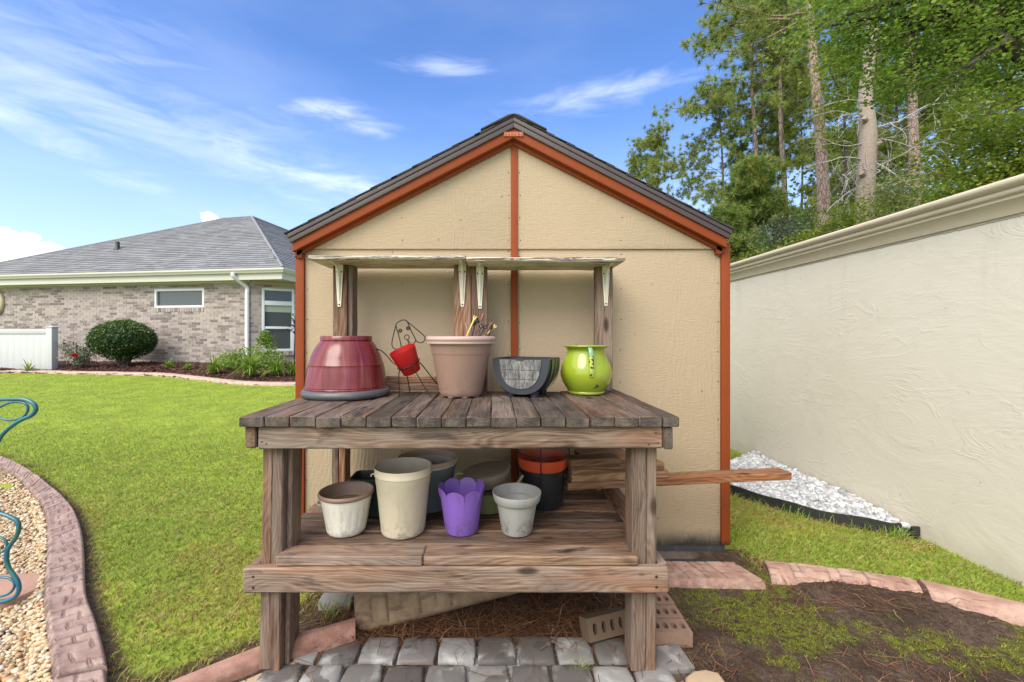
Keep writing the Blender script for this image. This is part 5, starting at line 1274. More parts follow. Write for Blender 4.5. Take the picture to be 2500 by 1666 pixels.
# wire dog with a red pot
DY = 2.10
t = thing('wire_dog_planter', (-0.42, DY, ZB), 'wire dog plant holder with drooping ears and a tilted red pot', 'plant holder')
def dp(zx, zy, Y=DY): px, py = 930+zx/7.127, 760+zy/7.127; return (PX(px, Y)+.42, Y-DY, PZ(py, Y)-ZB)
wr = .0026
def wire(name, pts, r=wr, closed=False, sub=6):
    mb = MB(); mb.tube(cat_rom(pts, sub, closed), r, 7, closed=closed); return part(mb, name, WIRE, t, 60)
HY = 2.145
wire('head', [dp(*q, HY) for q in ((355, 610), (310, 420), (262, 240), (330, 175), (400, 155), (455, 180), (530, 350), (605, 505), (570, 560))])
wire('ear', [dp(*q, HY-.004) for q in ((262, 240), (225, 380), (195, 520), (192, 590), (215, 640), (260, 665))])
wire('ear', [dp(*q, HY-.004) for q in ((455, 180), (560, 265), (670, 360), (750, 430), (768, 480), (735, 535), (690, 552), (640, 535), (605, 505))])
for (ex, ey) in ((335, 340), (470, 297)):
    for rr in (28, 17): wire('eye', [dp(ex+rr*math.cos(a), ey+rr*math.sin(a), HY-.006) for a in np.linspace(0, 2*math.pi, 10, endpoint=False)], .0024 if rr == 28 else .003, True, 3)
wire('nose', [dp(450+40*math.cos(a), 455+40*math.sin(a), HY-.006) for a in np.linspace(0, 2*math.pi, 12, endpoint=False)], .0022, True, 3)
wire('mouth', [dp(*q, HY-.005) for q in ((465, 495), (472, 540), (482, 590))], .0022); wire('mouth', [dp(*q, HY-.005) for q in ((470, 498), (495, 540), (515, 585))], .0022)
wire('front_leg', [dp(*q) for q in ((325, 1500), (318, 1340), (312, 1150), (325, 1040), (380, 970), (430, 955), (500, 975), (570, 1030), (640, 1120), (720, 1260), (800, 1390))][:6]+[dp(500, 975, 2.06), dp(570, 1030, 2.06), dp(640, 1120, 2.06), dp(720, 1260, 2.055), dp(800, 1390, 2.05), dp(872, 1494, 2.045)])
wire('back_leg', [dp(455, 1130, 2.16), dp(480, 1260, 2.19), dp(502, 1395, 2.235)])
wire('back_leg', [dp(665, 885, 2.13), dp(760, 990, 2.15), dp(880, 1150, 2.18), dp(985, 1275, 2.20)])
wire('tail', [dp(280, 945, 2.12), dp(190, 880, 2.13), dp(100, 770, 2.13), dp(20, 700, 2.12), dp(-60, 665, 2.11), dp(-115, 668, 2.10)])
wire('spine', [dp(355, 610, HY), dp(390, 760, 2.165), dp(430, 900, 2.165), dp(455, 1130, 2.16)])
PM = Matrix.Translation(Vector(dp(474, 900, DY))) @ Matrix.Rotation(math.radians(-21), 4, 'Y') @ Matrix.Rotation(math.radians(15), 4, 'X')
mb = MB(); mb.lathe([(.0405, -.052), (.043, -.050), (.0535, .0), (.0545, .002), (.0655, .072), (.0655, .074), (.0635, .074), (.052, .0), (.041, -.046), (.0, -.046)], 48); mb.xf(PM); part(mb, 'pot', P_RED, t, 50)
ring_ = [PM @ Vector((.0565*math.cos(a), .0565*math.sin(a), -.006)) for a in np.linspace(0, 2*math.pi, 20, endpoint=False)]
wire('pot_ring', ring_, .0026, True, 2)

# ------------------------------------------------------------------ pots on the lower shelf
ZL = 0.4455
t = pot('plant_pot', -0.617, 1.805, ZL, 'white fluted pot with a brown liner, first in the shelf row')
def flute(an, p): return 1-0.022*(max(0, math.cos(an*18))**2) if 0.025 < p[1] < 0.117 and p[0] > .08 else 1
part(MB().lathe([(.066, 0), (.073, .003), (.078, .010), (.0805, .022), (.0815, .028), (.0965, .114), (.0975, .119), (.0985, .125), (.1005, .132), (.1035, .152), (.099, .153), (.090, .125), (.068, .008), (.0, .006)], 108, rfun=flute), 'outer_pot', P_WHITE, t, 40)
part(MB().lathe([(.086, .12), (.103, .1535), (.1105, .156), (.1135, .161), (.1125, .168), (.108, .1725), (.1035, .171), (.099, .160), (.064, .02), (.0, .018)], 64), 'liner', P_LINER, t, 50)
mb = MB(); mb.tube(cat_rom([(-.098, -.03, .118), (-.108, -.034, .122), (-.112, -.035, .132), (-.106, -.033, .140)], 4), .003, 6); part(mb, 'clip', P_WHITE, t, 60)
t = pot('plant_pot', -0.379, 1.805, ZL, 'tall cream bucket, the tallest pot in the front row of the shelf')
part(MB().lathe([(.082, .0), (.087, .003), (.0905, .012), (.1105, .205), (.1118, .2065), (.1148, .240), (.1162, .242), (.1185, .2445), (.1187, .250), (.1168, .254), (.1188, .274), (.117, .2755), (.1150, .274), (.112, .24), (.088, .010), (.0, .008)], 72), 'body', P_CREAM, t, 40)
mb = MB(); mb.tube([(-.114, -.03, .248), (-.124, -.033, .246), (-.126, -.033, .238)], .003, 6); part(mb, 'lug', P_CREAM, t, 60)
t = pot('plant_pot', -0.134, 1.810, ZL, 'purple plastic pot with a scalloped petal rim', rot=(0, 0, math.radians(-13)))
def sc_z(an, p): return (-0.024*(1-abs(math.cos(4*an))**0.5)) if p[1] > .168 else 0
part(MB().lathe([(.061, 0), (.0665, .003), (.069, .010), (.088, .140), (.0925, .172), (.0975, .1735+.018), (.0958, .1735+.018), (.090, .172), (.086, .14), (.067, .010), (.0, .008)], 192, zfun=sc_z), 'body', P_PURPLE, t, 40)
t = pot('plant_pot', 0.097, 1.80, ZL, 'pale grey pot with a broad collar, right end of the front row')
part(MB().lathe([(.056, 0), (.0615, .003), (.064, .010), (.0845, .128), (.0935, .131), (.096, .134), (.1025, .166), (.1015, .1685), (.0985, .168), (.091, .132), (.081, .12), (.061, .012), (.0, .010)], 72), 'body', P_GREY, t, 40)

t = pot('plant_pot', -0.318, 2.075, ZL, 'blue-grey ribbed pot behind the cream bucket, with beige pots nested inside')
def ribs(an, p): return 1-0.010*(math.cos(an*60) > 0) if p[1] < .19 and p[0] > .09 and p[1] > .01 else 1
part(MB().lathe([(.095, 0), (.103, .004), (.105, .01), (.1335, .195), (.141, .197), (.1415, .206), (.136, .208), (.13, .195), (.10, .01), (.0, .008)], 240, rfun=ribs), 'outer_pot', P_BLUEGREY, t, 40)
part(MB().lathe([(.125, .15), (.1345, .204), (.1385, .206), (.1385, .213), (.133, .214), (.128, .2), (.12, .16)], 64), 'inner_rim', P_WHITE, t, 50)
part(MB().lathe([(.128, .17), (.137, .2145), (.1455, .217), (.1475, .224), (.1465, .234), (.142, .238), (.137, .236), (.131, .21), (.10, .05), (.0, .048)], 64), 'nested_pot', P_BEIGE, t, 50)
t = pot('trough_planter', -0.565, 1.995, ZL, 'dark green rectangular planter behind the white fluted pot', 'planter')
def rect_ring(mb, hx, hy, z): 
    b = len(mb.v); c = .012
    mb.v += [(-hx+c, -hy, z), (hx-c, -hy, z), (hx, -hy+c, z), (hx, hy-c, z), (hx-c, hy, z), (-hx+c, hy, z), (-hx, hy-c, z), (-hx, -hy+c, z)]; return b
mb = MB(); rg = [rect_ring(mb, *a) for a in ((.076, .058, 0), (.084, .066, .150), (.090, .072, .152), (.090, .072, .172), (.083, .065, .172), (.075, .057, .012))]
for a, b in zip(rg[:-1], rg[1:]):
    for k in range(8): mb.face([a+k, a+(k+1) % 8, b+(k+1) % 8, b+k])
mb.face([rg[0]+k for k in range(8)][::-1]); mb.face([rg[-1]+k for k in range(8)]); part(mb, 'body', P_BLACKGREEN, t, 30)
t = pot('watering_can', -0.028, 2.04, ZL, 'pale green chevron patterned watering can under the taupe bowl', 'watering can')
part(MB().lathe([(.070, 0), (.077, .003), (.0785, .008), (.0785, .088), (.0785, .092)], 60), 'body', P_CHEV, t, 40)
part(MB().lathe([(.0792, .0885), (.0792, .104), (.074, .108), (.0, .108)], 60), 'band', P_BLACKGREEN, t, 40)
mb = MB(); mb.tube(cat_rom([(-.074, -.02, .045), (-.115, -.02, .075), (-.150, -.02, .115), (-.158, -.02, .150), (-.142, -.02, .172), (-.115, -.02, .165), (-.09, -.02, .13), (-.075, -.02, .098)], 5), .006, 8); part(mb, 'handle', P_PALEGREEN, t, 60)
mb = MB(); mb.tube([(.070, -.02, .04), (.115, -.025, .095), (.145, -.028, .135), (.166, -.03, .166)], [.012, .009, .0075, .006], 10); part(mb, 'spout', P_PALEGREEN, t, 60)
t = pot('bowl', -0.026, 2.035, ZL+.118, 'taupe oval bowl tipped on top of the green watering can', 'bowl', rot=(0.05, math.radians(-9.5), 0))
part(MB().lathe([(.06, 0), (.085, .004), (.100, .022), (.114, .050), (.121, .064), (.1215, .068), (.118, .069)], 64), 'outer_bowl', P_BOWL, t, 40)
part(MB().lathe([(.1185, .0665), (.1135, .070), (.109, .068), (.103, .05), (.088, .018), (.0, .012)], 64), 'inner_bowl', P_BOWL_IN, t, 40)
t = pot('plant_pot', 0.239, 2.095, ZL, 'black pot with a bright terracotta pot nested inside, in a wire hanger')
part(MB().lathe([(.088, 0), (.094, .003), (.0965, .010), (.108, .168), (.113, .170), (.1135, .180), (.109, .182), (.104, .165), (.092, .010), (.0, .008)], 64), 'outer_pot', P_BLACK, t, 40)
part(MB().lathe([(.09, .10), (.1085, .186), (.1175, .189), (.1235, .230), (.1235, .235), (.119, .2355), (.113, .195), (.085, .04), (.0, .038)], 64), 'nested_pot', P_TERRA, t, 40)
mb = MB()
for zz, rr in ((.262, .131), (.17, .119)): mb.tube([(rr*math.cos(a), rr*math.sin(a), zz) for a in np.linspace(0, 2*math.pi, 32, endpoint=False)], .0025, 6, closed=True)
for a in (-1.75, -.05, math.pi+.05, 1.6): mb.tube([(.117*math.cos(a), .117*math.sin(a), .12), (.122*math.cos(a), .122*math.sin(a), .19), (.129*math.cos(a), .129*math.sin(a), .25), (.131*math.cos(a), .131*math.sin(a), .34)], .0026, 6)
part(mb, 'wire_hanger', WIRE, t, 60)

# ------------------------------------------------------------------ timber stacked across the shelf
def lumber(pa, pb, zc, w, label, th=.0365):
    a, b = Vector((pa[0], pa[1], zc)), Vector((pb[0], pb[1], zc)); L = (b-a).length; an = math.atan2(b.y-a.y, b.x-a.x)
    e = thing('lumber_board', tuple((a+b)/2), label, 'board', 'boards stacked on the lower shelf')
    o = board(None, 'lumber_board', -L/2, L/2, -w/2, w/2, -th/2, th/2, 'x', (W_LUMBER, END_BR), ch=.0035, jit=.0006, seed=int(zc*1000))
    o.location = e.location; o.rotation_euler = (0, 0, an); bpy.data.objects.remove(e)
    tag(o, label, 'board', 'boards stacked on the lower shelf'); return o
off = Vector((0, .045))
lumber((0.345, 2.075), (1.512, 2.232), 0.5495, .092, 'longest board, lowest of the stack, sticking out past the shed corner')
lumber((0.36, 2.068), (0.848, 2.148), 0.5880, .090, 'second board of the stack, ending just right of the bench leg')
lumber((0.36, 2.064), (0.828, 2.142), 0.6265, .088, 'third board of the stack, reddish, ending at the right bench leg')
lumber((0.352, 2.055), (0.600, 2.090), 0.6650, .090, 'short pale board lying on top of the stack')
lumber((0.42, 2.165), (0.662, 2.200), 0.6652, .085, 'pinkish short board behind the pale one on the stack')
# ------------------------------------------------------------------ on the ground by the bench
path = MB().slab([(-1.0, 0.4), (0.95, 0.4), (0.66, 1.84), (-0.84, 1.84)], -0.09, -0.026).build('paver_path', GREYSAND); tag(path, 'strip of grey tumbled pavers in front of the bench', kind='structure')
def cobble(x0, x1, y0, y1, zt, seed):
    rr = random.Random(seed); c = .014; mb = MB(); hx, hy = (x1-x0)/2, (y1-y0)/2
    def ring(ix, z, jj):
        pts = []
        for (sx, sy) in ((-1, -1), (0, -1), (1, -1), (1, 0), (1, 1), (0, 1), (-1, 1), (-1, 0)):
            k = .80 if sx and sy else 1.0
            pts.append((sx*(hx-ix)*(1 if not (sx and sy) else 1)-(sx*c*.35 if sx and sy else 0)+rr.uniform(-jj, jj), sy*(hy-ix)-(sy*c*.35 if sx and sy else 0)+rr.uniform(-jj, jj), z+rr.uniform(-.0012, .0012)))
        b = len(mb.v); mb.v += pts; return b
    rs = [ring(.001, -.06, 0), ring(0, zt-.016, .0025), ring(.004, zt-.005, .0025), ring(.012, zt-.0005, .002), ring(hx*.45, zt+.0008, .003)]
    for a, b in zip(rs[:-1], rs[1:]):
        for k in range(8): mb.face([a+k, a+(k+1) % 8, b+(k+1) % 8, b+k])
    mb.v.append((0, 0, zt+.0005)); 
    for k in range(8): mb.face([rs[-1]+k, rs[-1]+(k+1) % 8, len(mb.v)-1])
    return mb
rowY = [1.832, 1.672, 1.515, 1.36, 1.205, 1.05, 0.895, 0.74]
edges0 = [PX(p, 1.832) for p in (718, 806, 896, 984, 1075, 1166.6, 1259, 1347.5, 1437, 1524)]
for r in range(7):
    for i in range(len(edges0)-1+(1 if r else 0)):
        off_ = 0 if r == 0 else [-.030, .012, -.05, .0, -.04, .02][r-1]
        if i < len(edges0)-1: xa, xb = edges0[i]+off_, edges0[i+1]+off_
        else: xa, xb = edges0[-1]+off_, edges0[-1]+off_+.152
        yb_, ya_ = rowY[r]-.004+.004*math.sin(i*1.3)-(0.018*(1-i/9)**2 if r == 0 else 0), rowY[r+1]+.003
        mb = cobble(xa+.003, xb-.003, ya_, yb_, -0.006+random.uniform(-.004, .004), r*31+i)
        o = mb.build('paver', PAVER, smooth=60); o.location = ((xa+xb)/2, (ya_+yb_)/2, 0); o.rotation_euler = (random.uniform(-.01, .01), random.uniform(-.01, .01), random.uniform(-.02, .02)); attach(o, path)
def stone(name, pts, z0, z1, mat, label, cat='stone', r=.008, group=None):
    bm = bmesh.new(); vs = [bm.verts.new((p[0], p[1], z0)) for p in pts]; f = bm.faces.new(vs)
    if f.normal.z < 0: f.normal_flip()
    ex = bmesh.ops.extrude_face_region(bm, geom=[f]); up = [v for v in ex['geom'] if isinstance(v, bmesh.types.BMVert)]
    for v in up: v.co.z = z1+random.uniform(-.002, .002)
    bm.normal_update()
    bmesh.ops.recalc_face_normals(bm, faces=bm.faces)
    es = [e for e in bm.edges if all(v in up for v in e.verts)]
    bmesh.ops.bevel(bm, geom=es, offset=r, segments=3, profile=.5, affect='EDGES', clamp_overlap=True)
    me = bpy.data.meshes.new(name); bm.to_mesh(me); bm.free(); me.polygons.foreach_set('use_smooth', np.ones(len(me.polygons), dtype=bool)); me.set_sharp_from_angle(angle=math.radians(45))
    o = link(name, me, mat); return tag(o, label, cat, group)
stone('flagstone', [(-1.02, 1.44), (-.80, 1.43), (-.775, 1.60), (-.765, 1.68), (-.86, 1.70), (-.92, 1.655), (-.985, 1.56)], -.08, -.008, STONE_T, 'tan flagstone under the left front leg of the bench')
stone('loose_paver', [GP(x, y, -.012) for x, y in ((1598, 1582), (1655, 1574), (1697, 1632), (1640, 1640), (1600, 1646))], -.07, -.004, PAVER, 'dark grey paver beside the right front leg, with a pale round patch', 'paver')
stone('loose_stone', [GP(x, y, -.012) for x, y in ((1560, 1650), (1600, 1642), (1640, 1646), (1655, 1700), (1580, 1720))], -.06, -.010, STONE_P, 'pale stone wedged below the dark grey paver')
stone('loose_stone', [GP(x, y, -.012) for x, y in ((1672, 1662), (1690, 1645), (1720, 1641), (1755, 1650), (1785, 1690), (1720, 1720), (1680, 1700))], -.06, .004, STONE_T, 'rounded tan stone at the lower edge, right of the bench', r=.014)

def cored(name, L, W, H, holes, mat, label, loc, rot, group=None):
    """brick L x W (cored face up) x H with slot holes"""
    mb = MB(); n = len(holes); xs_ = [-L/2]+[(holes[i]+holes[i+1])/2 for i in range(n-1)]+[L/2]
    for i, hx in enumerate(holes):
        a, b = xs_[i], xs_[i+1]; rw, rh = .0115, .021
        outer = [(a, -W/2), ((a+b)/2, -W/2), (b, -W/2), (b, 0), (b, W/2), ((a+b)/2, W/2), (a, W/2), (a, 0)]
        inner = [(hx-rw*.7, -rh*.85), (hx, -rh), (hx+rw*.7, -rh*.85), (hx+rw, 0), (hx+rw*.7, rh*.85), (hx, rh), (hx-rw*.7, rh*.85), (hx-rw, 0)]
        b0 = len(mb.v); mb.v += [(x, y, H) for x, y in outer]+[(x, y, H) for x, y in inner]+[(x, y, .004) for x, y in inner]
        for k in range(8):
            k2 = (k+1) % 8; mb.face([b0+k, b0+k2, b0+8+k2, b0+8+k]); mb.face([b0+8+k, b0+8+k2, b0+16+k2, b0+16+k])
        mb.face([b0+16+k for k in range(8)])
    b0 = len(mb.v); mb.v += [(sx*L/2, sy*W/2, z) for z in (0, H) for sx, sy in ((-1, -1), (1, -1), (1, 1), (-1, 1))]
    for k in range(4): mb.face([b0+k, b0+(k+1) % 4, b0+4+(k+1) % 4, b0+4+k])
    mb.face([b0+3, b0+2, b0+1, b0])
    o = mb.build(name, mat, loc=loc, rot=rot); return tag(o, label, 'brick', group)
hs5 = [-.072, -.036, 0, .036, .072]
gb = 'cored bricks lying by the right front leg'
bz = -.018
for k, (lab) in enumerate(('cored brick nearest the dark paver beside the right front leg', 'cored brick in the middle of the row of three by the right leg', 'cored brick at the back of the row of three by the right leg')):
    y = 1.812+k*.093; cored('cored_brick', .195, .086, .062, hs5, CORED, lab, (.722+.003*k, y, bz), (0, 0, -.02+.02*k), gb)
cored('cored_brick', .20, .085, .066, [-.066, -.024, .018, .060], CORED_M, 'mossy cored brick tipped on its side under the bench, holes facing out', (0.465, 1.865, .020), (math.radians(68), 0, math.radians(19)))
o = MB().box(-.075, .075, -.04, .04, -.03, .045).build('concrete_block', BLOCK, bevel=.006, loc=(-.735, 2.02, -.005), rot=(0, 0, .04)); tag(o, 'small grey concrete block under the left side of the bench', 'block')
# stamped slab propped under the bench
o = loft_curb('curb_slab', [(-0.62, -.085), (0.0, -.085), (0.62, -.085)], [(-0.62, .085), (0.0, .085), (0.62, .085)], CURB_T, 'long tan stamped slab leaning on edge under the bench', 'curb slab', h=.05, z0=0.0, pitch=.14)
o.location = (-0.02, 2.08, .085); o.rotation_euler = (math.radians(62), math.radians(-5.5), math.radians(15))
# stepping stone and teal scroll
sx, sy = GP(-20, 1452, -.01)
stone('stepping_stone', [(sx+.205*math.cos(a)*(1+.03*math.sin(5*a)), sy+.165*math.sin(a)*(1+.04*math.sin(3*a))) for a in np.linspace(0, 2*math.pi, 18, endpoint=False)], -.05, .012, STONE_R, 'round reddish stepping stone in the pebbles under the teal scroll', 'stepping stone')
TY = 2.02
tr = thing('metal_scroll_stand', (PX(-30, TY), TY, .015), 'teal curled metal scroll stand on the round stepping stone', 'garden ornament')
def tp(px, py, dy=0.0): return (PX(px, TY+dy), TY+dy, PZ(py, TY+dy))
def scroll(pts, r, nm):
    mb = MB(); mb.tube(cat_rom([tp(*p) for p in pts], 7), r, 10); return mb.build(nm, TEAL, tr, smooth=60)
def scroll_m(pts, r, nm, cx=-95):
    scroll(pts, r, nm); scroll([(2*cx-p[0],)+tuple(p[1:]) for p in pts], r, nm)
scroll_m([(-95, 980), (-40, 979), (20, 975), (60, 976), (83, 987), (87, 1002), (76, 1015), (55, 1024), (35, 1036), (15, 1052), (0, 1070), (-12, 1095), (-18, 1130), (-20, 1180), (-16, 1225), (-4, 1250), (22, 1261), (42, 1273), (46, 1290), (40, 1310), (28, 1328), (18, 1345), (16, 1367), (22, 1388), (34, 1405), (44, 1422), (46, 1442), (36, 1458), (14, 1467), (-10, 1470), (-40, 1468)], .0092, 'scroll_tube')
scroll_m([(-25, 1010), (-10, 1000), (12, 988), (35, 982), (58, 984), (68, 995), (64, 1010), (48, 1022), (22, 1026), (0, 1021), (-22, 1012)], .0056, 'scroll_curl')
scroll_m([(-40, 1312), (-8, 1310), (10, 1317), (17, 1328), (14, 1341), (0, 1350), (-30, 1354)], .0056, 'scroll_curl')
scroll_m([(-50, 1413), (-10, 1410), (18, 1411), (33, 1420), (35, 1433), (25, 1447), (8, 1455), (-20, 1460)], .0056, 'scroll_curl')

# pine straw, twigs and moss
def blades(name, x, y, z, L, wdt, mat, label, lay=0.12, curve=.25, rmax=1.0, parent=None):
    n = len(x); az = rng.uniform(0, 2*np.pi, n); el = np.abs(rng.normal(0, lay, n)); L = L*rng.uniform(.5, 1.25, n)
    dx, dy, dz = np.cos(az)*np.cos(el), np.sin(az)*np.cos(el), np.sin(el); px_, py_ = -np.sin(az), np.cos(az); cv = rng.normal(0, curve, n)*L; w_ = wdt*rng.uniform(.7, 1.3, n)
    P0 = np.stack([x, y, z], 1); D = np.stack([dx, dy, dz], 1)*L[:, None]; Q = np.stack([px_, py_, np.zeros(n)], 1)
    Pm = P0+D*.5+Q*cv[:, None]*.5; P1 = P0+D; hw = Q*w_[:, None]/2
    V = np.stack([P0-hw, P0+hw, Pm-hw, Pm+hw, P1-hw*.5, P1+hw*.5], 1).reshape(-1, 3); b = np.arange(n)[:, None]*6
    Fq = np.concatenate([b+np.array([[0, 1, 3, 2]]), b+np.array([[2, 3, 5, 4]])])
    o = link(name, fast_mesh(name, V, Fq, {'rnd': np.repeat(rng.uniform(0, rmax, n), 6)}), mat); return tag(o, label, kind='stuff')
def soil_z(x, y): return zground(x, y)+0.010+bumpy(x, y, 0.006)+0.02*sstep(x, 1.2, 2.2)*sstep(y, .8, 1.6)
x1_, y1_ = sample(3600, (-.75, .72, 1.78, 2.25), lambda x, y: rng.uniform(0, 1, len(x)) < .15+.85*np.exp(-((y-1.88)/.13)**2))
x2_, y2_ = sample(3600, (.66, 2.67, 1.0, 2.35), lambda x, y: in_poly(x, y, BED) & (rng.uniform(0, 1, len(x)) < .10+.9*np.clip(np.sin(x*4.1+y*3)*np.sin(y*5.3-x*2.2)+.35*np.sin(x*13+y*9)-.1, 0, 1)))
x3_, y3_ = sample(500, (1.3, 2.6, 2.0, 2.4), lambda x, y: in_poly(x, y, BED))
x_, y_ = np.concatenate([x1_, x2_, x3_]), np.concatenate([y1_, y2_, y3_])
blades('pine_straw', x_, y_, soil_z(x_, y_)+rng.uniform(.002, .014, len(x_)), .115, .0022, NEEDLE, 'red-brown pine needles fallen on the soil under and beside the bench')
x_, y_ = rng.uniform(-.8, .62, 26), rng.uniform(1.56, 1.80, 26)
blades('pine_straw', x_, y_, np.full(26, .006), .13, .0022, NEEDLE, 'few pine needles lying across the grey pavers', lay=.05)
x_, y_ = rng.uniform(-.5, .66, 16), rng.uniform(1.60, 2.25, 16)
blades('pine_straw', x_, y_, np.full(16, ZT+.002), .06, .0016, NEEDLE, 'pine needles dropped on the bench top', lay=.03)
x_, y_ = sample(9000, (-1.0, 2.67, .9, 2.5), lambda x, y: in_poly(x, y, BED) & (y < 2.45))
blades('soil_litter', x_, y_, soil_z(x_, y_)+.003, .018, .0028, CHIP, 'specks of bark and leaf litter on the bare soil', lay=.25)
x_, y_ = sample(46000, (.7, 2.67, 1.0, 2.4), lambda x, y: in_poly(x, y, BED) & (rng.uniform(0, 1, len(x)) < moss_amt(x, y)*.55*(1+np.sin(x*47+y*31)*np.sin(y*53-x*29))))
def grassblades(name, x, y, z, H, wdt, mat, label, dead, far, lean=.5, segs=1):
    n = len(x); az = rng.uniform(0, 2*np.pi, n); H = H*rng.uniform(.55, 1.25, n); ln = np.abs(rng.normal(lean, .28, n))*H
    Q = np.stack([-np.sin(az+1.2), np.cos(az+1.2), np.zeros(n)], 1)*(wdt*rng.uniform(.7, 1.3, n))[:, None]/2
    P0 = np.stack([x, y, z], 1); T = P0+np.stack([np.cos(az)*ln, np.sin(az)*ln, H*np.sqrt(np.clip(1-(ln/H*.6)**2, .2, 1))], 1)
    Mid = P0+np.stack([np.cos(az)*ln*.35, np.sin(az)*ln*.35, H*.62], 1)
    b = np.arange(n)[:, None]
    if segs == 2:
        V = np.stack([P0-Q, P0+Q, Mid-Q*.85, Mid+Q*.85, T], 1).reshape(-1, 3); Fq = np.concatenate([b*5+np.array([[0, 1, 3]]), b*5+np.array([[0, 3, 2]]), b*5+np.array([[2, 3, 4]])]); m_ = 5; tipv = np.tile([0, 0, .6, .6, 1], n)
    else:
        V = np.stack([P0-Q, P0+Q, T], 1).reshape(-1, 3); Fq = b*3+np.array([[0, 1, 2]]); m_ = 3; tipv = np.tile([0, 0, 1], n)
    at = {'rnd': np.repeat(rng.beta(2, 2, n), m_), 'dead': np.repeat(dead, m_), 'far': np.repeat(far, m_), 'tip': tipv}
    o = link(name, fast_mesh(name, V, Fq, at), mat); return tag(o, label, kind='stuff')
grassblades('moss', x_, y_, soil_z(x_, y_)-.001, .012, .0035, MOSS, 'bright green moss in patches on the bare soil at right', x_*0, x_*0, .4)

# ------------------------------------------------------------------ lawn
CURB_R_POLY = [(1.42, 2.19), (1.75, 2.13), (2.05, 2.03), (2.30, 1.86), (2.75, 1.5), (2.85, 1.66), (2.38, 2.0), (2.12, 2.18), (1.79, 2.29), (1.475, 2.37)]
PAD = [(.6, 2.1), (1.40, 2.17), (1.42, 2.62), (.6, 2.62)]
def lawn_ok(x, y):
    return ~in_poly(x, y, BED) & ~in_poly(x, y, GRAVEL_L) & ~in_poly(x, y, H_BED) & ~in_poly(x, y, SHED) & ~in_poly(x, y, WGRAVEL_POLY) & ~in_poly(x, y, CURB_R_POLY) & ~in_poly(x, y, PAD) & (x < 2.665) & ~((y > 9.2) & (x > -3.6) & (x < 1)) & ~in_poly(x, y, [(-1.7, .9), (-1.16, 1.42), (-.93, 1.67), (-.60, 1.845), (-.5, 1.7), (-1.0, 1.2), (-1.2, .9)])
def patch(x, y): return 0.5+0.5*np.clip(np.sin(x*2.9+1.3*np.sin(y*2.1))*np.sin(y*3.3+.8*np.sin(x*3.7))+.5*np.sin(x*8.1+y*5)*np.sin(y*9.2-x*4)+.35*np.sin(x*19-y*13)*np.sin(y*23+x*7), -1, 1)
def deadness(x, y, n):
    near = sstep(y, 3.9, 1.7); left = sstep(x, .9, .6)
    d_curb = seg_dist(x, y, [(-1.4, 1.02), (-.93, 1.67), (-.6, 1.84), (-.74, 2.2)]); d_lc = seg_dist(x, y, CURB_OUT)
    p = .14+.72*near*sstep(patch(x, y), .42, .80)+.75*np.exp(-(d_curb/.20)**2)*left+.35*np.exp(-(d_lc/.10)**2)*left+.16*sstep(patch(x*1.7+3, y*1.7), .5, .9)
    p = p+np.where(x > 1, .45*sstep(patch(x*1.4, y*1.4+2), .38, .75)+.35*np.exp(-(seg_dist(x, y, WGR)/.10)**2), 0)
    return np.where(rng.uniform(0, 1, n) < np.clip(p, 0, .93), rng.uniform(.6, 1, n), rng.uniform(0, .25, n))
def thin(x, y):        # bare earth showing beside the curbs and under the bench
    d_curb = seg_dist(x, y, [(-1.4, 1.02), (-.93, 1.67), (-.6, 1.84)]); d_lc = seg_dist(x, y, CURB_OUT+CURB_OUT2)
    k = (1-.85*np.exp(-(d_curb/.13)**2)*(x < .9))*(1-.97*np.exp(-(d_lc/.048)**2))
    k = k*np.where((x > -.86) & (x < .9) & (y < 2.5), .06+.30*(patch(x*2, y*2) > .62), 1)
    return k*(1-.5*np.exp(-(seg_dist(x, y, WGR)/.06)**2))
def in_view(x, y, m_=.35): return (np.abs((x*F/np.maximum(y, .1)+CX)-1250) < 1250+m_*F/np.maximum(y, .1)*1.0) & (y > 1.15)
x_, y_ = sample(270000, (-5.6, 2.66, 1.2, 5.6), lambda x, y: lawn_ok(x, y) & in_view(x, y))
k_ = rng.uniform(0, 1, len(x_)) < thin(x_, y_)*np.clip((2.9/y_)**1.3, .30, 1)*sstep(y_, 5.6, 4.0); x_, y_ = x_[k_], y_[k_]
grassblades('grass', x_, y_, zground(x_, y_)-.003, .034, .0050, GRASS, 'mown grass with straw-brown patches near the curbs and bench', deadness(x_, y_, len(x_)), sstep(y_, 3.0, 6.5), 1.0, 2)
x_, y_ = sample(300000, (-12.5, 2.66, 3.4, 10.7), lambda x, y: lawn_ok(x, y) & in_view(x, y, .6) & ((x < -1.0) | (x > 1.5)))
k_ = rng.uniform(0, 1, len(x_)) < np.clip(5.5/y_, .4, 1)*sstep(y_, 3.4, 5.2); x_, y_ = x_[k_], y_[k_]
grassblades('grass', x_, y_, zground(x_, y_)-.003, .024, .0075, GRASS, 'bright mown lawn running back to the house bed', deadness(x_, y_, len(x_))*.6, sstep(y_, 3.0, 6.5), 1.0, 1)
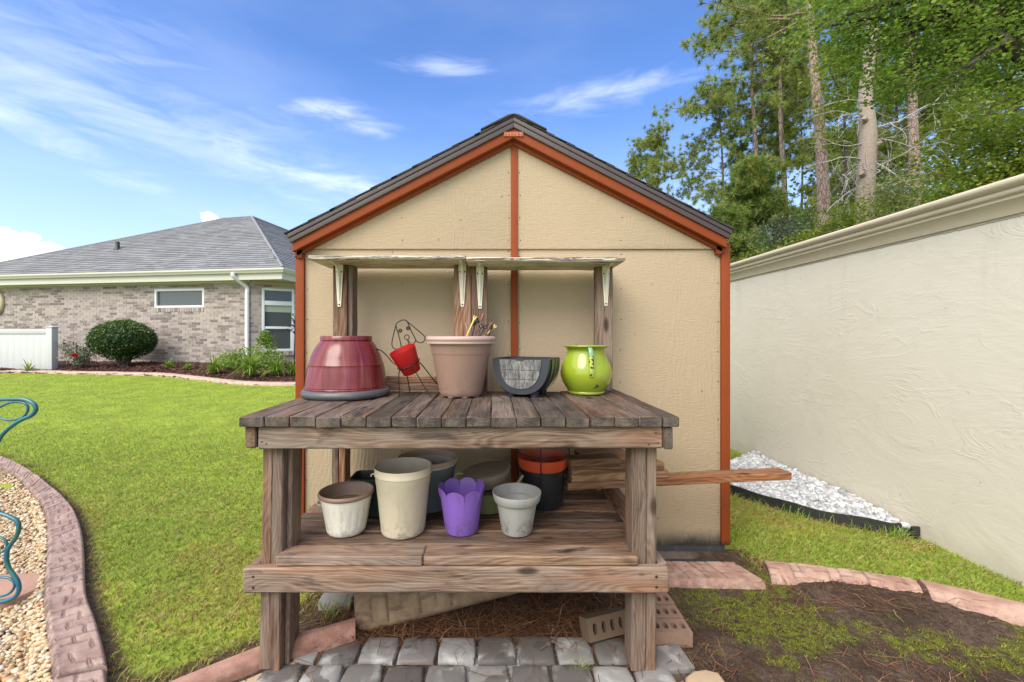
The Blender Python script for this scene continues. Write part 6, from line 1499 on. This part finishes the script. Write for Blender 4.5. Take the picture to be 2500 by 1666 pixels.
# taller tufts by the edging and odd seedlings
t_ = rng.uniform(0, 1, 140); pts = np.array([(p[0], p[1]) for p in cat_rom([(a, b, 0) for a, b in ed], 10)]); ii = rng.integers(0, len(pts)-1, 700)
x_, y_ = pts[ii, 0]-rng.uniform(.015, .07, 700)*.6, pts[ii, 1]-rng.uniform(.015, .07, 700); k_ = (x_ < 2.6) & (rng.uniform(0, 1, 700) < .6*patch(x_*3, y_*3)); x_, y_ = x_[k_], y_[k_]
grassblades('tall_grass', x_, y_, x_*0-.002, .075, .004, GRASS, 'longer grass standing against the black edging', x_*0+.05, x_*0, .5, 2)
x_ = np.concatenate([rng.normal(a, s, n) for a, b, s, n in ((-.63, 2.02, .04, 60), (-.72, 1.93, .03, 30), (.335, 1.665, .012, 16), (-.86, 2.2, .06, 90), (-.66, 2.25, .05, 50))]); y_ = np.concatenate([rng.normal(b, s, n) for a, b, s, n in ((-.63, 2.02, .04, 60), (-.72, 1.93, .03, 30), (.335, 1.665, .012, 16), (-.86, 2.2, .06, 90), (-.66, 2.25, .05, 50))])
grassblades('grass_tufts', x_, y_, zground(x_, y_)+.004, .075, .0035, GRASS, 'grass seedlings sprouting in the dirt under the bench', rng.uniform(0, .5, len(x_)), x_*0, .8, 2)
# ------------------------------------------------------------------ planting by the house
LEAF6 = (np.array([(0, 0, 0), (-.5, .45, .06), (.5, .45, .06), (0, 1, 0), (0, .45, -.03)]), np.array([(0, 4, 1), (0, 2, 4), (1, 4, 3), (4, 2, 3)]))
LOBED = (np.array([(0, 0, 0), (.55, .18, .03), (.30, .48, -.04), (.42, .80, .05), (0, 1.05, -.05), (-.42, .80, .05), (-.30, .48, -.04), (-.55, .18, .03)], float), np.array([(0, 1, 2), (0, 2, 6), (0, 6, 7), (2, 3, 4), (2, 4, 6), (4, 5, 6)]))
def leaves(name, P, size, mat, parent, base=LEAF6, tilt=None, aspect=.6, rnd=None):
    n = len(P); s = size*rng.uniform(.6, 1.3, n)
    V, Fc = scatter(base[0], base[1], P, rand_rot(n, tilt), np.stack([s*aspect, s, s], 1))
    r = rng.uniform(0, 1, n) if rnd is None else rnd
    o = link(name, fast_mesh(name, V, Fc, {'rnd': np.repeat(np.clip(r, 0, 1), len(base[0]))}), mat)
    if parent is not None: attach(o, parent)
    return o
# clipped round bush
bx, by = GS(303, 901); bzz = float(bed_z(np.array([bx]), np.array([by]))[0])
bush = thing('round_bush', (bx, by, bzz), 'big dark green bush clipped to a ball in front of the brick wall', 'bush')
k = by/F; mb = MB()
for i in range(7):
    a = i*.9; mb.tube(cat_rom([(bx+.05*math.cos(a), by+.05*math.sin(a), bzz-.03), (bx+.12*math.cos(a), by+.12*math.sin(a), bzz+.2), (bx+.34*math.cos(a), by+.3*math.sin(a), bzz+.5)], 3), [.055, .05, .045, .04, .035, .03, .025], 6)
mb.build('stems', BK_DARK, bush, smooth=60)
n = 14000; dv = rng.normal(0, 1, (n, 3)); dv /= np.linalg.norm(dv, axis=1)[:, None]
rr = 1-.16*rng.beta(1, 2.2, n)+.02*np.sin(dv[:, 0]*9)*np.sin(dv[:, 2]*8+dv[:, 1]*5); R3 = np.array([.655, .60, .475])
low = dv[:, 2] < -.55; P = dv*rr[:, None]*R3+np.array([bx-.06, by+.05, bzz+.60]); P = P[~low | (rng.uniform(0, 1, n) < .35)]
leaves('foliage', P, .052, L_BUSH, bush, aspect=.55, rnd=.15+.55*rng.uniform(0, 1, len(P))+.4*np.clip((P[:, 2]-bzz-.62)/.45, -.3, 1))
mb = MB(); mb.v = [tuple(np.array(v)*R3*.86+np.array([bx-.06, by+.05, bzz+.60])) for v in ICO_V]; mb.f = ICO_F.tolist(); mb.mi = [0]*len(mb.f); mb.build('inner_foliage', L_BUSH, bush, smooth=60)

def clump(name, cx, cy, z, n, L, wdt, mat, label, cat='plant', spread=1.0, group=None):
    az = rng.uniform(0, 2*np.pi, n); Ln = L*rng.uniform(.6, 1.15, n); out = rng.uniform(.25, 1.0, n)*spread
    t = np.linspace(0, 1, 5); V = []; Fq = []
    for i in range(n):
        d_ = np.array([math.cos(az[i]), math.sin(az[i])]); q = np.array([-d_[1], d_[0]]); r = Ln[i]*out[i]*t**1.25*.95; h = Ln[i]*(t*(1.25-.3*out[i])-out[i]*1.0*t**2.3*.9); w_ = wdt*np.sin(np.pi*np.clip(t*.85+.12, 0, 1))
        b = len(V)*10; V.append(np.concatenate([np.stack([cx+d_[0]*r+q[0]*w_*s_/2, cy+d_[1]*r+q[1]*w_*s_/2, z+h], 1) for s_ in (-1, 1)]))
        Fq += [(b+j, b+j+1, b+5+j+1, b+5+j) for j in range(4)]
    V = np.concatenate(V); V[:, :2] += rng.normal(0, .0, V[:, :2].shape)
    o = link(name, fast_mesh(name, V, np.array(Fq), {'rnd': np.repeat(rng.uniform(0, 1, n), 10)}), mat); return tag(o, label, cat, group)
def at_bed(px, py): x, y = GS(px, py); return x, y, float(bed_z(np.array([x]), np.array([y]))[0])-.02
for px, py, n, L, lab in ((70, 911, 34, .36, 'spiky dark green tuft at the foot of the white fence'), (413, 908, 70, .28, 'small light green clump midway along the mulch bed, left of two'), (459, 910, 60, .26, 'small light green clump midway along the mulch bed, right of two'),
        (524, 920, 110, .46, 'grassy clump at the left end of the leafy planting'), (612, 927, 190, .60, 'largest grassy clump in front, below the downspout'), (676, 926, 140, .50, 'grassy clump under the tall window'), (716, 925, 70, .46, 'grassy clump against the shed corner, behind the metal stake')):
    x, y, z = at_bed(px, py); clump('lily_clump', x, y, z, n, L, .020, L_LILY if px > 100 else L_BROAD, lab, 'plant')
bx2, by2, bz2 = at_bed(590, 912)
lp = thing('leafy_shrub', (bx2, by2+.25, bz2), 'leafy bright green perennials massed round the downspout', 'shrub')
P = []
for (ox, oy, oz, rx_, rz_) in ((-.45, .1, .22, .32, .22), (-.1, .2, .30, .34, .28), (.28, .3, .42, .28, .40), (.5, .2, .26, .3, .24), (-.2, 0, .2, .4, .2), (.25, .35, .72, .12, .2)):
    q = rng.normal(0, 1, (420, 3)); q /= np.linalg.norm(q, axis=1)[:, None]; q *= rng.uniform(.5, 1, (420, 1)); P.append(q*[rx_, rx_*.8, rz_]+[bx2+ox, by2+.25+oy-.1, bz2+oz])
leaves('foliage', np.concatenate(P), .085, L_LILY, lp, aspect=.32)
mb = MB()
for i in range(14):
    a = i*2.4; mb.tube([(bx2+.3*math.cos(a), by2+.25+.15*math.sin(a), bz2-.02), (bx2+.42*math.cos(a), by2+.25+.2*math.sin(a), bz2+.4)], .006, 5)
mb.build('stems', L_LILY, lp)
rx_, ry_, rz_ = at_bed(200, 905)
rose = thing('rose_bush', (rx_, ry_, rz_), 'thin rose bush with one red bloom beside the round bush', 'rose')
mb = MB(); tips = []
for i in range(11):
    a = i*2.4; q = .18+.03*i; pts = cat_rom([(rx_, ry_, rz_), (rx_+q*.4*math.cos(a)-.03, ry_+q*.4*math.sin(a), rz_+.25), (rx_+q*math.cos(a)-.08, ry_+q*math.sin(a)*.6, rz_+.38+.022*i)], 4); mb.tube(pts, .006, 5); tips += pts[3:]
mb.build('stems', BK_DARK, rose)
P = np.concatenate([np.array(p)[None]+rng.normal(0, .06, (13, 3)) for p in tips]); leaves('foliage', P, .055, L_ROSE, rose, aspect=.6)
rk = ry_/F; rc = Vector((PX(205, ry_), ry_-.22, PZ(865, ry_))); mb = MB()
for i in range(16):
    a = i*2.4; r_ = .015+.0045*i; b = len(mb.v); d_ = Vector((math.cos(a), math.sin(a)*.7, 0)); q_ = Vector((-math.sin(a), math.cos(a)*.7, 0))
    for u_ in (-1, 0, 1):
        for v_ in (0, .5, 1): mb.v.append(tuple(rc+d_*r_*(.3+v_*.9)+q_*u_*(.035-.012*v_)+Vector((0, 0, .055*v_-.02-.018*u_*u_-.02*(i/16)))))
    for u_ in range(2):
        for v_ in range(2): mb.face([b+u_*3+v_, b+u_*3+v_+1, b+u_*3+v_+4, b+u_*3+v_+3])
mb.build('bloom', PETAL, rose, smooth=60)
# metal garden stake by the bay window
sx_, sy_, sz_ = at_bed(717, 925)
stake = thing('garden_stake', (sx_, sy_, sz_), 'black metal garden stake with small leaf shapes before the tall window', 'garden stake')
top = Vector((PX(722, sy_), sy_, PZ(770, sy_))); mb = MB(); mb.tube(cat_rom([(sx_, sy_, sz_-.1), (PX(719, sy_), sy_, PZ(850, sy_)), tuple(top)], 5), .010, 6); mb.build('rod', WIRE, stake, smooth=60)
for i in range(22):
    c_ = Vector((PX(random.uniform(705, 724), sy_), sy_+random.uniform(-.08, .08), PZ(random.uniform(766, 815), sy_)))
    m2 = MB(); a = random.uniform(0, 6.3); d_ = Vector((math.cos(a), .2, math.sin(a)))*.035; q_ = Vector((-math.sin(a), .1, math.cos(a)))*.013
    m2.v = [tuple(c_-d_), tuple(c_+q_+Vector((0, .006, 0))), tuple(c_+d_), tuple(c_-q_+Vector((0, .006, 0))), tuple(c_+Vector((0, -.006, 0)))]
    for f in ((0, 1, 4), (1, 2, 4), (2, 3, 4), (3, 0, 4), (0, 3, 2, 1)): m2.face(list(f))
    m2.tube([tuple(c_), (PX(720, sy_), sy_, c_.z-.06)], .0035, 4); m2.build('metal_leaf', WIRE, stake)

# ------------------------------------------------------------------ trees beyond the wall
def trunk_tube(mb, pts, r0, r1, seg=10, sub=4):
    p = cat_rom(pts, sub); n = len(p); mb.tube(p, [r0+(r1-r0)*i/(n-1) for i in range(n)], seg); return p
NEED = (np.array([(-.10, 0, 0), (.10, 0, 0), (0, 1, 0)], float), np.array([(0, 1, 2)]))
def needles(name, centers, per, L, mat, parent, wdt=.11, rnd_c=None, up=.0):
    n = len(centers)*per; P = np.repeat(centers, per, 0)
    d_ = rng.normal(0, 1, (n, 3)); d_[:, 2] += up; d_ /= np.linalg.norm(d_, axis=1)[:, None]; q = np.cross(d_, rng.normal(0, 1, (n, 3))); q /= np.linalg.norm(q, axis=1)[:, None]
    Ln = L*rng.uniform(.6, 1.2, n)[:, None]; V = np.stack([P-q*Ln*wdt/2, P+q*Ln*wdt/2, P+d_*Ln], 1).reshape(-1, 3)
    r = np.repeat(rng.uniform(0, 1, len(centers)) if rnd_c is None else rnd_c, per)+rng.normal(0, .12, n)
    o = link(name, fast_mesh(name, V, np.arange(n*3).reshape(-1, 3), {'rnd': np.repeat(np.clip(r, 0, 1), 3)}), mat); attach(o, parent); return o
def pine(label, px0, px1, Y, ztop, zc, spread, dia, nb, seed, bk=None, tuft=.30, per=22, name='pine_tree', mat=None, lean=0, zlow=-.2, bias=0, ncl=(4, 9), dens=1.0):
    rr = random.Random(seed); x0, x1 = PX(px0, Y), PX(px1, Y)
    t = thing(name, (x0, Y, zlow), label, 'tree', 'trees beyond the wall'); mb = MB()
    zp = 1.26+(CY-100)/F*Y
    def axis(z): f = (z-PZ(560, Y))/(PZ(100, Y)-PZ(560, Y)); return Vector((x0+(x1-x0)*f+.06*math.sin(z*.7+seed), Y+.05*math.sin(z*.5), z))
    zs = np.linspace(zlow, ztop, 14); mb.tube([axis(z) for z in zs], [dia/2*(1-.80*((z-zlow)/(ztop-zlow))**1.3) for z in zs], 10)
    cent = []
    for i in range(nb):
        z = zc+(ztop-zc)*(i+rr.random()*.8)/nb; a = rr.uniform(0, 2*math.pi); f = (z-zc)/(ztop-zc)
        L = spread*(.45+.75*math.sin(math.pi*min(1, .22+.78*f))**.8)*rr.uniform(.55, 1.15)*(1-.35*f)
        if name == 'young_pine': L *= 1.25-.95*f
        if bias: L *= 1+.35*math.cos(a-bias)
        o = axis(z); d_ = Vector((math.cos(a), math.sin(a), .12+.42*f)); e = o+d_*L+Vector((0, 0, -.10*L)); m_ = o.lerp(e, .5)+Vector((rr.uniform(-.1, .1), rr.uniform(-.1, .1), rr.uniform(-.12, .10)))*L
        rb = max(.010, dia*.105*(1-.6*f)); p = trunk_tube(mb, [o, m_, e], rb, rb*.25, 5, 3)
        for k_ in range(max(1, int(rr.randint(*ncl)*dens))):
            s_ = rr.uniform(.42, 1.0); q = o.lerp(m_, s_*2) if s_ < .5 else m_.lerp(e, s_*2-1)
            off_ = Vector((rr.gauss(0, 1), rr.gauss(0, 1), rr.gauss(.25, .6)))*L*.17; c_ = q+off_
            if rr.random() < .5: mb.tube([q, c_], [rb*.3, rb*.15], 4)
            for _ in range(rr.randint(4, 7)): cent.append(c_+Vector((rr.gauss(0, .6), rr.gauss(0, .6), rr.gauss(0, .38)))*tuft*1.15)
        for _ in range(6): cent.append(e+Vector((rr.gauss(0, .6), rr.gauss(0, .6), rr.gauss(0, .4)))*tuft)
    for _ in range(10): cent.append(axis(ztop)+Vector((rr.gauss(0, 1), rr.gauss(0, 1), rr.gauss(0, 1)))*tuft)
    mb.build('trunk', bk or BK_PINE, t, smooth=60)
    cen = np.array([tuple(c) for c in cent]); needles('crown', cen, per+24, tuft*.76, mat or L_PINE, t, up=.35)
    return t
pine('small pine at the left end of the row, just over the shed roof', 1607, 1603, 30, PZ(338, 30), PZ(500, 30), 2.7, .20, 30, 11, tuft=.34, ncl=(3, 7))
pine('slim pine with an open crown, second from the shed roof', 1766, 1752, 26, PZ(232, 26), PZ(560, 26), 2.8, .26, 42, 12, tuft=.33, ncl=(3, 6), bias=math.pi)
pine('tall pine with long bare trunk and a crown reaching left', 1846, 1838, 23, PZ(-70, 23), PZ(330, 23), 3.5, .34, 32, 13, tuft=.34, bias=math.pi, ncl=(5, 10))
pine('thin pine close to the right of the tall left-reaching pine', 1868, 1860, 24, PZ(60, 24), PZ(420, 24), 1.6, .20, 26, 14, tuft=.30, ncl=(2, 4))
pine('tall straight pine standing alone left of the red-barked trunk', 1914, 1904, 22, PZ(-90, 22), PZ(235, 22), 2.6, .36, 26, 15, tuft=.32, ncl=(4, 8))
pine('big pine with plated red-brown bark', 2012, 1984, 13.6, 15.5, 11.2, 3.2, .46, 26, 16, bk=BK_RED, tuft=.30)
pine('straight brown pine trunk right of the pale dead-limbed trunk', 2234, 2226, 15.5, 17, 10.8, 2.8, .44, 22, 17, bk=BK_RED, tuft=.30)
pine('slender brown pine, middle of the right-hand group', 2312, 2302, 19, 16, 10.5, 2.2, .34, 22, 18, tuft=.32)
pine('very thin pine right of the slender brown one', 2349, 2338, 22, 17, 11, 2.0, .26, 22, 19, tuft=.32)
pine('dim thin pine behind, left of the straight brown trunk', 2160, 2156, 24, 18, 11, 2.2, .30, 22, 20, tuft=.32)
pine('dim thin pine behind, nearest the straight brown trunk', 2196, 2188, 25, 19, 12, 2.0, .32, 22, 21, tuft=.32)
pine('pine half hidden behind foliage near the right edge', 2440, 2434, 18, 15, 9.5, 2.2, .30, 22, 22, tuft=.32)
pine('leafy dark pine filling the gap left of the pale trunk', 2062, 2056, 21, PZ(345, 21), PZ(620, 21), 2.9, .24, 36, 23, tuft=.36, ncl=(4, 8), per=22)
pine('dark pine behind the red-barked trunk', 1958, 1955, 27, PZ(190, 27), PZ(420, 27), 2.3, .22, 34, 24, tuft=.36, ncl=(5, 9))
pine('bushy young pine with rusty needles behind the shed corner', 1838, 1840, 12.5, PZ(405, 12.5), PZ(690, 12.5), 1.20, .16, 58, 25, tuft=.24, ncl=(7, 12), per=26, mat=L_YPINE, name='young_pine')
pine('second young pine low beside the shed corner', 1772, 1774, 11.5, PZ(520, 11.5), PZ(690, 11.5), .75, .10, 34, 26, tuft=.20, ncl=(6, 10), per=26, mat=L_YPINE, name='young_pine')
# pale trunk with dead limbs
Yp = 10.4; t = thing('dead_limbed_tree', (PX(2108, Yp), Yp, -.2), 'thick pale trunk with bare grey broken limbs', 'tree', 'trees beyond the wall')
mb = MB(); pt = [(PX(2105, Yp), Yp, -.2), (PX(2110, Yp), Yp, PZ(540, Yp)), (PX(2119, Yp), Yp, PZ(330, Yp)), (PX(2122, Yp), Yp+.1, PZ(220, Yp)), (PX(2140, Yp), Yp+.1, PZ(60, Yp)), (PX(2152, Yp), Yp+.1, PZ(-120, Yp))]
pts = cat_rom(pt, 5); rads = np.interp(np.linspace(0, 5, len(pts)), [0, 1, 2, 2.2, 3, 4, 5], [.205, .19, .18, .165, .14, .125, .10]); mb.tube(pts, list(rads), 16)
for (f, a, s_) in ((11, 2.6, .05), (9, -.6, .05), (7, 3.4, .045)): c_ = pts[f]; mb.tube([c_, c_+Vector((math.cos(a)*.2, -.12, .05)), c_+Vector((math.cos(a)*.25, -.15, .07))], [.09, .06, .05], 8)
mb.build('trunk', BK_PALE, t, smooth=60)
rr = random.Random(42)
def dead(mb, p, d_, L, r, depth):
    n = max(4, int(L/.16)); pl = [p]; dd = d_.normalized()
    for i in range(n):
        dd = (dd+Vector((rr.gauss(0, .22), rr.gauss(0, .22), rr.gauss(-.04, .22)))).normalized(); pl.append(pl[-1]+dd*L/n)
    mb.tube(pl, [r*(1-.75*i/n) for i in range(n+1)], 5)
    if depth:
        for i in range(1, n):
            if rr.random() < .75: dead(mb, pl[i], (dd+Vector((rr.gauss(0, .7), rr.gauss(0, .7), rr.gauss(0, .6)))), L*rr.uniform(.3, .55), r*.55*(1-.6*i/n), depth-1)
for (py, dx, dz, L, r) in ((285, -1, .25, 1.5, .018), (320, 1, .1, 1.4, .016), (392, -1, .3, 1.7, .022), (392, 1, -.35, 1.9, .030), (318, 1.2, .15, 2.6, .026), (350, -1, .1, 1.6, .018), (430, -1, -.1, 1.9, .020), (455, -1, .1, 1.6, .016), (470, 1, .0, 1.3, .015), (250, -1, .5, 1.2, .014), (430, 1, .3, 1.5, .016), (300, -1, -.2, 1.5, .015), (370, 1, .25, 1.5, .014), (410, -1, -.35, 1.5, .018), (340, 1, -.1, 1.8, .016), (265, 1, .2, 1.2, .014), (445, 1, -.2, 1.4, .016)):
    m2 = MB(); dead(m2, Vector((PX(2112, Yp), Yp, PZ(py, Yp))), Vector((dx, rr.uniform(-.6, .2), dz)), L, r, 2); m2.build('dead_limb', BK_DEAD, t, smooth=60)
# broad-leaved trees
def leafy(name, label, trunk_pts, r0, blobs, n, size, mat, seed, base=LOBED, limb_mat=None, cluster=60, csize=.34, group='trees beyond the wall', cat='tree', aspect=.95, up=None):
    rr = random.Random(seed); t = thing(name, trunk_pts[0], label, cat, group); mb = MB()
    p = trunk_tube(mb, trunk_pts, r0, r0*.45, 10); top_ = p[-1]; P = []; R_ = []
    tot = sum(b[3]*b[4]*b[5] for b in blobs)
    for (x, y, z, a, b, c) in blobs:
        k_ = max(3, int(n*(a*b*c)/tot/cluster)); ctr = Vector((x, y, z)); root = min(p, key=lambda q: (q-ctr).length+.3*abs(q.z-ctr.z+.6))
        m_ = root.lerp(ctr, .5)+Vector((rr.gauss(0, .15), rr.gauss(0, .15), rr.gauss(.1, .15))); bl = trunk_tube(mb, [root, m_, ctr], r0*.35, r0*.10, 6, 3)
        for _ in range(k_):
            d_ = np.array([rr.gauss(0, 1) for _ in range(3)]); d_ /= np.linalg.norm(d_); s_ = rr.uniform(.25, 1)**.6; cc = np.array([x+d_[0]*a*s_, y+d_[1]*b*s_, z+d_[2]*c*s_])
            mb.tube([bl[rr.randrange(len(bl)//2, len(bl))], Vector(cc)], [r0*.05, r0*.02], 4)
            q = rng.normal(0, 1, (cluster, 3))*np.array([csize, csize, csize*.42]); P.append(cc+q); R_.append(rr.random()*.65+rng.uniform(0, .35, cluster))
    mb.build('trunk', limb_mat or BK_DARK, t, smooth=60)
    leaves('crown', np.concatenate(P), size, mat, t, base, .75, aspect, np.concatenate(R_)); return t
def B(px, py, Y, rpx, rpy=None, d_=None): k = Y/F; return (PX(px, Y), Y, PZ(py, Y), rpx*k, d_ if d_ else rpx*k*.8, (rpy or rpx)*k)
Ym = 6.0
leafy('maple_tree', 'large maple whose leafy boughs hang into the upper right corner', [(PX(2760, Ym), Ym+.3, -.2), (PX(2740, Ym), Ym+.3, 2.4), (PX(2660, Ym), Ym+.2, 4.3), (PX(2500, Ym), Ym, 5.1), (PX(2420, Ym), Ym, 5.5)], .13,
      [B(2060, 40, Ym, 95, 60), B(2180, 60, Ym, 130, 80), B(2300, 30, Ym, 150, 90), B(2440, 40, Ym, 160, 95), B(2230, 165, Ym, 130, 70), B(2350, 150, Ym, 120, 80), B(2470, 190, Ym, 110, 60), B(2130, 130, Ym, 80, 45), B(2240, 235, Ym, 75, 40), B(2310, 225, Ym, 60, 40), B(1990, 70, Ym, 60, 35), B(2560, 60, Ym, 160, 130), B(2130, -60, Ym, 190, 70), B(2380, -80, Ym, 220, 90), B(2160, 205, Ym, 55, 28), B(2480, 270, Ym, 60, 30), B(2700, -60, Ym, 260, 200)], 32000, .045, L_MAPLE, 5, csize=.19)
leafy('understory_tree', 'bright green understory tree over the wall at the right edge', [(PX(2480, 6.6), 6.8, -.2), (PX(2475, 6.6), 6.8, 2.2), (PX(2450, 6.6), 6.7, 3.2)], .06,
      [B(2420, 440, 6.6, 80, 30), B(2330, 470, 6.6, 60, 24), B(2470, 400, 6.6, 70, 32), B(2440, 350, 6.6, 60, 26), B(2500, 320, 6.6, 60, 30), B(2560, 420, 6.6, 90, 50), B(2390, 410, 6.6, 45, 20), B(2360, 500, 6.6, 60, 22), B(2290, 500, 6.6, 40, 18)], 9500, .046, L_BROAD, 6, csize=.20, cluster=45)
leafy('understory_tree', 'yellow-green thin tree in the gap below the maple boughs', [(PX(2385, 11), 11, -.2), (PX(2390, 11), 11, 3.5), (PX(2400, 11), 11, 6.5)], .07,
      [B(2390, 330, 11, 70, 40), B(2330, 300, 11, 50, 30), B(2430, 250, 11, 60, 40), B(2290, 380, 11, 60, 36), B(2450, 300, 11, 60, 40), B(2250, 430, 11, 50, 30), B(2360, 400, 11, 60, 30)], 2900, .085, L_LIME, 7, csize=.32, cluster=40)
leafy('understory_tree', 'open leafy sapling left of the pale trunk, against the sky', [(PX(2075, 12), 12, -.2), (PX(2070, 12), 12, 4), (PX(2060, 12), 12, 8)], .06,
      [B(2060, 170, 12, 50, 40), B(2090, 220, 12, 45, 30), B(2030, 250, 12, 30, 30), B(2080, 120, 12, 50, 40), B(2050, 330, 12, 40, 30)], 2800, .085, L_BROAD, 8, csize=.3, cluster=40)
leafy('shrub', 'grey-green shrub over the wall between the young pine and red trunk', [(PX(1925, 10), 10, -.2), (PX(1925, 10), 10, 3.0)], .05, [B(1925, 560, 10, 50, 30), B(1895, 590, 10, 40, 28), B(1960, 590, 10, 40, 30), B(1930, 620, 10, 70, 40), B(1945, 535, 10, 30, 20)], 4200, .07, L_GREY, 9, base=LEAF6, csize=.22, cluster=45, cat='shrub', aspect=.5)
leafy('shrub', 'bright lime shrub along the top of the wall left of the red trunk', [(PX(1930, 7.6), 7.8, -.2), (PX(1930, 7.6), 7.8, 2.2)], .04, [B(1960, 588, 7.6, 35, 10), B(1915, 602, 7.6, 35, 10), B(1870, 618, 7.6, 35, 10), B(2000, 575, 7.6, 30, 10), B(1900, 640, 7.6, 70, 26)], 2400, .07, L_LIME, 10, base=LEAF6, csize=.13, cluster=40, cat='shrub', aspect=.45)
leafy('shrub', 'green shrub between the red trunk and the pale trunk', [(PX(2050, 9), 9.2, -.2), (PX(2050, 9), 9.2, 3.0)], .04, [B(2045, 545, 9, 38, 26), B(2080, 520, 9, 30, 24), B(2030, 580, 9, 40, 25), B(2065, 585, 9, 50, 30)], 3000, .075, L_BROAD, 11, base=LEAF6, csize=.18, cluster=40, cat='shrub', aspect=.5)
leafy('shrub', 'dark open shrub right of the pale trunk', [(PX(2165, 9.4), 9.6, -.2), (PX(2165, 9.4), 9.6, 3.2)], .04, [B(2160, 500, 9.4, 36, 30), B(2200, 480, 9.4, 40, 40), B(2180, 440, 9.4, 34, 24), B(2250, 490, 9.4, 40, 30), B(2150, 540, 9.4, 40, 30)], 2600, .075, L_WOODS, 12, base=LEAF6, csize=.22, cluster=40, cat='shrub', aspect=.5)
# far woods seen between the trunks
Pw = []
for i in range(330):
    px = rng.uniform(1900, 2700); Y = rng.uniform(27, 40); yy = 640-rng.beta(1.3, 1.5)*np.interp(px, [1750, 1880, 2020, 2200, 2700], [5, 20, 180, 290, 330]); c_ = np.array([PX(px, Y), Y, PZ(yy, Y)])
    Pw.append(c_+rng.normal(0, 1, (46, 3))*np.array([1.0, 1.0, .6]))
for px, py, s_ in ((2040, 430, 1), (2080, 380, 1), (2020, 480, 1), (2270, 480, 1), (2220, 540, 1), (2100, 450, 1), (2400, 500, 1), (2050, 300, .8), (2180, 520, 1), (2320, 520, 1)):
    Y = 26; Pw.append(np.array([PX(px, Y), Y, PZ(py, Y)])+rng.normal(0, 1, (260, 3))*np.array([1.3, 1.0, 1.1])*s_)
o = leaves('woods', np.concatenate(Pw), .30, L_WOODS, None, LEAF6, None, .7); tag(o, 'hazy green woodland seen between the trunks', kind='stuff')
